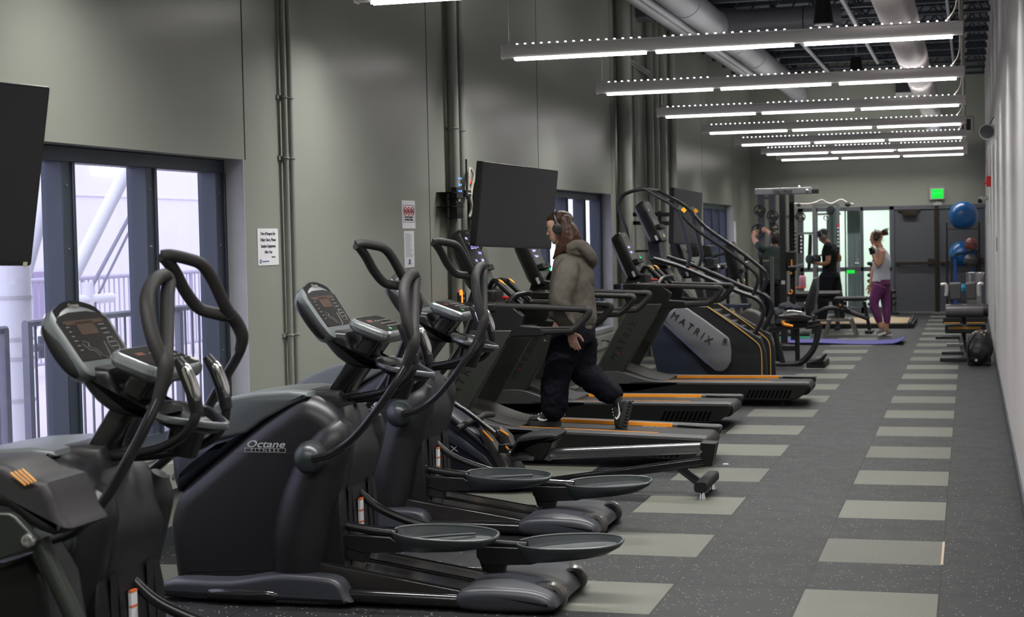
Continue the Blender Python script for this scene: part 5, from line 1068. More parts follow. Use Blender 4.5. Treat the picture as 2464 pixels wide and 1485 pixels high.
def head(mb, c, s, pitch=0.0, yaw=0.0):
    """head looking along -x, centred at c, s = head height; returns local->world"""
    R = Matrix.Rotation(yaw, 3, 'Z') @ Matrix.Rotation(pitch, 3, 'Y'); c = Vector(c)
    F = lambda x, y, z: c+R @ Vector((x, y, z))*s
    # (z, front x, back x, half width)
    prof = [(-0.50, -0.27, -0.10, 0.085), (-0.485, -0.335, -0.06, 0.135), (-0.44, -0.365, -0.01, 0.185), (-0.38, -0.352, 0.06, 0.225), (-0.325, -0.375, 0.14, 0.25), (-0.28, -0.372, 0.22, 0.265), (-0.20, -0.365, 0.33, 0.285), (-0.10, -0.368, 0.42, 0.300),
            (0.0, -0.360, 0.465, 0.312), (0.06, -0.382, 0.48, 0.325), (0.16, -0.390, 0.485, 0.330), (0.27, -0.355, 0.455, 0.315), (0.37, -0.27, 0.38, 0.265), (0.45, -0.14, 0.26, 0.18), (0.495, 0.0, 0.12, 0.07)]
    rings = []
    for z, fx, bx, w in prof:
        ring = []
        for k in range(28):
            a = 2*math.pi*k/28; cx, sy = math.cos(a), math.sin(a); cxm = (fx+bx)/2; hx = (bx-fx)/2
            ring.append(F(cxm+math.copysign(abs(cx)**0.9, cx)*hx, math.copysign(abs(sy)**0.85, sy)*w, z))
        rings.append(ring)
    mb.loft(rings)
    mb.loft([[F(x, y, z) for x, y, z in r] for r in (((-0.34, -0.03, 0.03), (-0.34, 0.03, 0.03), (-0.40, 0.012, 0.04), (-0.40, -0.012, 0.04)), ((-0.34, -0.06, -0.06), (-0.34, 0.06, -0.06), (-0.455, 0.02, -0.055), (-0.455, -0.02, -0.055)), ((-0.34, -0.085, -0.125), (-0.34, 0.085, -0.125), (-0.495, 0.028, -0.115), (-0.495, -0.028, -0.115)), ((-0.34, -0.07, -0.165), (-0.34, 0.07, -0.165), (-0.44, 0.025, -0.16), (-0.44, -0.025, -0.16)))])
    mb.ball(F(-0.375, 0, -0.235), 0.052*s, 12, 8, (0.7, 1.5, 0.5)); mb.ball(F(-0.368, 0, -0.290), 0.055*s, 12, 8, (0.7, 1.3, 0.55))
    for sd in (-1, 1): mb.ball(F(0.03, sd*0.315, -0.03), 0.10*s, 12, 8, (0.7, 0.3, 1.1))
    return F
def face(F, s, parent, skin_dark, lip, closed=False):
    e = MB(); b = MB(); l = MB(); w = MB()
    for sd in (-1, 1):
        w.ball(F(-0.338, sd*0.135, 0.0), 0.050*s, 12, 8, (0.55, 1.1, 0.55)); e.ball(F(-0.362, sd*0.135, -0.006), 0.027*s, 10, 6, (0.5, 0.9, 0.9))
        b.tube([F(-0.375, sd*0.05, 0.085), F(-0.385, sd*0.13, 0.105), F(-0.335, sd*0.215, 0.085)], [0.012*s, 0.016*s, 0.008*s], 6, 4)
        b.tube([F(-0.372, sd*0.07, 0.008), F(-0.375, sd*0.135, 0.030), F(-0.335, sd*0.195, 0.008)], [0.006*s, 0.010*s, 0.006*s], 6, 4)
    l.ball(F(-0.398, 0, -0.240), 0.040*s, 12, 8, (0.6, 1.7, 0.42)); l.ball(F(-0.392, 0, -0.278), 0.042*s, 12, 8, (0.6, 1.45, 0.5))
    put('eye', w, mat('eye_white', (0.6, 0.57, 0.54), 0.3), parent); put('iris', e, hair2_m, parent); put('eyebrow', b, skin_dark, parent); put('lips', l, lip, parent)
def headphones(F, s, parent, m, far=True):
    q = MB()
    for sd in ((-1, 1) if far else (-1,)):
        q.lathe([(0.02*s, 0.02*s), (0.165*s, 0.015*s), (0.185*s, -0.02*s), (0.175*s, -0.10*s), (0.10*s, -0.125*s), (0.01*s, -0.13*s)], F(0.03, sd*0.345, -0.06), F(0, -sd, 0)-F(0, 0, 0), 20)
    q.tube([F(0.03, -0.395, -0.02), F(0.02, -0.40, 0.18), F(0.01, -0.32, 0.42), F(0.0, -0.13, 0.555), F(0.0, 0.13, 0.555), F(0.01, 0.32, 0.42), F(0.02, 0.40, 0.18), F(0.03, 0.395, -0.02)], 0.052*s, 8, 5, flat=0.35)
    return put('headphones', q, m, parent)
def shoe(mb, heel, toe, up, s=1.0):
    """sneaker upper from heel to toe, sole away from up"""
    a, b = Vector(heel), Vector(toe); d = (b-a).normalized(); up = Vector(up); up = (up-d*up.dot(d)).normalized(); n = d.cross(up); L = (b-a).length
    rings = []
    for k, w, h in ((0.0, 0.026, 0.062), (0.06, 0.034, 0.075), (0.25, 0.036, 0.080), (0.40, 0.037, 0.078), (0.55, 0.041, 0.062), (0.75, 0.044, 0.046), (0.92, 0.036, 0.036), (1.0, 0.018, 0.020)):
        c = a+d*L*k; rings.append([c+n*x*w*s+up*(0.008+max(0, y)*h*s) for x, y in ((-1, 0), (-1, 0.45), (-0.75, 0.85), (-0.3, 1), (0.3, 1), (0.75, 0.85), (1, 0.45), (1, 0))])
    return mb.loft(rings)
def sole(mb, heel, toe, up, s=1.0, th=0.028):
    a, b = Vector(heel), Vector(toe); d = (b-a).normalized(); up = Vector(up); up = (up-d*up.dot(d)).normalized(); n = d.cross(up); L = (b-a).length
    o = [(-0.02, 0), (0.0, 0.028), (0.1, 0.036), (0.35, 0.035), (0.7, 0.047), (0.92, 0.038), (1.03, 0.012), (1.03, -0.012), (0.92, -0.038), (0.7, -0.047), (0.35, -0.035), (0.1, -0.036), (0.0, -0.028)]
    return mb.prism(o, lambda k, w: a+d*L*k+n*w*s-up*(th-0.010), lambda k, w: a+d*L*k+n*w*s+up*0.014)

# ---- walking woman on the nearest treadmill
YW = 10.94
wp = lambda x, y, dy=0.0: P(x, y, Y=YW+dy)
w = thing('person', 'woman in grey hoodie, loose black pants and black headphones walking on the nearest treadmill', 'person', (-2.75, YW, 0.21))
HS = 0.212
bd = MB()
hc = wp(1346, 547); F = head(bd, hc, HS, pitch=-0.24)
bd.tube([wp(1353, 568), wp(1360, 600), wp(1366, 625)], [0.052, 0.052, 0.060], 16, 3)
etube(bd, [wp(1368, 625), wp(1376, 660), wp(1372, 720), wp(1385, 770), wp(1388, 800)], [0.06, 0.09, 0.08, 0.09, 0.08], [0.13, 0.16, 0.12, 0.14, 0.13])
hipL, hipR = wp(1385, 790, -0.08), wp(1390, 790, 0.08)
bd.tube([hipL, wp(1358, 885, -0.08), wp(1348, 1000, -0.05)], [0.08, 0.055, 0.035], 14, 4)
bd.tube([hipR, wp(1400, 890, 0.07), wp(1487, 968, 0.06)], [0.08, 0.055, 0.035], 14, 4)
sh, el, wr = wp(1372, 640, -0.17), wp(1356, 722, -0.22), wp(1373, 797, -0.20)
bd.tube([sh, el, wr], [0.05, 0.038, 0.027], 12, 4)
bd.tube([wp(1372, 640, 0.17), wp(1362, 722, 0.22), wp(1340, 775, 0.20)], [0.05, 0.038, 0.027], 12, 4)
hand(bd, wr+Vector((0.0, 0, 0.0)), wp(1382, 838, -0.20)-wr, (0.25, 1, 0.0), 0.98, 0.22, side=1)
hand(bd, wp(1340, 775, 0.20), (-0.1, 0, -1), (0.2, -1, 0), 0.95, 0.25, side=-1)
body = solid('body', bd, skin_m, w, 0.0048, 3, 0.5)
face(F, HS, body, mat('brow_brown', (0.05, 0.022, 0.012), 0.6), mat('lip_rose', (0.42, 0.15, 0.13), 0.45))
# shoulder-length hair falling forward, a loose mass at the back
hr = MB()
G = lambda x, y, z: F(x, y, z)
rings = []
hr.loft([[G((0.17 if z < 0.2 else 0.10 if z < 0.3 else 0.06)+rx*math.cos(a)+(0.10 if math.cos(a) < 0 else 0)*0, ry*math.sin(a), z) for a in (2*math.pi*k/22 for k in range(22))] for z, rx, ry in ((-0.25, 0.24, 0.25), (-0.1, 0.29, 0.30), (0.05, 0.33, 0.325), (0.15, 0.37, 0.345), (0.25, 0.42, 0.35), (0.33, 0.43, 0.33), (0.42, 0.35, 0.27), (0.50, 0.20, 0.16), (0.535, 0.08, 0.06))])
hair_pts = [((1352, 522, -.055), (1357, 555, -.072), (1352, 582, -.076), (1342, 604, -.080), (1331, 624, -.075)), ((1358, 520, -.05), (1364, 555, -.072), (1362, 582, -.082), (1352, 602, -.088), (1341, 618, -.085)), ((1362, 520, -.04), (1374, 555, -.060), (1374, 582, -.075), (1366, 600, -.085), (1354, 608, -.085)),
            ((1362, 520, -.02), (1380, 555, -.045), (1388, 580, -.05), (1396, 600, -.04)), ((1360, 518, 0), (1381, 550, 0), (1392, 575, 0.0), (1403, 600, 0), (1410, 614, 0)), ((1358, 520, .04), (1374, 550, .05), (1384, 580, .055), (1388, 600, .05)), ((1356, 520, .055), (1362, 550, .072), (1362, 585, .08), (1350, 612, .07))]
for pts in hair_pts: hr.tube([wp(a, b, c) for a, b, c in pts], [0.022]+[0.026]*(len(pts)-3)+[0.021, 0.007], 10, 4)
solid('hair', hr, hair_m, w, 0.0055, 3, 0.5, disp=0.006, dscale=0.03)
headphones(F, HS, w, mat('headphone_black', (0.012, 0.012, 0.013), 0.4))
# hoodie
h = MB()
etube(h, [wp(1360, 606), wp(1366, 622), wp(1372, 645), wp(1376, 680), wp(1376, 720), wp(1381, 758), wp(1388, 782)], [0.058, 0.085, 0.120, 0.150, 0.158, 0.160, 0.128], [0.07, 0.13, 0.185, 0.20, 0.195, 0.185, 0.155], 24)
h.tube([wp(1370, 634, -0.13), wp(1362, 665, -0.19), wp(1350, 715, -0.225), wp(1352, 748, -0.225), wp(1366, 785, -0.205), wp(1372, 800, -0.20)], [0.072, 0.085, 0.078, 0.070, 0.055, 0.036], 16, 4)
h.tube([wp(1372, 634, 0.13), wp(1364, 665, 0.19), wp(1358, 715, 0.22), wp(1345, 750, 0.22), wp(1340, 772, 0.20)], [0.072, 0.082, 0.075, 0.062, 0.038], 16, 4)
hd = [wp(1366, 598, -0.085), wp(1396, 590, -0.085), wp(1417, 612, -0.06), wp(1424, 632, 0.0), wp(1417, 612, 0.06), wp(1396, 590, 0.085), wp(1366, 598, 0.085)]
h.tube(hd, [0.035, 0.040, 0.045, 0.042, 0.045, 0.040, 0.035], 12, 4)
h.tube([wp(1364, 604, -0.07), wp(1392, 604, -0.05), wp(1410, 618, 0), wp(1392, 604, 0.05)], [0.04, 0.055, 0.05, 0.055], 12, 4)
h.tube([wp(1378, 612, 0), wp(1398, 640, 0), wp(1412, 690, 0)], [0.10, 0.085, 0.06], 14, 3)
solid('hoodie', h, hoodie_m, w, 0.0075, 4, 0.5, disp=0.022, dscale=0.09)
q = MB(); q.tube([wp(1363+2*k, 640+4*k, -0.19-0.016*k) for k in range(0, 2)], 0.001, 5, 1)
cuff = MB().tube([wp(1369, 793, -0.203), wp(1374, 806, -0.20)], [0.037, 0.031], 14, 1)
put('sleeve_cuff', cuff, mat('ribbing_dark_taupe', (0.055, 0.050, 0.043), 0.9), w)
etube(hb := MB(), [wp(1386, 775), wp(1389, 790)], [0.128, 0.120], [0.158, 0.15], 24, 2)
put('hem_band', hb, MATS['ribbing_dark_taupe'] if False else mat('ribbing_taupe', (0.095, 0.086, 0.07), 0.9), w)
# pants
p = MB()
etube(p, [wp(1389, 772), wp(1388, 795), wp(1387, 825)], [0.115, 0.130, 0.125], [0.15, 0.165, 0.165], 22)
p.tube([wp(1370, 815, -0.075), wp(1345, 880, -0.085), wp(1335, 940, -0.08), wp(1334, 985, -0.07), wp(1338, 1004, -0.06)], [0.125, 0.105, 0.098, 0.090, 0.062], 18, 4)
p.tube([wp(1396, 815, 0.07), wp(1396, 860, 0.08), wp(1402, 892, 0.08), wp(1440, 925, 0.075), wp(1472, 950, 0.065), wp(1483, 962, 0.06)], [0.125, 0.118, 0.104, 0.088, 0.080, 0.055], 18, 4)
solid('pants', p, pants_m, w, 0.008, 4, 0.5, disp=0.026, dscale=0.07)
put('sock', MB().tube([wp(1478, 955, 0.06), wp(1490, 972, 0.06), wp(1498, 984, 0.06)], [0.045, 0.041, 0.040], 12, 1), MATS['matte_black'], w)
put('pants_print', MB().prism([(0, 0), (0.03, 0.004), (0.012, 0.012), (0.004, 0.02)], lambda a, b: wp(1308, 822, -0.20)+Vector((a, 0, b)), lambda a, b: wp(1308, 822, -0.20)+Vector((a, 0.004, b))), white_rub, w)
# shoes
def sneaker(heel, toe, up, lift):
    sm = mat('shoe_black', (0.012, 0.013, 0.012), 0.6, bump=0.3); s_ = put('shoe', shoe(MB(), heel, toe, up), sm, w, sub=1)
    put('sole', sole(MB(), heel, toe, up, th=lift), mat('sole_black', (0.018, 0.018, 0.018), 0.7), s_, bevel=0.004)
    a, b = Vector(heel), Vector(toe); d = (b-a).normalized(); u = (Vector(up)-d*Vector(up).dot(d)).normalized(); n = d.cross(u); sg = -1 if n.y > 0 else 1; L = (b-a).length
    sw = [(0.10, 0.052), (0.30, 0.030), (0.46, 0.016), (0.60, 0.020), (0.68, 0.034), (0.60, 0.048), (0.62, 0.036), (0.54, 0.030), (0.44, 0.028), (0.30, 0.038)]
    put('side_mark', MB().prism(sw, lambda k, z: a+d*L*k+u*z+n*sg*0.0455, lambda k, z: a+d*L*k+u*z+n*sg*0.030), white_rub, s_)
    q = MB()
    for i in range(5):
        k = 0.40+i*0.09; c = a+d*L*k+u*(0.082-i*0.009); q.tube([c-n*0.022, c+u*0.006, c+n*0.022], 0.0035, 6, 3)
    put('laces', q, white_rub, s_)
    return s_
hl, tl = wp(1349, 1021, -0.06), wp(1272, 1021, -0.06)
hl.z = tl.z = 0.262; hl.z = tl.z+0.0
sneaker(hl, tl, (0, 0, 1), 0.034)
s2 = sneaker(wp(1509, 964, 0.06), wp(1492, 1034, 0.06), (-1, 0, -0.22), 0.032)
q = MB(); a, b = wp(1515, 966, 0.06), wp(1499, 1032, 0.06)
for i in range(9): q.box(a+(b-a)*(i/8.5)+Vector((0.012, 0, 0)), (0.018, 0.085, 0.013), Matrix.Rotation(0.25, 3, 'Y'))
put('sole_lugs', q, MATS['sole_black'], s2)

# ---- simpler walkers and lifters further in
def figure(label, loc, mats, J, hs, yaw, pitch, cloth):
    """J: joints in metres; cloth: list of (name, material, builder)"""
    t = thing('person', label, 'person', loc)
    b = MB(); Fh = head(b, J['head'], hs, pitch=pitch, yaw=yaw)
    b.tube([J['head']+Vector((0.01, 0, -0.06)), J['neck']], [0.050, 0.055], 12, 1)
    etube(b, [J['neck'], J['chest'], J['waist'], J['hip']], *(([0.06, 0.10, 0.085, 0.10], [0.12, 0.16, 0.12, 0.14]) if abs(yaw) < 1 else ([0.08, 0.12, 0.10, 0.12], [0.06, 0.07, 0.07, 0.08])))
    for s_ in ('L', 'R'):
        b.tube([J['sh'+s_], J['el'+s_], J['wr'+s_]], [0.050, 0.042, 0.028], 12, 4)
        b.tube([J['hip'+s_], J['kn'+s_], J['an'+s_]], [0.085, 0.055, 0.038], 12, 4)
        hd_ = J.get('hd'+s_)
        hand(b, J['wr'+s_], hd_[0], hd_[1], 0.95, hd_[2], side=-1 if s_ == 'L' else 1)
    bo = solid('body', b, mats, t, 0.009, 3, 0.5)
    return t, bo, Fh
def jp(pts, Y): return {k: P(v[0], v[1], Y=Y+(v[2] if len(v) > 2 else 0)) for k, v in pts.items()}
# jogging woman
YJ = 24.3
J = jp(dict(head=(2108, 572), neck=(2118, 598), chest=(2122, 622), waist=(2122, 655), hip=(2122, 680), shL=(2124, 603, -.15), elL=(2114, 637, -.17), wrL=(2099, 606, -.12), shR=(2122, 603, .15), elR=(2104, 645, .17), wrR=(2095, 688, .15),
            hipL=(2120, 685, -.07), knL=(2103, 727, -.07), anL=(2122, 790, -.05), hipR=(2126, 685, .07), knR=(2132, 730, .07), anR=(2132, 795, .06)), YJ)
J['hdL'] = ((-0.1, 0, 1), (1, 0.3, 0), 0.5); J['hdR'] = ((-0.1, 0, -1), (0, -1, 0), 0.3)
t, bo, Fj = figure('woman in pale grey tank top and purple leggings walking over the purple mat', (-1.25, YJ, 0), skin3_m, J, 0.212, 0, -0.1, None)
face(Fj, 0.212, bo, MATS['brow_brown'], MATS['lip_rose'])
headphones(Fj, 0.212, t, MATS['headphone_black'])
hr = MB(); hr.loft([[Fj(0.07+rx*math.cos(a), ry*math.sin(a), z) for a in (2*math.pi*k/18 for k in range(18))] for z, rx, ry in ((-0.1, 0.36, 0.32), (0.15, 0.42, 0.355), (0.3, 0.41, 0.34), (0.42, 0.32, 0.26), (0.53, 0.1, 0.08))])
rn = random.Random(5)
pt = MB()
for k in range(26): pt.tube([P(2114, 562+rn.uniform(-3, 3), Y=YJ), P(2121, 561+rn.uniform(-3, 4), Y=YJ), P(2129+rn.uniform(-2, 3), 559+rn.uniform(-7, 6), Y=YJ), P(2138+rn.uniform(-8, 2), 557+rn.uniform(-9, 10), Y=YJ+rn.uniform(-.05, .05))], [0.022, 0.018, 0.011, 0.002], 6, 4)
solid('hair', hr, mat('auburn_hair', (0.050, 0.020, 0.012), 0.45, noise=0.4), t, 0.009, 1, 0.4); put('ponytail', pt, MATS['auburn_hair'], t)
c = MB(); etube(c, [P(2116, 596, Y=YJ), P(2121, 608, Y=YJ), P(2123, 630, Y=YJ), P(2122, 655, Y=YJ), P(2120, 678, Y=YJ)], [0.06, 0.095, 0.125, 0.12, 0.135], [0.09, 0.14, 0.17, 0.145, 0.17])
solid('tank_top', c, mat('pale_grey_top', (0.42, 0.42, 0.47), 0.8), t, 0.009, 3, 0.5, disp=0.012)
c = MB(); etube(c, [P(2122, 672, Y=YJ), P(2123, 685, Y=YJ)], [0.125, 0.12], [0.165, 0.16], 20, 2)
c.tube([P(2118, 686, Y=YJ-.07), P(2103, 727, Y=YJ-.07), P(2112, 760, Y=YJ-.06), P(2117, 776, Y=YJ-.05)], [0.105, 0.072, 0.062, 0.046], 14, 4)
c.tube([P(2127, 686, Y=YJ+.07), P(2132, 730, Y=YJ+.07), P(2134, 760, Y=YJ+.06), P(2134, 778, Y=YJ+.06)], [0.10, 0.070, 0.060, 0.044], 14, 4)
solid('leggings', c, mat('plum_leggings', (0.13, 0.022, 0.11), 0.6, noise=0.3, nscale=60), t, 0.009, 3, 0.5, disp=0.008, dscale=0.03)
for nm, h_, t_, yy in (('shoe', (2131, 800), (2110, 806), -.05), ('shoe', (2146, 806), (2122, 810), .06)):
    so = put(nm, shoe(MB(), P(*h_, Y=YJ+yy), P(*t_, Y=YJ+yy), (0, 0, 1)), mat('shoe_mauve_grey', (0.16, 0.13, 0.13), 0.6), t, sub=1); put('sole', sole(MB(), P(*h_, Y=YJ+yy), P(*t_, Y=YJ+yy), (0, 0, 1), th=0.03), white_m, so)
c = MB().tube([P(2100, 612, Y=YJ-.12), P(2097, 596, Y=YJ-.12)], [0.04, 0.044], 12, 1); put('black_glove', c, matte_m, t)
# man with the dumbbell
YM2 = 27.0
J = jp(dict(head=(1981, 568), neck=(1994, 587), chest=(1997, 608), waist=(1996, 640), hip=(1996, 660), shL=(1992, 595, -.17), elL=(1991, 632, -.2), wrL=(1966, 634, -.15), shR=(2004, 598, .17), elR=(2020, 625, .22), wrR=(1985, 615, .15),
            hipL=(1990, 665, -.08), knL=(1982, 715, -.1), anL=(1978, 768, -.1), hipR=(2002, 665, .08), knR=(2014, 715, .1), anR=(2022, 768, .1)), YM2)
J['hdL'] = ((-1, 0, 0), (0, 0.3, 1), 0.6); J['hdR'] = ((-1, -0.2, 0.2), (0, 0, -1), 0.6)
t, bo, Fm = figure('man in black t-shirt and headphones looking down at a dumbbell before the far glass screen', (-2.2, YM2, 0), skin2_m, J, 0.215, 0, -0.55, None)
face(Fm, 0.215, bo, hair2_m, mat('lip_brown', (0.2, 0.08, 0.06), 0.5)); headphones(Fm, 0.215, t, mat('headphone_grey', (0.15, 0.15, 0.16), 0.35))
hr = MB(); hr.loft([[Fm(0.06+rx*math.cos(a), ry*math.sin(a), z) for a in (2*math.pi*k/18 for k in range(18))] for z, rx, ry in ((-0.15, 0.30, 0.30), (0.0, 0.40, 0.35), (0.15, 0.46, 0.37), (0.32, 0.46, 0.37), (0.45, 0.36, 0.30), (0.56, 0.12, 0.1))])
solid('hair', hr, hair2_m, t, 0.01, 1, 0.4)
def tee(parent, m, J, nm='t_shirt'):
    c = MB(); etube(c, [J['neck']-Vector((0, 0, 0.01)), J['chest'], J['waist'], J['hip']], [0.08, 0.135, 0.115, 0.13], [0.14, 0.20, 0.16, 0.175])
    for s_ in ('L', 'R'): c.tube([J['sh'+s_]*0.7+J['neck']*0.3, J['sh'+s_], J['sh'+s_]*0.45+J['el'+s_]*0.55], [0.07, 0.075, 0.060], 12, 3)
    return solid(nm, c, m, parent, 0.010, 3, 0.5, disp=0.012)
def trousers(parent, m, J, k=1.0):
    c = MB(); etube(c, [J['hip']+Vector((0, 0, 0.03)), J['hip']-Vector((0, 0, 0.06))], [0.13*k, 0.14*k], [0.17*k, 0.18*k], 18, 2)
    for s_ in ('L', 'R'): c.tube([J['hip'+s_], J['kn'+s_], J['an'+s_]], [0.12*k, 0.09*k, 0.07*k], 14, 4)
    return solid('trousers', c, m, parent, 0.010, 3, 0.5, disp=0.012)
tee(t, mat('black_tee', (0.006, 0.008, 0.008), 0.85, spec=0.15), J); trousers(t, mat('dark_trousers', (0.006, 0.008, 0.011), 0.85, spec=0.15), J, 1.12)
for s_ in ('L', 'R'):
    a = J['an'+s_].copy(); a.z = 0.10; put('shoe', shoe(MB(), a+Vector((0.05, 0, 0)), a+Vector((-0.2, 0, 0)), (0, 0, 1)), MATS['shoe_black'], t)
def dumbbell(c, ax, label, r=0.045, L=0.2, group=None, m=None):
    ax = Vector(ax).normalized(); c = Vector(c); t = thing('dumbbell', label, 'dumbbell', c, group)
    put('handle', MB().cyl(c-ax*L*0.3, c+ax*L*0.3, 0.014), steel_m, t)
    for s_ in (-1, 1): put('weight', MB().lathe([(r*0.8, 0), (r, 0.008), (r, L*0.22), (r*0.8, L*0.25)], c+ax*s_*L*0.25, ax*s_, 16), m or rubber_m, t)
    return t
dumbbell(J['wrL']+Vector((-0.06, 0.0, 0.07)), (0.5, 0.8, 0), 'grey dumbbell held by the man in the black t-shirt', 0.075, 0.24)
# man reaching up to the weight plate, seen from behind
YM1 = 25.6
J = jp(dict(head=(1864, 573), neck=(1862, 592), chest=(1860, 612), waist=(1858, 650), hip=(1858, 675), shL=(1833, 597, -.05), elL=(1818, 582, .15), wrL=(1812, 566, .3), shR=(1884, 598, .0), elR=(1862, 572, .25), wrR=(1843, 553, .32),
            hipL=(1850, 680, -.0), knL=(1848, 732, 0), anL=(1846, 785, 0), hipR=(1868, 680, .0), knR=(1870, 732, .0), anR=(1872, 785, .0)), YM1)
J['hdL'] = ((0.2, 0.5, 0.8), (0.3, 1, 0), 0.4); J['hdR'] = ((-0.6, 0.5, 0.2), (-0.3, 1, 0), 0.5)
t, bo, Fb = figure('dark-haired man in dark green t-shirt seen from behind, reaching up to a weight plate', (-2.9, YM1, 0), mat('skin_pink', (0.50, 0.25, 0.18), 0.5), J, 0.215, -1.3, -0.1, None)
hr = MB(); hr.loft([[Fb(0.07+rx*math.cos(a), ry*math.sin(a), z) for a in (2*math.pi*k/18 for k in range(18))] for z, rx, ry in ((-0.4, 0.30, 0.26), (-0.2, 0.40, 0.34), (0.0, 0.45, 0.37), (0.3, 0.46, 0.38), (0.45, 0.36, 0.30), (0.56, 0.12, 0.1))])
solid('hair', hr, hair2_m, t, 0.01, 1, 0.4, disp=0.01, dscale=0.03)
c = MB(); c.loft([[Vector((v.x+a*rx, v.y+b*0.12, v.z)) for a, b in ((math.cos(q_), math.sin(q_)) for q_ in (2*math.pi*k/18 for k in range(18)))] for v, rx in ((J['neck'], 0.08), (J['neck']-Vector((0, 0, 0.03)), 0.17), (J['chest'], 0.20), (J['waist'], 0.165), (J['hip'], 0.17))])
for s_ in ('L', 'R'): c.tube([J['sh'+s_]*0.8+J['neck']*0.2, J['sh'+s_], J['sh'+s_]*0.4+J['el'+s_]*0.6], [0.07, 0.07, 0.055], 12, 3)
solid('t_shirt', c, mat('dark_green_tee', (0.012, 0.022, 0.018), 0.8), t, 0.010, 3, 0.5, disp=0.012); trousers(t, MATS['dark_trousers'], J, 0.95)
for s_ in ('L', 'R'):
    a = J['an'+s_].copy(); a.z = 0.035; put('shoe', shoe(MB(), a+Vector((0.0, -0.05, 0)), a+Vector((-0.03, 0.2, 0)), (0, 0, 1)), MATS['shoe_black'], t)
# ================================================================ FURTHER EQUIPMENT
fr_m = mat('equipment_frame', (0.018, 0.018, 0.019), 0.38)
frs_m = mat('silver_frame', (0.22, 0.22, 0.22), 0.35, metal=0.6)
vinyl_m = mat('black_vinyl', (0.016, 0.016, 0.017), 0.42)
def TB(pts, r, Y, n=8, sm=4, **k): return MB().tube([P(*q, Y=Y) for q in pts], r, n, sm, **k)
# recumbent bike
YB_ = 18.9; z0 = lambda v: v
t = thing('recumbent_bike', 'recumbent bike with bow-shaped rear frame, tall seat back and orange seat lever', 'exercise bike', (-2.0, YB_, 0))
put('frame', TB([(1790, 874), (1850, 876), (1915, 876), (1940, 862), (1958, 838), (1966, 812), (1972, 778)], 0.036, YB_, 12, 5), fr_m, t)
put('front_leg', MB().bar(P(1858, 778, Y=YB_), P(1884, 874, Y=YB_), 0.06, 0.06, r=0.01), fr_m, t)
sr = put('seat_rail', MB().bar(P(1846, 797, Y=YB_), P(1974, 776, Y=YB_), 0.07, 0.055, r=0.008), fr_m, t)
put('rail_edge', MB().bar(P(1846, 792, Y=YB_-0.04), P(1972, 771, Y=YB_-0.04), 0.008, 0.012).bar(P(1848, 801, Y=YB_-0.04), P(1972, 781, Y=YB_-0.04), 0.008, 0.012), chrome_m, sr)
put('seat_cushion', MB().puff(XZ([(1876, 758), (1930, 752), (1958, 760), (1950, 771), (1918, 772), (1880, 764)], YB_), YB_-0.2, YB_+0.2, 0.02, 3), vinyl_m, t)
put('seat_carriage', MB().box(P(1922, 781, Y=YB_), (0.22, 0.12, 0.07)), fr_m, t, bevel=0.01)
put('seat_back', MB().puff(XZ([(1960, 668), (1968, 668), (1968, 700), (1960, 745), (1944, 760), (1938, 735), (1948, 705)], YB_), YB_-0.18, YB_+0.18, 0.02, 3), vinyl_m, t)
put('orange_lever', TB([(1883, 772), (1886, 780), (1898, 783), (1908, 785)], [0.02, 0.02, 0.016, 0.016], YB_-0.22, 8), orange_m, t)
put('arm_rail', TB([(1886, 756), (1900, 748), (1930, 752)], 0.016, YB_-0.26), chrome_m, t)
c = P(1965, 868, Y=YB_); put('rear_stabilizer', MB().bb(c.x-0.09, c.x+0.12, YB_-0.30, YB_+0.30, 0.0, 0.07).slab([(c.x-0.06, 0.06), (c.x+0.06, 0.11), (c.x+0.13, 0.17), (c.x+0.14, 0.15), (c.x+0.08, 0.05)], YB_-0.32, YB_-0.2), matte_m, t, bevel=0.01)
put('front_housing', MB().puff(cr(XZ([(1762, 770), (1800, 742), (1838, 760), (1850, 800), (1838, 850), (1790, 872), (1752, 860), (1748, 810)], YB_), 2, True), YB_-0.11, YB_+0.11, 0.03, 3), hood_m, t)
put('mast', MB().bar(P(1800, 760, Y=YB_), P(1778, 660, Y=YB_), 0.08, 0.08, r=0.015), fr_m, t)
f0 = plane_f(P(1778, 634, Y=YB_), (0, 1, 0), (-0.22, 0, 0.95)); sg = 1 if (f0(0, 0, 1)-f0(0, 0, 0)).x > 0 else -1
console_face(t, 0.28, lambda a, b, d=0.0: f0(a, b*1.15, d*sg), [])
put('stop_knob', MB().ball(P(1783, 686, Y=YB_-0.1), 0.028, 10, 8), lit_red, t)
# dark jacket thrown over the seat front
b = MB(); c = P(1893, 742, Y=YB_+0.4)
for dx_, dz_, r in ((-0.12, -0.03, 0.07), (0, 0.02, 0.08), (0.1, 0.0, 0.06), (-0.05, -0.05, 0.09), (0.05, -0.06, 0.08)): b.ball(c+Vector((dx_, 0, dz_)), r, 12, 8, (1.2, 1.4, 0.6))
b.bb(c.x-0.13, c.x+0.13, c.y-0.12, c.y+0.12, c.z-0.20, c.z-0.05)
j = solid('jacket', b, mat('jacket_navy', (0.010, 0.013, 0.020), 0.8), None, 0.012, 2, 0.5, disp=0.04, dscale=0.06); tag(j, 'dark crumpled jacket draped in front of the recumbent bike seat back', 'jacket')
t = thing('storage_stool', 'low black stool under the crumpled dark jacket', 'stool', (c.x, c.y, 0)); put('seat', MB().bb(c.x-0.15, c.x+0.15, c.y-0.15, c.y+0.15, c.z-0.25, c.z-0.21), vinyl_m, t, bevel=0.01)
for sx in (-0.12, 0.12):
    for sy in (-0.12, 0.12): put('leg', MB().cyl((c.x+sx, c.y+sy, 0), (c.x+sx, c.y+sy, c.z-0.24), 0.015), fr_m, t)
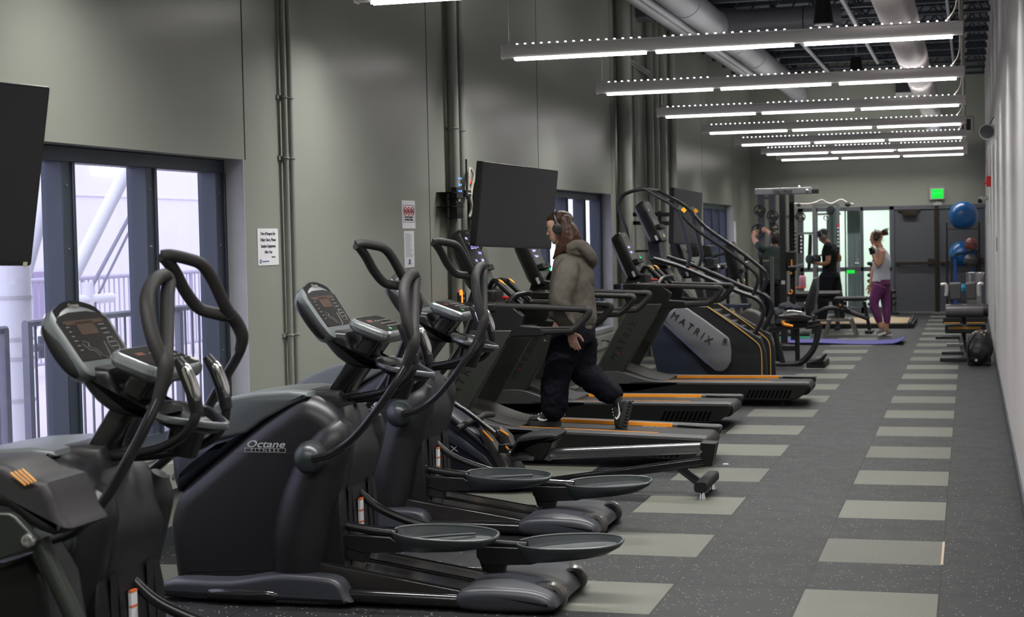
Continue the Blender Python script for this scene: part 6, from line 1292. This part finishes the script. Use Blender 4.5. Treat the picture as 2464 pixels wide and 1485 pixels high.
# upright bike
YU = 18.2
t = thing('upright_bike', 'upright exercise bike with blue-black saddle and yellow seat adjuster behind the stair climber', 'exercise bike', (-2.9, YU, 0))
c = P(1775, 736, Y=YU)
put('saddle', MB().loft([[c+Vector((x, y*w_, z)) for y in (-1, -0.5, 0.5, 1) for z in ((0.02, -0.02) if y < 0 else (-0.02, 0.02))] for x, w_ in ((-0.16, 0.03), (-0.05, 0.06), (0.06, 0.11), (0.14, 0.10))]), mat('saddle_navy', (0.02, 0.025, 0.045), 0.4), t, bevel=0.012)
put('seat_post', MB().bar(c-Vector((0, 0, 0.02)), P(1763, 830, Y=YU), 0.05, 0.07, r=0.01), frs_m, t)
put('adjuster', MB().ball(P(1765, 752, Y=YU-0.05), 0.022, 10, 8).bar(P(1758, 762, Y=YU-0.05), P(1774, 757, Y=YU-0.05), 0.02, 0.025), mat('adjuster_yellow', (0.8, 0.42, 0.03), 0.4), t)
put('body', MB().puff(XZ([(1690, 760), (1730, 742), (1760, 800), (1770, 880), (1700, 885), (1672, 820)], YU), YU-0.09, YU+0.09, 0.03, 3), fr_m, t)
put('base_bar', MB().bar((P(1690, 880, Y=YU).x, YU, 0.05), (P(1790, 880, Y=YU).x, YU, 0.05), 0.08, 0.06), fr_m, t)
for x in (1692, 1785): xx = P(x, 880, Y=YU).x; put('stabilizer', MB().bar((xx, YU-0.27, 0.03), (xx, YU+0.27, 0.03), 0.07, 0.06, r=0.015), matte_m, t)
put('mast', MB().bar(P(1706, 770, Y=YU), P(1668, 650, Y=YU), 0.09, 0.09, r=0.015), fr_m, t)
f0 = plane_f(P(1652, 620, Y=YU), (0, 1, 0), (-0.35, 0, 0.93)); sg2 = 1 if (f0(0, 0, 1)-f0(0, 0, 0)).x > 0 else -1
console_face(t, 0.30, lambda a, b, d=0.0: f0(a, b, d*sg2), [])
put('handlebar', MB().tube([P(1672, 664, Y=YU-0.22), P(1662, 656, Y=YU-0.15), P(1668, 662, Y=YU), P(1662, 656, Y=YU+0.15), P(1672, 664, Y=YU+0.22)], 0.016, 8, 4), foam_m, t)
put('stop_knob', MB().ball(P(1662, 640, Y=YU-0.12), 0.02, 10, 8), lit_red, t)
# padded weight machine behind the climber
YP = 20.6
t = thing('padded_weight_machine', 'silver-framed weight machine with two black roller pads behind the climber handrails', 'weight machine', (-3.0, YP, 0))
for x0, x1 in ((1660, 1684), (1692, 1716)):
    a, b = P(x0, 590, Y=YP), P(x1, 618, Y=YP); put('pad', MB().bb(a.x, b.x, YP-0.12, YP+0.12, b.z, a.z), vinyl_m, t, bevel=0.02)
put('back_pad', MB().bar(P(1628, 622, Y=YP), P(1662, 606, Y=YP), 0.25, 0.07, r=0.015), vinyl_m, t)
put('arm', TB([(1692, 612), (1697, 640), (1712, 648), (1724, 640), (1745, 636), (1800, 632)], 0.020, YP, 10, 4), frs_m, t)
put('roller_handle', MB().tube([P(1686, 646, Y=YP-0.1), P(1728, 643, Y=YP-0.1)], 0.028, 12, 1).tube([P(1700, 650, Y=YP+0.1), P(1745, 641, Y=YP+0.1)], 0.028, 12, 1), foam_m, t)
for x in (1728, 1745): put('handle_cap', MB().ball(P(x, 643 if x < 1740 else 641, Y=YP+(-0.1 if x < 1740 else 0.1)), 0.032, 10, 8), chrome_m, t)
put('weight_tower', MB().bb(P(1700, 600, Y=YP).x, P(1722, 600, Y=YP).x, YP-0.1, YP+0.15, 0, P(1710, 622, Y=YP).z), fr_m, t, bevel=0.01)
put('frame_post', MB().bb(P(1640, 600, Y=YP).x, P(1648, 600, Y=YP).x, YP-0.03, YP+0.03, 0, P(1644, 612, Y=YP).z).bb(P(1640, 600, Y=YP).x, P(1722, 600, Y=YP).x, YP-0.03, YP+0.03, 0, 0.06), frs_m, t)
put('upper_lever', TB([(1716, 618), (1735, 612), (1770, 606), (1800, 616)], 0.018, YP, 8), fr_m, t)
# rack with horizontal chrome bars
YK = 24.5
t = thing('dumbbell_rack', 'low rack with pale horizontal bars and black uprights beside the man lifting the plate', 'rack', (-3.2, YK, 0))
for zy in (630, 674): put('shelf_bar', MB().bar(P(1745, zy+5, Y=YK), P(1850, zy-3, Y=YK), 0.04, 0.03), mat('pale_bar', (0.42, 0.38, 0.28), 0.35, metal=0.4), t)
for x in (1750, 1795, 1832, 1857): a = P(x, 618, Y=YK); put('upright', MB().bb(a.x-0.025, a.x+0.025, YK-0.03, YK+0.03, 0, a.z), frs_m if x > 1850 else fr_m, t)
# functional trainer
YT = 21.8
t = thing('functional_trainer', 'tall cable tower with black post and lettered grey top beam', 'cable machine', (-2.5, YT, 0))
X_ = lambda px, py=600, Y=YT: P(px, py, Y=Y).x
zt, zb = P(1890, 452, Y=YT).z, P(1890, 468, Y=YT).z
bm_ = put('top_beam', MB().bb(X_(1819), X_(1955), YT-0.05, YT+0.05, zb, zt), mat('beam_grey', (0.17, 0.175, 0.19), 0.4), t, bevel=0.008)
put('beam_tip', MB().bb(X_(1955), X_(1972), YT-0.04, YT+0.04, zb, zb+0.055), fr_m, bm_); put('tip_bar', MB().bb(X_(1957), X_(1972), YT-0.03, YT+0.03, zb+0.05, zb+0.075), chrome_m, bm_)
text('brand_lettering', 'MATRIX', 0.06, (X_(1886), YT-0.052, (zt+zb)/2), (1, 0, 0), UZ, mono_m, bm_, sx=1.2)
put('beam_bolt', MB().ball((X_(1945), YT-0.06, (zt+zb)/2), 0.02, 10, 8).ball((X_(1925), YT, zt+0.01), 0.018, 10, 8), chrome_m, bm_)
po = put('front_post', MB().bb(X_(1877), X_(1892), YT-0.05, YT+0.05, 0, zb), fr_m, t, bevel=0.006)
put('post_label', MB().bb(X_(1880), X_(1889), YT-0.053, YT-0.05, P(1885, 684, Y=YT).z, P(1885, 675, Y=YT).z), paper_m, po)
put('strap_column', MB().bb(X_(1898), X_(1910), YT+0.1, YT+0.14, 0.1, zb), matte_m, t)
q = MB()
for i in range(14): z = P(1900, 540+i*9, Y=YT).z; q.bb(X_(1897), X_(1911), YT+0.085, YT+0.15, z-0.012, z+0.012)
put('strap_band', q, fr_m, t)
put('carriage', MB().box(P(1904, 628, Y=YT), (0.13, 0.14, 0.26)), matte_m, t, bevel=0.015)
put('orange_pin', MB().box(P(1905, 633, Y=YT-0.09), (0.02, 0.02, 0.09)), orange_m, t); put('orange_knob', MB().ball(P(1903, 658, Y=YT-0.09), 0.02, 10, 8), orange_m, t)
put('hook', MB().torus(P(1901, 702, Y=YT-0.06), 0.028, 0.010, (0, 1, 0), 20, 6, -20, 200), orange_m, t)
put('cable_handle', TB([(1897, 642), (1912, 641), (1934, 636)], 0.014, YT-0.1, 8), chrome_m, t)
put('base', MB().bb(X_(1860), X_(1925), YT-0.45, YT-0.30, 0, 0.07).bb(X_(1877), X_(1892), YT-0.45, YT, 0, 0.07).bb(X_(1877), X_(1892), YT-0.1, YT+0.2, 0, 0.07), fr_m, t, bevel=0.01)
for px_ in (): put('rear_post', MB().bb(X_(px_-5), X_(px_+5), YT+0.5, YT+0.6, 0, zb), mat('post_silver', (0.12, 0.12, 0.13), 0.35, metal=0.4), t)
# squat rack with plates
YQ = 26.4
t = thing('plate_tower', 'grey post rack holding black weight plates beside the far window', 'rack', (-3.0, YQ, 0))
for x in (1832, 1858): a = P(x, 462, Y=YQ); put('upright', MB().bb(a.x-0.055, a.x+0.055, YQ-0.04, YQ+0.04, 0, a.z), mat('rack_grey', (0.10, 0.10, 0.12), 0.4), t)
put('cross_member', MB().bb(P(1832, 600, Y=YQ).x, P(1858, 600, Y=YQ).x, YQ-0.03, YQ+0.03, P(1840, 480, Y=YQ).z, P(1840, 473, Y=YQ).z), MATS['rack_grey'], t)
plates = [((1828, 507), 14.5, 'weight plate on the highest peg of the grey rack'), ((1859, 520), 14.5, 'weight plate on the second peg, next to the black cable post'), ((1824, 556), 16.5, 'larger weight plate being lifted by the man in the dark green shirt'), ((1863, 548), 11, 'shiny small weight plate just above the dark-haired man head'), ((1926, 522), 12, 'weight plate on a peg right of the black cable post'), ((1836, 613), 12, 'weight plate low on the rack below the lifted one')]
for (px, rp_, lb_) in plates:
    Yp = YQ-0.14; c = P(*px, Y=Yp); R_ = rp_/FPX*Yp*1.02
    o = thing('weight_plate', lb_, 'weight plate', c, 'weight plates on the rack')
    ring = [[c+Vector((r*math.cos(a), y, r*math.sin(a))) for a in (2*math.pi*k/28 for k in range(28))] for r, y in ((R_*0.78, -0.012), (R_*0.96, -0.022), (R_, 0), (R_*0.96, 0.022), (R_*0.78, 0.012))]
    put('rim', MB().loft(ring, close=True), rubber_m, o); sp = MB()
    for k in range(3):
        a = math.radians(90+120*k); d = Vector((math.cos(a), 0, math.sin(a))); sp.bar(c+d*R_*0.2, c+d*R_*0.85, 0.02, R_*0.42, Vector((0, 1, 0)).cross(d))
    put('spokes', sp, rubber_m, o); put('hub', MB().torus(c+Vector((0, -0.018, 0)), 0.018, 0.008, (0, 1, 0), 18, 6), mat('brass_hub', (0.28, 0.16, 0.03), 0.35, metal=0.4), o)
    if px[0] not in (1824,): put('plate_peg', MB().cyl(c-Vector((0, 0.05, 0)), c+Vector((0, 0.2, 0)), 0.018), chrome_m, t)
put('side_arm', MB().bar(P(1858, 522, Y=YQ), P(1930, 522, Y=YQ), 0.04, 0.05), MATS['rack_grey'], t)
# cable crossover frame at the glass screen
YL = 28.6; fm = mat('crossover_silver', (0.17, 0.17, 0.18), 0.4, metal=0.4)
t = thing('lat_machine', 'silver cable frame with numbered weight stacks in front of the far glass screen', 'cable machine', (-2.2, YL, 0))
X2 = lambda px: P(px, 600, Y=YL).x; Z2 = lambda py: P(1980, py, Y=YL).z
for a, b in ((1956, 1964), (2014, 2021)): put('upright', MB().bb(X2(a), X2(b), YL-0.04, YL+0.04, 0, Z2(494)), fm, t)
for a, b, u, v in ((1956, 2024, 513, 518), (1956, 2021, 491, 497), (1913, 1962, 558, 563)): put('crossbar', MB().bb(X2(a), X2(b), YL-0.03, YL+0.03, Z2(v), Z2(u)), fm, t)
put('base_rail', MB().bb(X2(1910), X2(2024), YL-0.05, YL+0.05, 0, 0.06), fm, t)
put('left_post', MB().bb(X2(1910), X2(1914), YL-0.03, YL+0.03, 0, Z2(530)), fm, t)
for px_, a, b in ((2018, 540, 600), (1913, 545, 610)):
    s_ = put('number_strip', MB().bb(X2(px_-3), X2(px_+3), YL-0.055, YL-0.04, Z2(b), Z2(a)), matte_m, t); q = MB()
    for i in range(6): z = Z2(a+8+i*(b-a-8)/6); q.bb(X2(px_-2.6), X2(px_+2.6), YL-0.058, YL-0.055, z-0.028, z+0.010)
    put('number_tag', q, mat('tag_grey', (0.40, 0.40, 0.40), 0.6), s_); put('red_cap', MB().bb(X2(px_-2.6), X2(px_+2.6), YL-0.06, YL-0.055, Z2(a+5), Z2(a)), redink_m, s_)
put('hanging_strap', TB([(1950, 564), (1949, 600), (1947, 640), (1944, 650)], [0.03, 0.034, 0.03, 0.02], YL-0.05, 8).tube([P(1928, 566, Y=YL-.05), P(1927, 610, Y=YL-.05)], 0.05, 8, 1), matte_m, t)
q = MB()
for i in range(5): q.box(P(1928, 570+i*9, Y=YL-0.11), (0.03, 0.01, 0.035))
put('strap_tag', q, white_m, t)
put('pulley', MB().torus(P(1988, 524, Y=YL-0.05), 0.04, 0.012, (0, 1, 0), 20, 6), frs_m, t)
t = thing('curl_bar', 'chrome curved barbell resting on top of the silver cable frame', 'barbell', P(1985, 490, Y=YL))
put('bar', TB([(1912, 490), (1940, 491), (1960, 488), (1978, 481), (1988, 487), (2002, 490), (2020, 481), (2030, 482), (2040, 489), (2054, 491)], 0.015, YL, 8, 4), mat('bar_steel', (0.30, 0.29, 0.28), 0.35, metal=0.8), t)
put('rubber_grip', MB().ball(P(2040, 492, Y=YL), 0.055, 12, 8, (1, .7, .8)).ball(P(1922, 493, Y=YL), 0.04, 12, 8, (1, .7, .8)), rubber_m, t)
t = tag(put('kettle_pulley', MB().lathe([(0.01, 0.05), (0.06, 0.045), (0.075, 0), (0.06, -0.045), (0.01, -0.05)], P(1999, 505, Y=YL-0.05), (0.3, 1, 0), 16), rubber_m), 'black round pulley wheel hanging under the curved bar', 'pulley')
# pink bottle, shelf
c = P(1931, 676, Y=27.8)
t = thing('water_bottle', 'pink water bottle with a dark loop lid on the orange tray', 'bottle', (c.x, c.y, c.z-0.1))
put('bottle_body', MB().lathe([(0.055, -0.105), (0.06, -0.09), (0.06, 0.06), (0.05, 0.085), (0.03, 0.09)], c, (0, 0, 1), 20), mat('pink_enamel', (0.62, 0.28, 0.33), 0.4), t)
put('lid', MB().cyl(c+Vector((0, 0, 0.09)), c+Vector((0, 0, 0.12)), 0.028).torus(c+Vector((0, 0, 0.14)), 0.02, 0.005, (0, 1, 0)), matte_m, t)
t = thing('tray_stand', 'small orange tray on a thin silver post under the pink bottle', 'stand', (c.x-0.04, c.y, 0))
put('tray_top', MB().bb(c.x-0.14, c.x+0.06, c.y-0.07, c.y+0.07, c.z-0.125, c.z-0.105), mat('orange_red', (0.75, 0.10, 0.03), 0.4), t, bevel=0.005); put('post', MB().cyl((c.x-0.04, c.y, 0), (c.x-0.04, c.y, c.z-0.12), 0.02).bb(c.x-0.15, c.x+0.08, c.y-0.1, c.y+0.1, 0, 0.02), frs_m, t)
# benches
YN = 25.75
t = thing('flat_bench', 'long flat black bench on dark legs in front of the man with the dumbbell', 'bench', (-1.9, YN, 0))
XN = lambda px: P(px, 720, Y=YN).x; ZN = lambda py: P(2000, py, Y=YN).z
put('seat_pad', MB().bb(XN(1893), XN(2024), YN-0.14, YN+0.14, ZN(712), ZN(700)), vinyl_m, t, bevel=0.02)
put('trim_strip', MB().bb(XN(1895), XN(2022), YN-0.146, YN-0.14, ZN(705), ZN(703)), mat('trim_light', (0.3, 0.3, 0.3), 0.4), t)
put('bench_beam', MB().bb(XN(1900), XN(2018), YN-0.04, YN+0.04, ZN(726), ZN(713)), fr_m, t)
for x in (1910, 2015): put('leg', MB().bb(XN(x)-0.03, XN(x)+0.03, YN-0.2, YN+0.2, 0, 0.05).bb(XN(x)-0.03, XN(x)+0.03, YN-0.03, YN+0.03, 0, ZN(720)), fr_m, t)
YN2 = 24.9
t = thing('adjustable_bench', 'black adjustable bench with a sloping beam and pale pad edge, left of the jogging woman', 'bench', (-1.5, YN2, 0))
XN = lambda px: P(px, 720, Y=YN2).x; ZN = lambda py: P(2040, py, Y=YN2).z
put('seat_pad', MB().bb(XN(2008), XN(2088), YN2-0.15, YN2+0.15, ZN(724), ZN(714)), vinyl_m, t, bevel=0.02); put('pad_edge', MB().bb(XN(2010), XN(2086), YN2-0.156, YN2-0.15, ZN(717), ZN(714)), mat('trim_light', (0.3, 0.3, 0.3), 0.4), t)
put('sloping_beam', TB([(1958, 757), (1985, 744), (2005, 741), (2030, 745), (2060, 756), (2092, 768)], 0.035, YN2, 8, 4), fr_m, t)
put('foot', MB().bb(XN(2082), XN(2100), YN2-0.2, YN2+0.2, 0, 0.05).bar(P(2080, 726, Y=YN2), (XN(2092), YN2, 0.04), 0.05, 0.05).bar(P(2034, 726, Y=YN2), P(2030, 745, Y=YN2), 0.05, 0.05).bar(P(1960, 757, Y=YN2), (XN(1956), YN2, 0.0), 0.05, 0.05), fr_m, t, bevel=0.006)
put('yellow_knob', MB().ball(P(2022, 734, Y=YN2-0.08), 0.022, 10, 8), mat('adjuster_yellow', (0.8, 0.42, 0.03), 0.4), t)
put('chrome_knob', MB().ball(P(2033, 736, Y=YN2-0.08), 0.026, 10, 8).ball(P(2042, 742, Y=YN2-0.08), 0.03, 10, 8, (1.3, 1, .8)), chrome_m, t)
# aerobic step table
YS = 24.0; XS = lambda px: P(px, 790, Y=YS).x; ZS = P(2020, 769, Y=YS).z
t = thing('step_stand', 'low pale metal stand with splayed legs beside the purple mat', 'stand', (-1.85, YS, 0))
put('top_frame', MB().bb(XS(1968), XS(2055), YS-0.02, YS+0.02, ZS-0.03, ZS).bb(XS(1990), XS(2050), YS+0.35, YS+0.39, ZS-0.03, ZS).bb(XS(1990), XS(1996), YS, YS+0.38, ZS-0.03, ZS).bb(XS(2040), XS(2046), YS, YS+0.38, ZS-0.03, ZS), mat('stand_khaki', (0.17, 0.16, 0.14), 0.4, metal=0.3), t)
for a, b, y in ((1994, 1984, 0), (2046, 2060, 0), (1994, 1984, 0.38), (2046, 2060, 0.38)): put('leg', MB().bar((XS(a), YS+y, ZS-0.01), (XS(b), YS+y, 0.01), 0.035, 0.035), MATS['stand_khaki'], t)
put('lower_rail', MB().bar((XS(1984), YS, 0.025), (XS(2060), YS, 0.025), 0.03, 0.03), MATS['stand_khaki'], t)
# lifting platform
t = thing('lifting_platform', 'low lifting platform with a tan wooden deck and dark rubber edges', 'platform', (-1.5, 27, 0))
A = P(2010, 796, Z=0); put('rubber_border', MB().bb(-2.55, P(2198, 790, Z=0).x, 26.1, 28.0, 0, 0.07), matte_m, t, bevel=0.005)
put('wood_deck', MB().bb(-2.35, P(2188, 780, Z=0).x, 26.25, 27.9, 0.07, 0.078), mat('tan_wood', (0.36, 0.24, 0.12), 0.5, noise=0.15, nscale=8), t)
put('steel_edge', MB().bar((-0.93, 26.1, 0.07), (-0.93, 28.0, 0.09), 0.03, 0.05), fr_m, t)
# purple mat, slightly wavy with one curled end
pts = []; nx = 24; vs = []; x0, x1 = P(1888, 825, Z=0).x, P(2175, 828, Z=0).x
b = MB()
for i in range(nx+1):
    k = i/nx; x = x0+(x1-x0)*k; zz = 0.012+0.010*math.sin(k*7)+0.05*max(0, (k-0.9)/0.1)**2+0.035*max(0, (0.08-k)/0.08)
    pts.append((x, zz))
rg = [[Vector((x, 22.35+0.10*(1-i/nx), z)), Vector((x, 23.2, z)), Vector((x, 23.2, z+0.010)), Vector((x, 22.35+0.10*(1-i/nx), z+0.010))] for i, (x, z) in enumerate(pts)]
m_ = put('exercise_mat', b.loft(rg), mat('violet_mat', (0.060, 0.055, 0.24), 0.7), None); tag(m_, 'violet exercise mat lying across the floor with a curled right end', 'mat')
for k, (px, py) in enumerate(((1893, 815), (1932, 814))):
    c = P(px, py, Y=23.6); c.z = 0.03
    t = thing('training_shoe', ('left one' if k == 0 else 'right one')+' of the dark shoes with mint soles behind the violet mat', 'shoe', c, 'mint soled shoes')
    put('upper', shoe(MB(), c+Vector((0.1, 0, 0)), c+Vector((-0.15, 0, 0)), (0, 0, 1)), MATS['shoe_black'], t, sub=1); put('sole', sole(MB(), c+Vector((0.1, 0, 0)), c+Vector((-0.15, 0, 0)), (0, 0, 1)), mat('mint_sole', (0.08, 0.5, 0.32), 0.6), t)
# right hand side: ab bench facing the camera, backpack
YA = 19.9; XA = lambda px: P(px, 760, Y=YA).x; ZA = lambda py: P(2320, py, Y=YA).z
t = thing('roman_chair', 'black leg-raise bench with twin elbow pads and orange-trimmed rollers at the right wall', 'exercise bench', (-0.12, YA, 0))
for a, b in ((2284, 2313), (2323, 2350)):
    put('elbow_pad', MB().prism([(XA(a), ZA(681)), (XA(b), ZA(681) if a < 2300 else ZA(680)), (XA(b)-0.0, ZA(720)), (XA(a)+0.01, ZA(721))], lambda x, z: Vector((x, YA-0.1, z)), lambda x, z: Vector((x, YA+0.3, z))), mat('pad_grey', (0.050, 0.050, 0.052), 0.55), t, bevel=0.015)
for pts_ in (((2264, 686), (2276, 685), (2278, 700), (2276, 712)), ((2366, 684), (2356, 684), (2354, 700), (2356, 712))): put('hand_grip', TB(pts_, 0.022, YA-0.1, 10), mat('grip_silver', (0.45, 0.45, 0.43), 0.35, metal=0.4), t)
put('large_roller', MB().cyl((XA(2276), YA-0.1, ZA(748)), (XA(2366), YA-0.1, ZA(748)), 0.085, n=28), mat('roller_vinyl', (0.08, 0.075, 0.08), 0.28), t)
put('roller_cap', MB().cyl((XA(2366), YA-0.1, ZA(746)), (XA(2378), YA-0.1, ZA(746)), 0.075, n=24), vinyl_m, t)
for a, b in ((2270, 2314), (2324, 2374)):
    put('slotted_arm', MB().bb(XA(a), XA(b), YA-0.24, YA-0.18, ZA(776), ZA(762)), matte_m, t, bevel=0.006); put('orange_line', MB().bb(XA(a)+0.01, XA(b)-0.02, YA-0.243, YA-0.24, ZA(775), ZA(773)), mat('amber_line', (0.55, 0.25, 0.02), 0.4), t)
put('seat_block', MB().bb(XA(2274), XA(2372), YA-0.2, YA+0.15, ZA(800), ZA(779)), vinyl_m, t, bevel=0.015)
put('amber_panel', MB().bb(XA(2282), XA(2360), YA-0.204, YA-0.2, ZA(790), ZA(784)), mat('amber_panel', (0.30, 0.15, 0.02), 0.4), t)
put('main_post', MB().bb(XA(2314), XA(2324), YA-0.05, YA+0.05, 0, ZA(760)), fr_m, t)
for zpy, a, b in ((808, 2252, 2310), (825, 2278, 2318), (845, 2266, 2318), (864, 2262, 2330)): put('foot_bar', MB().bb(XA(a), XA(b), YA-0.35, YA-0.28, max(0, ZA(zpy)-0.02), max(0.045, ZA(zpy)+0.02)), frs_m if zpy == 825 else fr_m, t, bevel=0.008)
put('bracket', MB().bar((XA(2310), YA-0.31, ZA(808)), (XA(2320), YA-0.31, 0.03), 0.05, 0.05).bar((XA(2318), YA-0.31, 0.03), (XA(2318), YA+0.4, 0.03), 0.06, 0.05), frs_m, t)
YG = 19.05; c = P(2357, 838, Y=YG)
t = thing('backpack', 'bulging black backpack leaning on the right wall', 'backpack', (c.x, YG, 0))
b = MB().ball((c.x, YG, 0.20), 0.15, 20, 14, (1.0, 0.8, 1.35)).ball((c.x-0.02, YG-0.08, 0.14), 0.11, 18, 12, (1.15, 0.7, 1.15)).ball((c.x+0.03, YG+0.02, 0.33), 0.09, 16, 10, (1.1, 0.8, 0.8)).bb(c.x-0.13, c.x+0.12, YG-0.1, YG+0.1, 0.005, 0.10)
solid('bag_body', b, mat('backpack_nylon', (0.010, 0.010, 0.011), 0.6), t, 0.010, 3, 0.5, disp=0.02, dscale=0.06)
q = MB()
for px, py in ((2342, 803), (2348, 799), (2362, 801), (2372, 797), (2368, 806)): q.ball(P(px, py, Y=YG-0.07), 0.011, 8, 6)
put('zip_pull', q, mat('tan_pull', (0.6, 0.42, 0.32), 0.5), t); put('round_badge', MB().cyl(P(2349, 867, Y=YG-0.165), P(2349, 867, Y=YG-0.12), 0.016), mat('badge_tan', (0.45, 0.28, 0.25), 0.5), t)
put('shoulder_strap', MB().tube([(c.x-0.05, YG-0.1, 0.36), (c.x-0.12, YG-0.15, 0.24), (c.x-0.12, YG-0.14, 0.10)], 0.014, 8, 4), matte_m, t)
# balls, ball rack, bin
bl = mat('blue_ball', (0.006, 0.10, 0.31), 0.28, coat=0.2)
YO = 29.9
def exball(px, py, rp_, label, Y=YO, m=bl):
    c = P(px, py, Y=Y); r = rp_/FPX*Y
    t = thing('stability_ball', label, 'ball', c, 'stability balls'); put('ball_shell', MB().ball(c, r, 32, 20), m, t); put('valve', MB().cyl(c+Vector((0.02, -r*1.0, 0)), c+Vector((0.02, -r*0.96, 0)), 0.012), matte_m, t); return c, r
c1, r1 = exball(2318, 519, 33, 'glossy blue stability ball high up before the grey double door')
c2, r2 = exball(2316, 612, 31, 'lower blue stability ball behind the ball rack')
t = thing('ball_rack', 'black and blue metal rack carrying the stability and medicine balls', 'rack', (c2.x, YO, 0))
for dx_ in (-0.27, 0.29):
    for dy_ in (-0.27, 0.27): put('upright', MB().cyl((c2.x+dx_, YO+dy_, 0), (c2.x+dx_, YO+dy_, c1.z-0.12 if dy_ > 0 else P(2316, 610, Y=YO).z), 0.016), fr_m, t)
for z in (c1.z-r1*0.93, c2.z-r2*0.93, 0.25):
    put('ring', MB().torus((c2.x+0.02, YO, z), 0.15, 0.012, (0, 0, 1)).bar((c2.x-0.2, YO+0.27, z), (c2.x+0.29, YO+0.27, z), 0.02, 0.02).bar((c2.x+0.17, YO, z), (c2.x+0.29, YO+0.27, z), 0.02, 0.02).bar((c2.x-0.13, YO, z), (c2.x-0.27, YO+0.27, z), 0.02, 0.02), fr_m, t)
put('blue_panel', MB().bb(c2.x-0.16, c2.x-0.10, YO-0.26, YO-0.24, 0.15, P(2305, 622, Y=YO).z).bb(c2.x+0.16, c2.x+0.2, YO-0.26, YO-0.24, 0.15, P(2305, 632, Y=YO).z), mat('rack_blue', (0.02, 0.07, 0.30), 0.4), t)
put('front_frame', MB().tube([(c2.x-0.19, YO-0.24, 0.0), (c2.x-0.19, YO-0.24, P(2300, 618, Y=YO).z), (c2.x-0.10, YO-0.24, P(2300, 610, Y=YO).z), (c2.x+0.24, YO-0.24, P(2300, 604, Y=YO).z), (c2.x+0.24, YO-0.24, 0)], 0.018, 8, 1), fr_m, t)
exball(2316, 694, 11, 'small light blue ball on the lowest tier of the ball rack', YO-0.25, mat('sky_ball', (0.05, 0.35, 0.60), 0.3))
for (px, py), m_, l in (((2336, 588), mat('maroon_ball', (0.16, 0.04, 0.04), 0.4), 'maroon and black medicine ball on top of the ball rack'), ((2335, 627), mat('charcoal_ball', (0.05, 0.05, 0.055), 0.35), 'charcoal medicine ball in the front of the ball rack')):
    c = P(px, py, Y=YO-0.45); t = thing('medicine_ball', l, 'ball', c, 'medicine balls'); put('ball_shell', MB().ball(c, 0.118, 24, 16), m_, t); put('seam_band', MB().torus(c, 0.117, 0.008, (0.3, 0.2, 1)), rubber_m, t)
    put('cradle', MB().torus(c-Vector((0, 0, 0.10)), 0.07, 0.010, (0, 0, 1)).bar(c+Vector((-0.0, 0.05, -0.11)), (c2.x+0.27, YO-0.25, c.z-0.12), 0.02, 0.02), fr_m, t)
YI = 28.2; a, b = P(2325, 660, Y=YI), P(2368, 660, Y=YI)
t = thing('trash_can', 'brushed steel waste bin at the right wall behind the elbow pads', 'bin', ((a.x+b.x)/2, YI, 0)); r = (b.x-a.x)/2
put('bin_body', MB().lathe([(r*0.9, 0.0), (r, 0.05), (r, P(2345, 657, Y=YI).z)], ((a.x+b.x)/2, YI, 0), (0, 0, 1), 28), steel_m, t); put('bin_rim', MB().torus(((a.x+b.x)/2, YI, P(2345, 657, Y=YI).z), r, 0.012, (0, 0, 1)), chrome_m, t)
# dumbbell tree in the inner room
for px_, l in ((2097, 'black dumbbell tree seen through the glass left of the jogging woman'), (2143, 'black dumbbell tree seen through the glass right of the jogging woman')):
    Yd = YF+0.6 if px_ < 2120 else YF-0.35; a = P(px_, 632 if px_ < 2120 else 700, Y=Yd)
    t = thing('dumbbell_tree', l, 'rack', (a.x, Yd, 0), 'dumbbell trees'); put('stem', MB().cyl((a.x, Yd, 0), (a.x, Yd, a.z), 0.03).cyl((a.x, Yd, 0), (a.x, Yd, 0.03), 0.16), fr_m, t); z = 0.15; k = 0
    while z < a.z: put('dumbbell_head', MB().ball((a.x-0.03, Yd-0.05, z), 0.055, 10, 8, (1.0, 1, .75)).ball((a.x+0.06, Yd-0.05, z+0.05), 0.05, 10, 8, (1, 1, .75)), rubber_m, t); z += 0.11
# narrow notice far along the left wall
sheet('wall_notice', (1765, 533), (1771, 590), 'narrow white notice strip on the far left wall past the last window')
c = P(1746, 1118, Z=0.001); tag(put('paper_scrap', MB().box((c.x, c.y, 0.004), (0.035, 0.02, 0.006), Matrix.Rotation(0.3, 3, 'Z')), paper_m), 'tiny white scrap of paper on the floor near the rowing machine', 'litter')
t = tag(put('power_cable', MB().tube([P(1290, 845, X=XL+0.05), P(1300, 860, X=XL+0.1), P(1385, 912, X=-3.8), P(1392, 935, X=-3.7), (-3.72, 13.5, 0.01)], 0.007, 6, 4), black_m), 'black power cable drooping behind the second treadmill', 'cable')
t = tag(put('power_cable', MB().tube([P(1448, 820, X=XL+0.05), P(1460, 820, X=XL+0.12), P(1470, 828, X=XL+0.15), P(1478, 845, X=XL+0.15), (-3.8, 18.3, 0.01)], 0.008, 6, 4), black_m), 'black power cable plugged in below the middle window', 'cable')
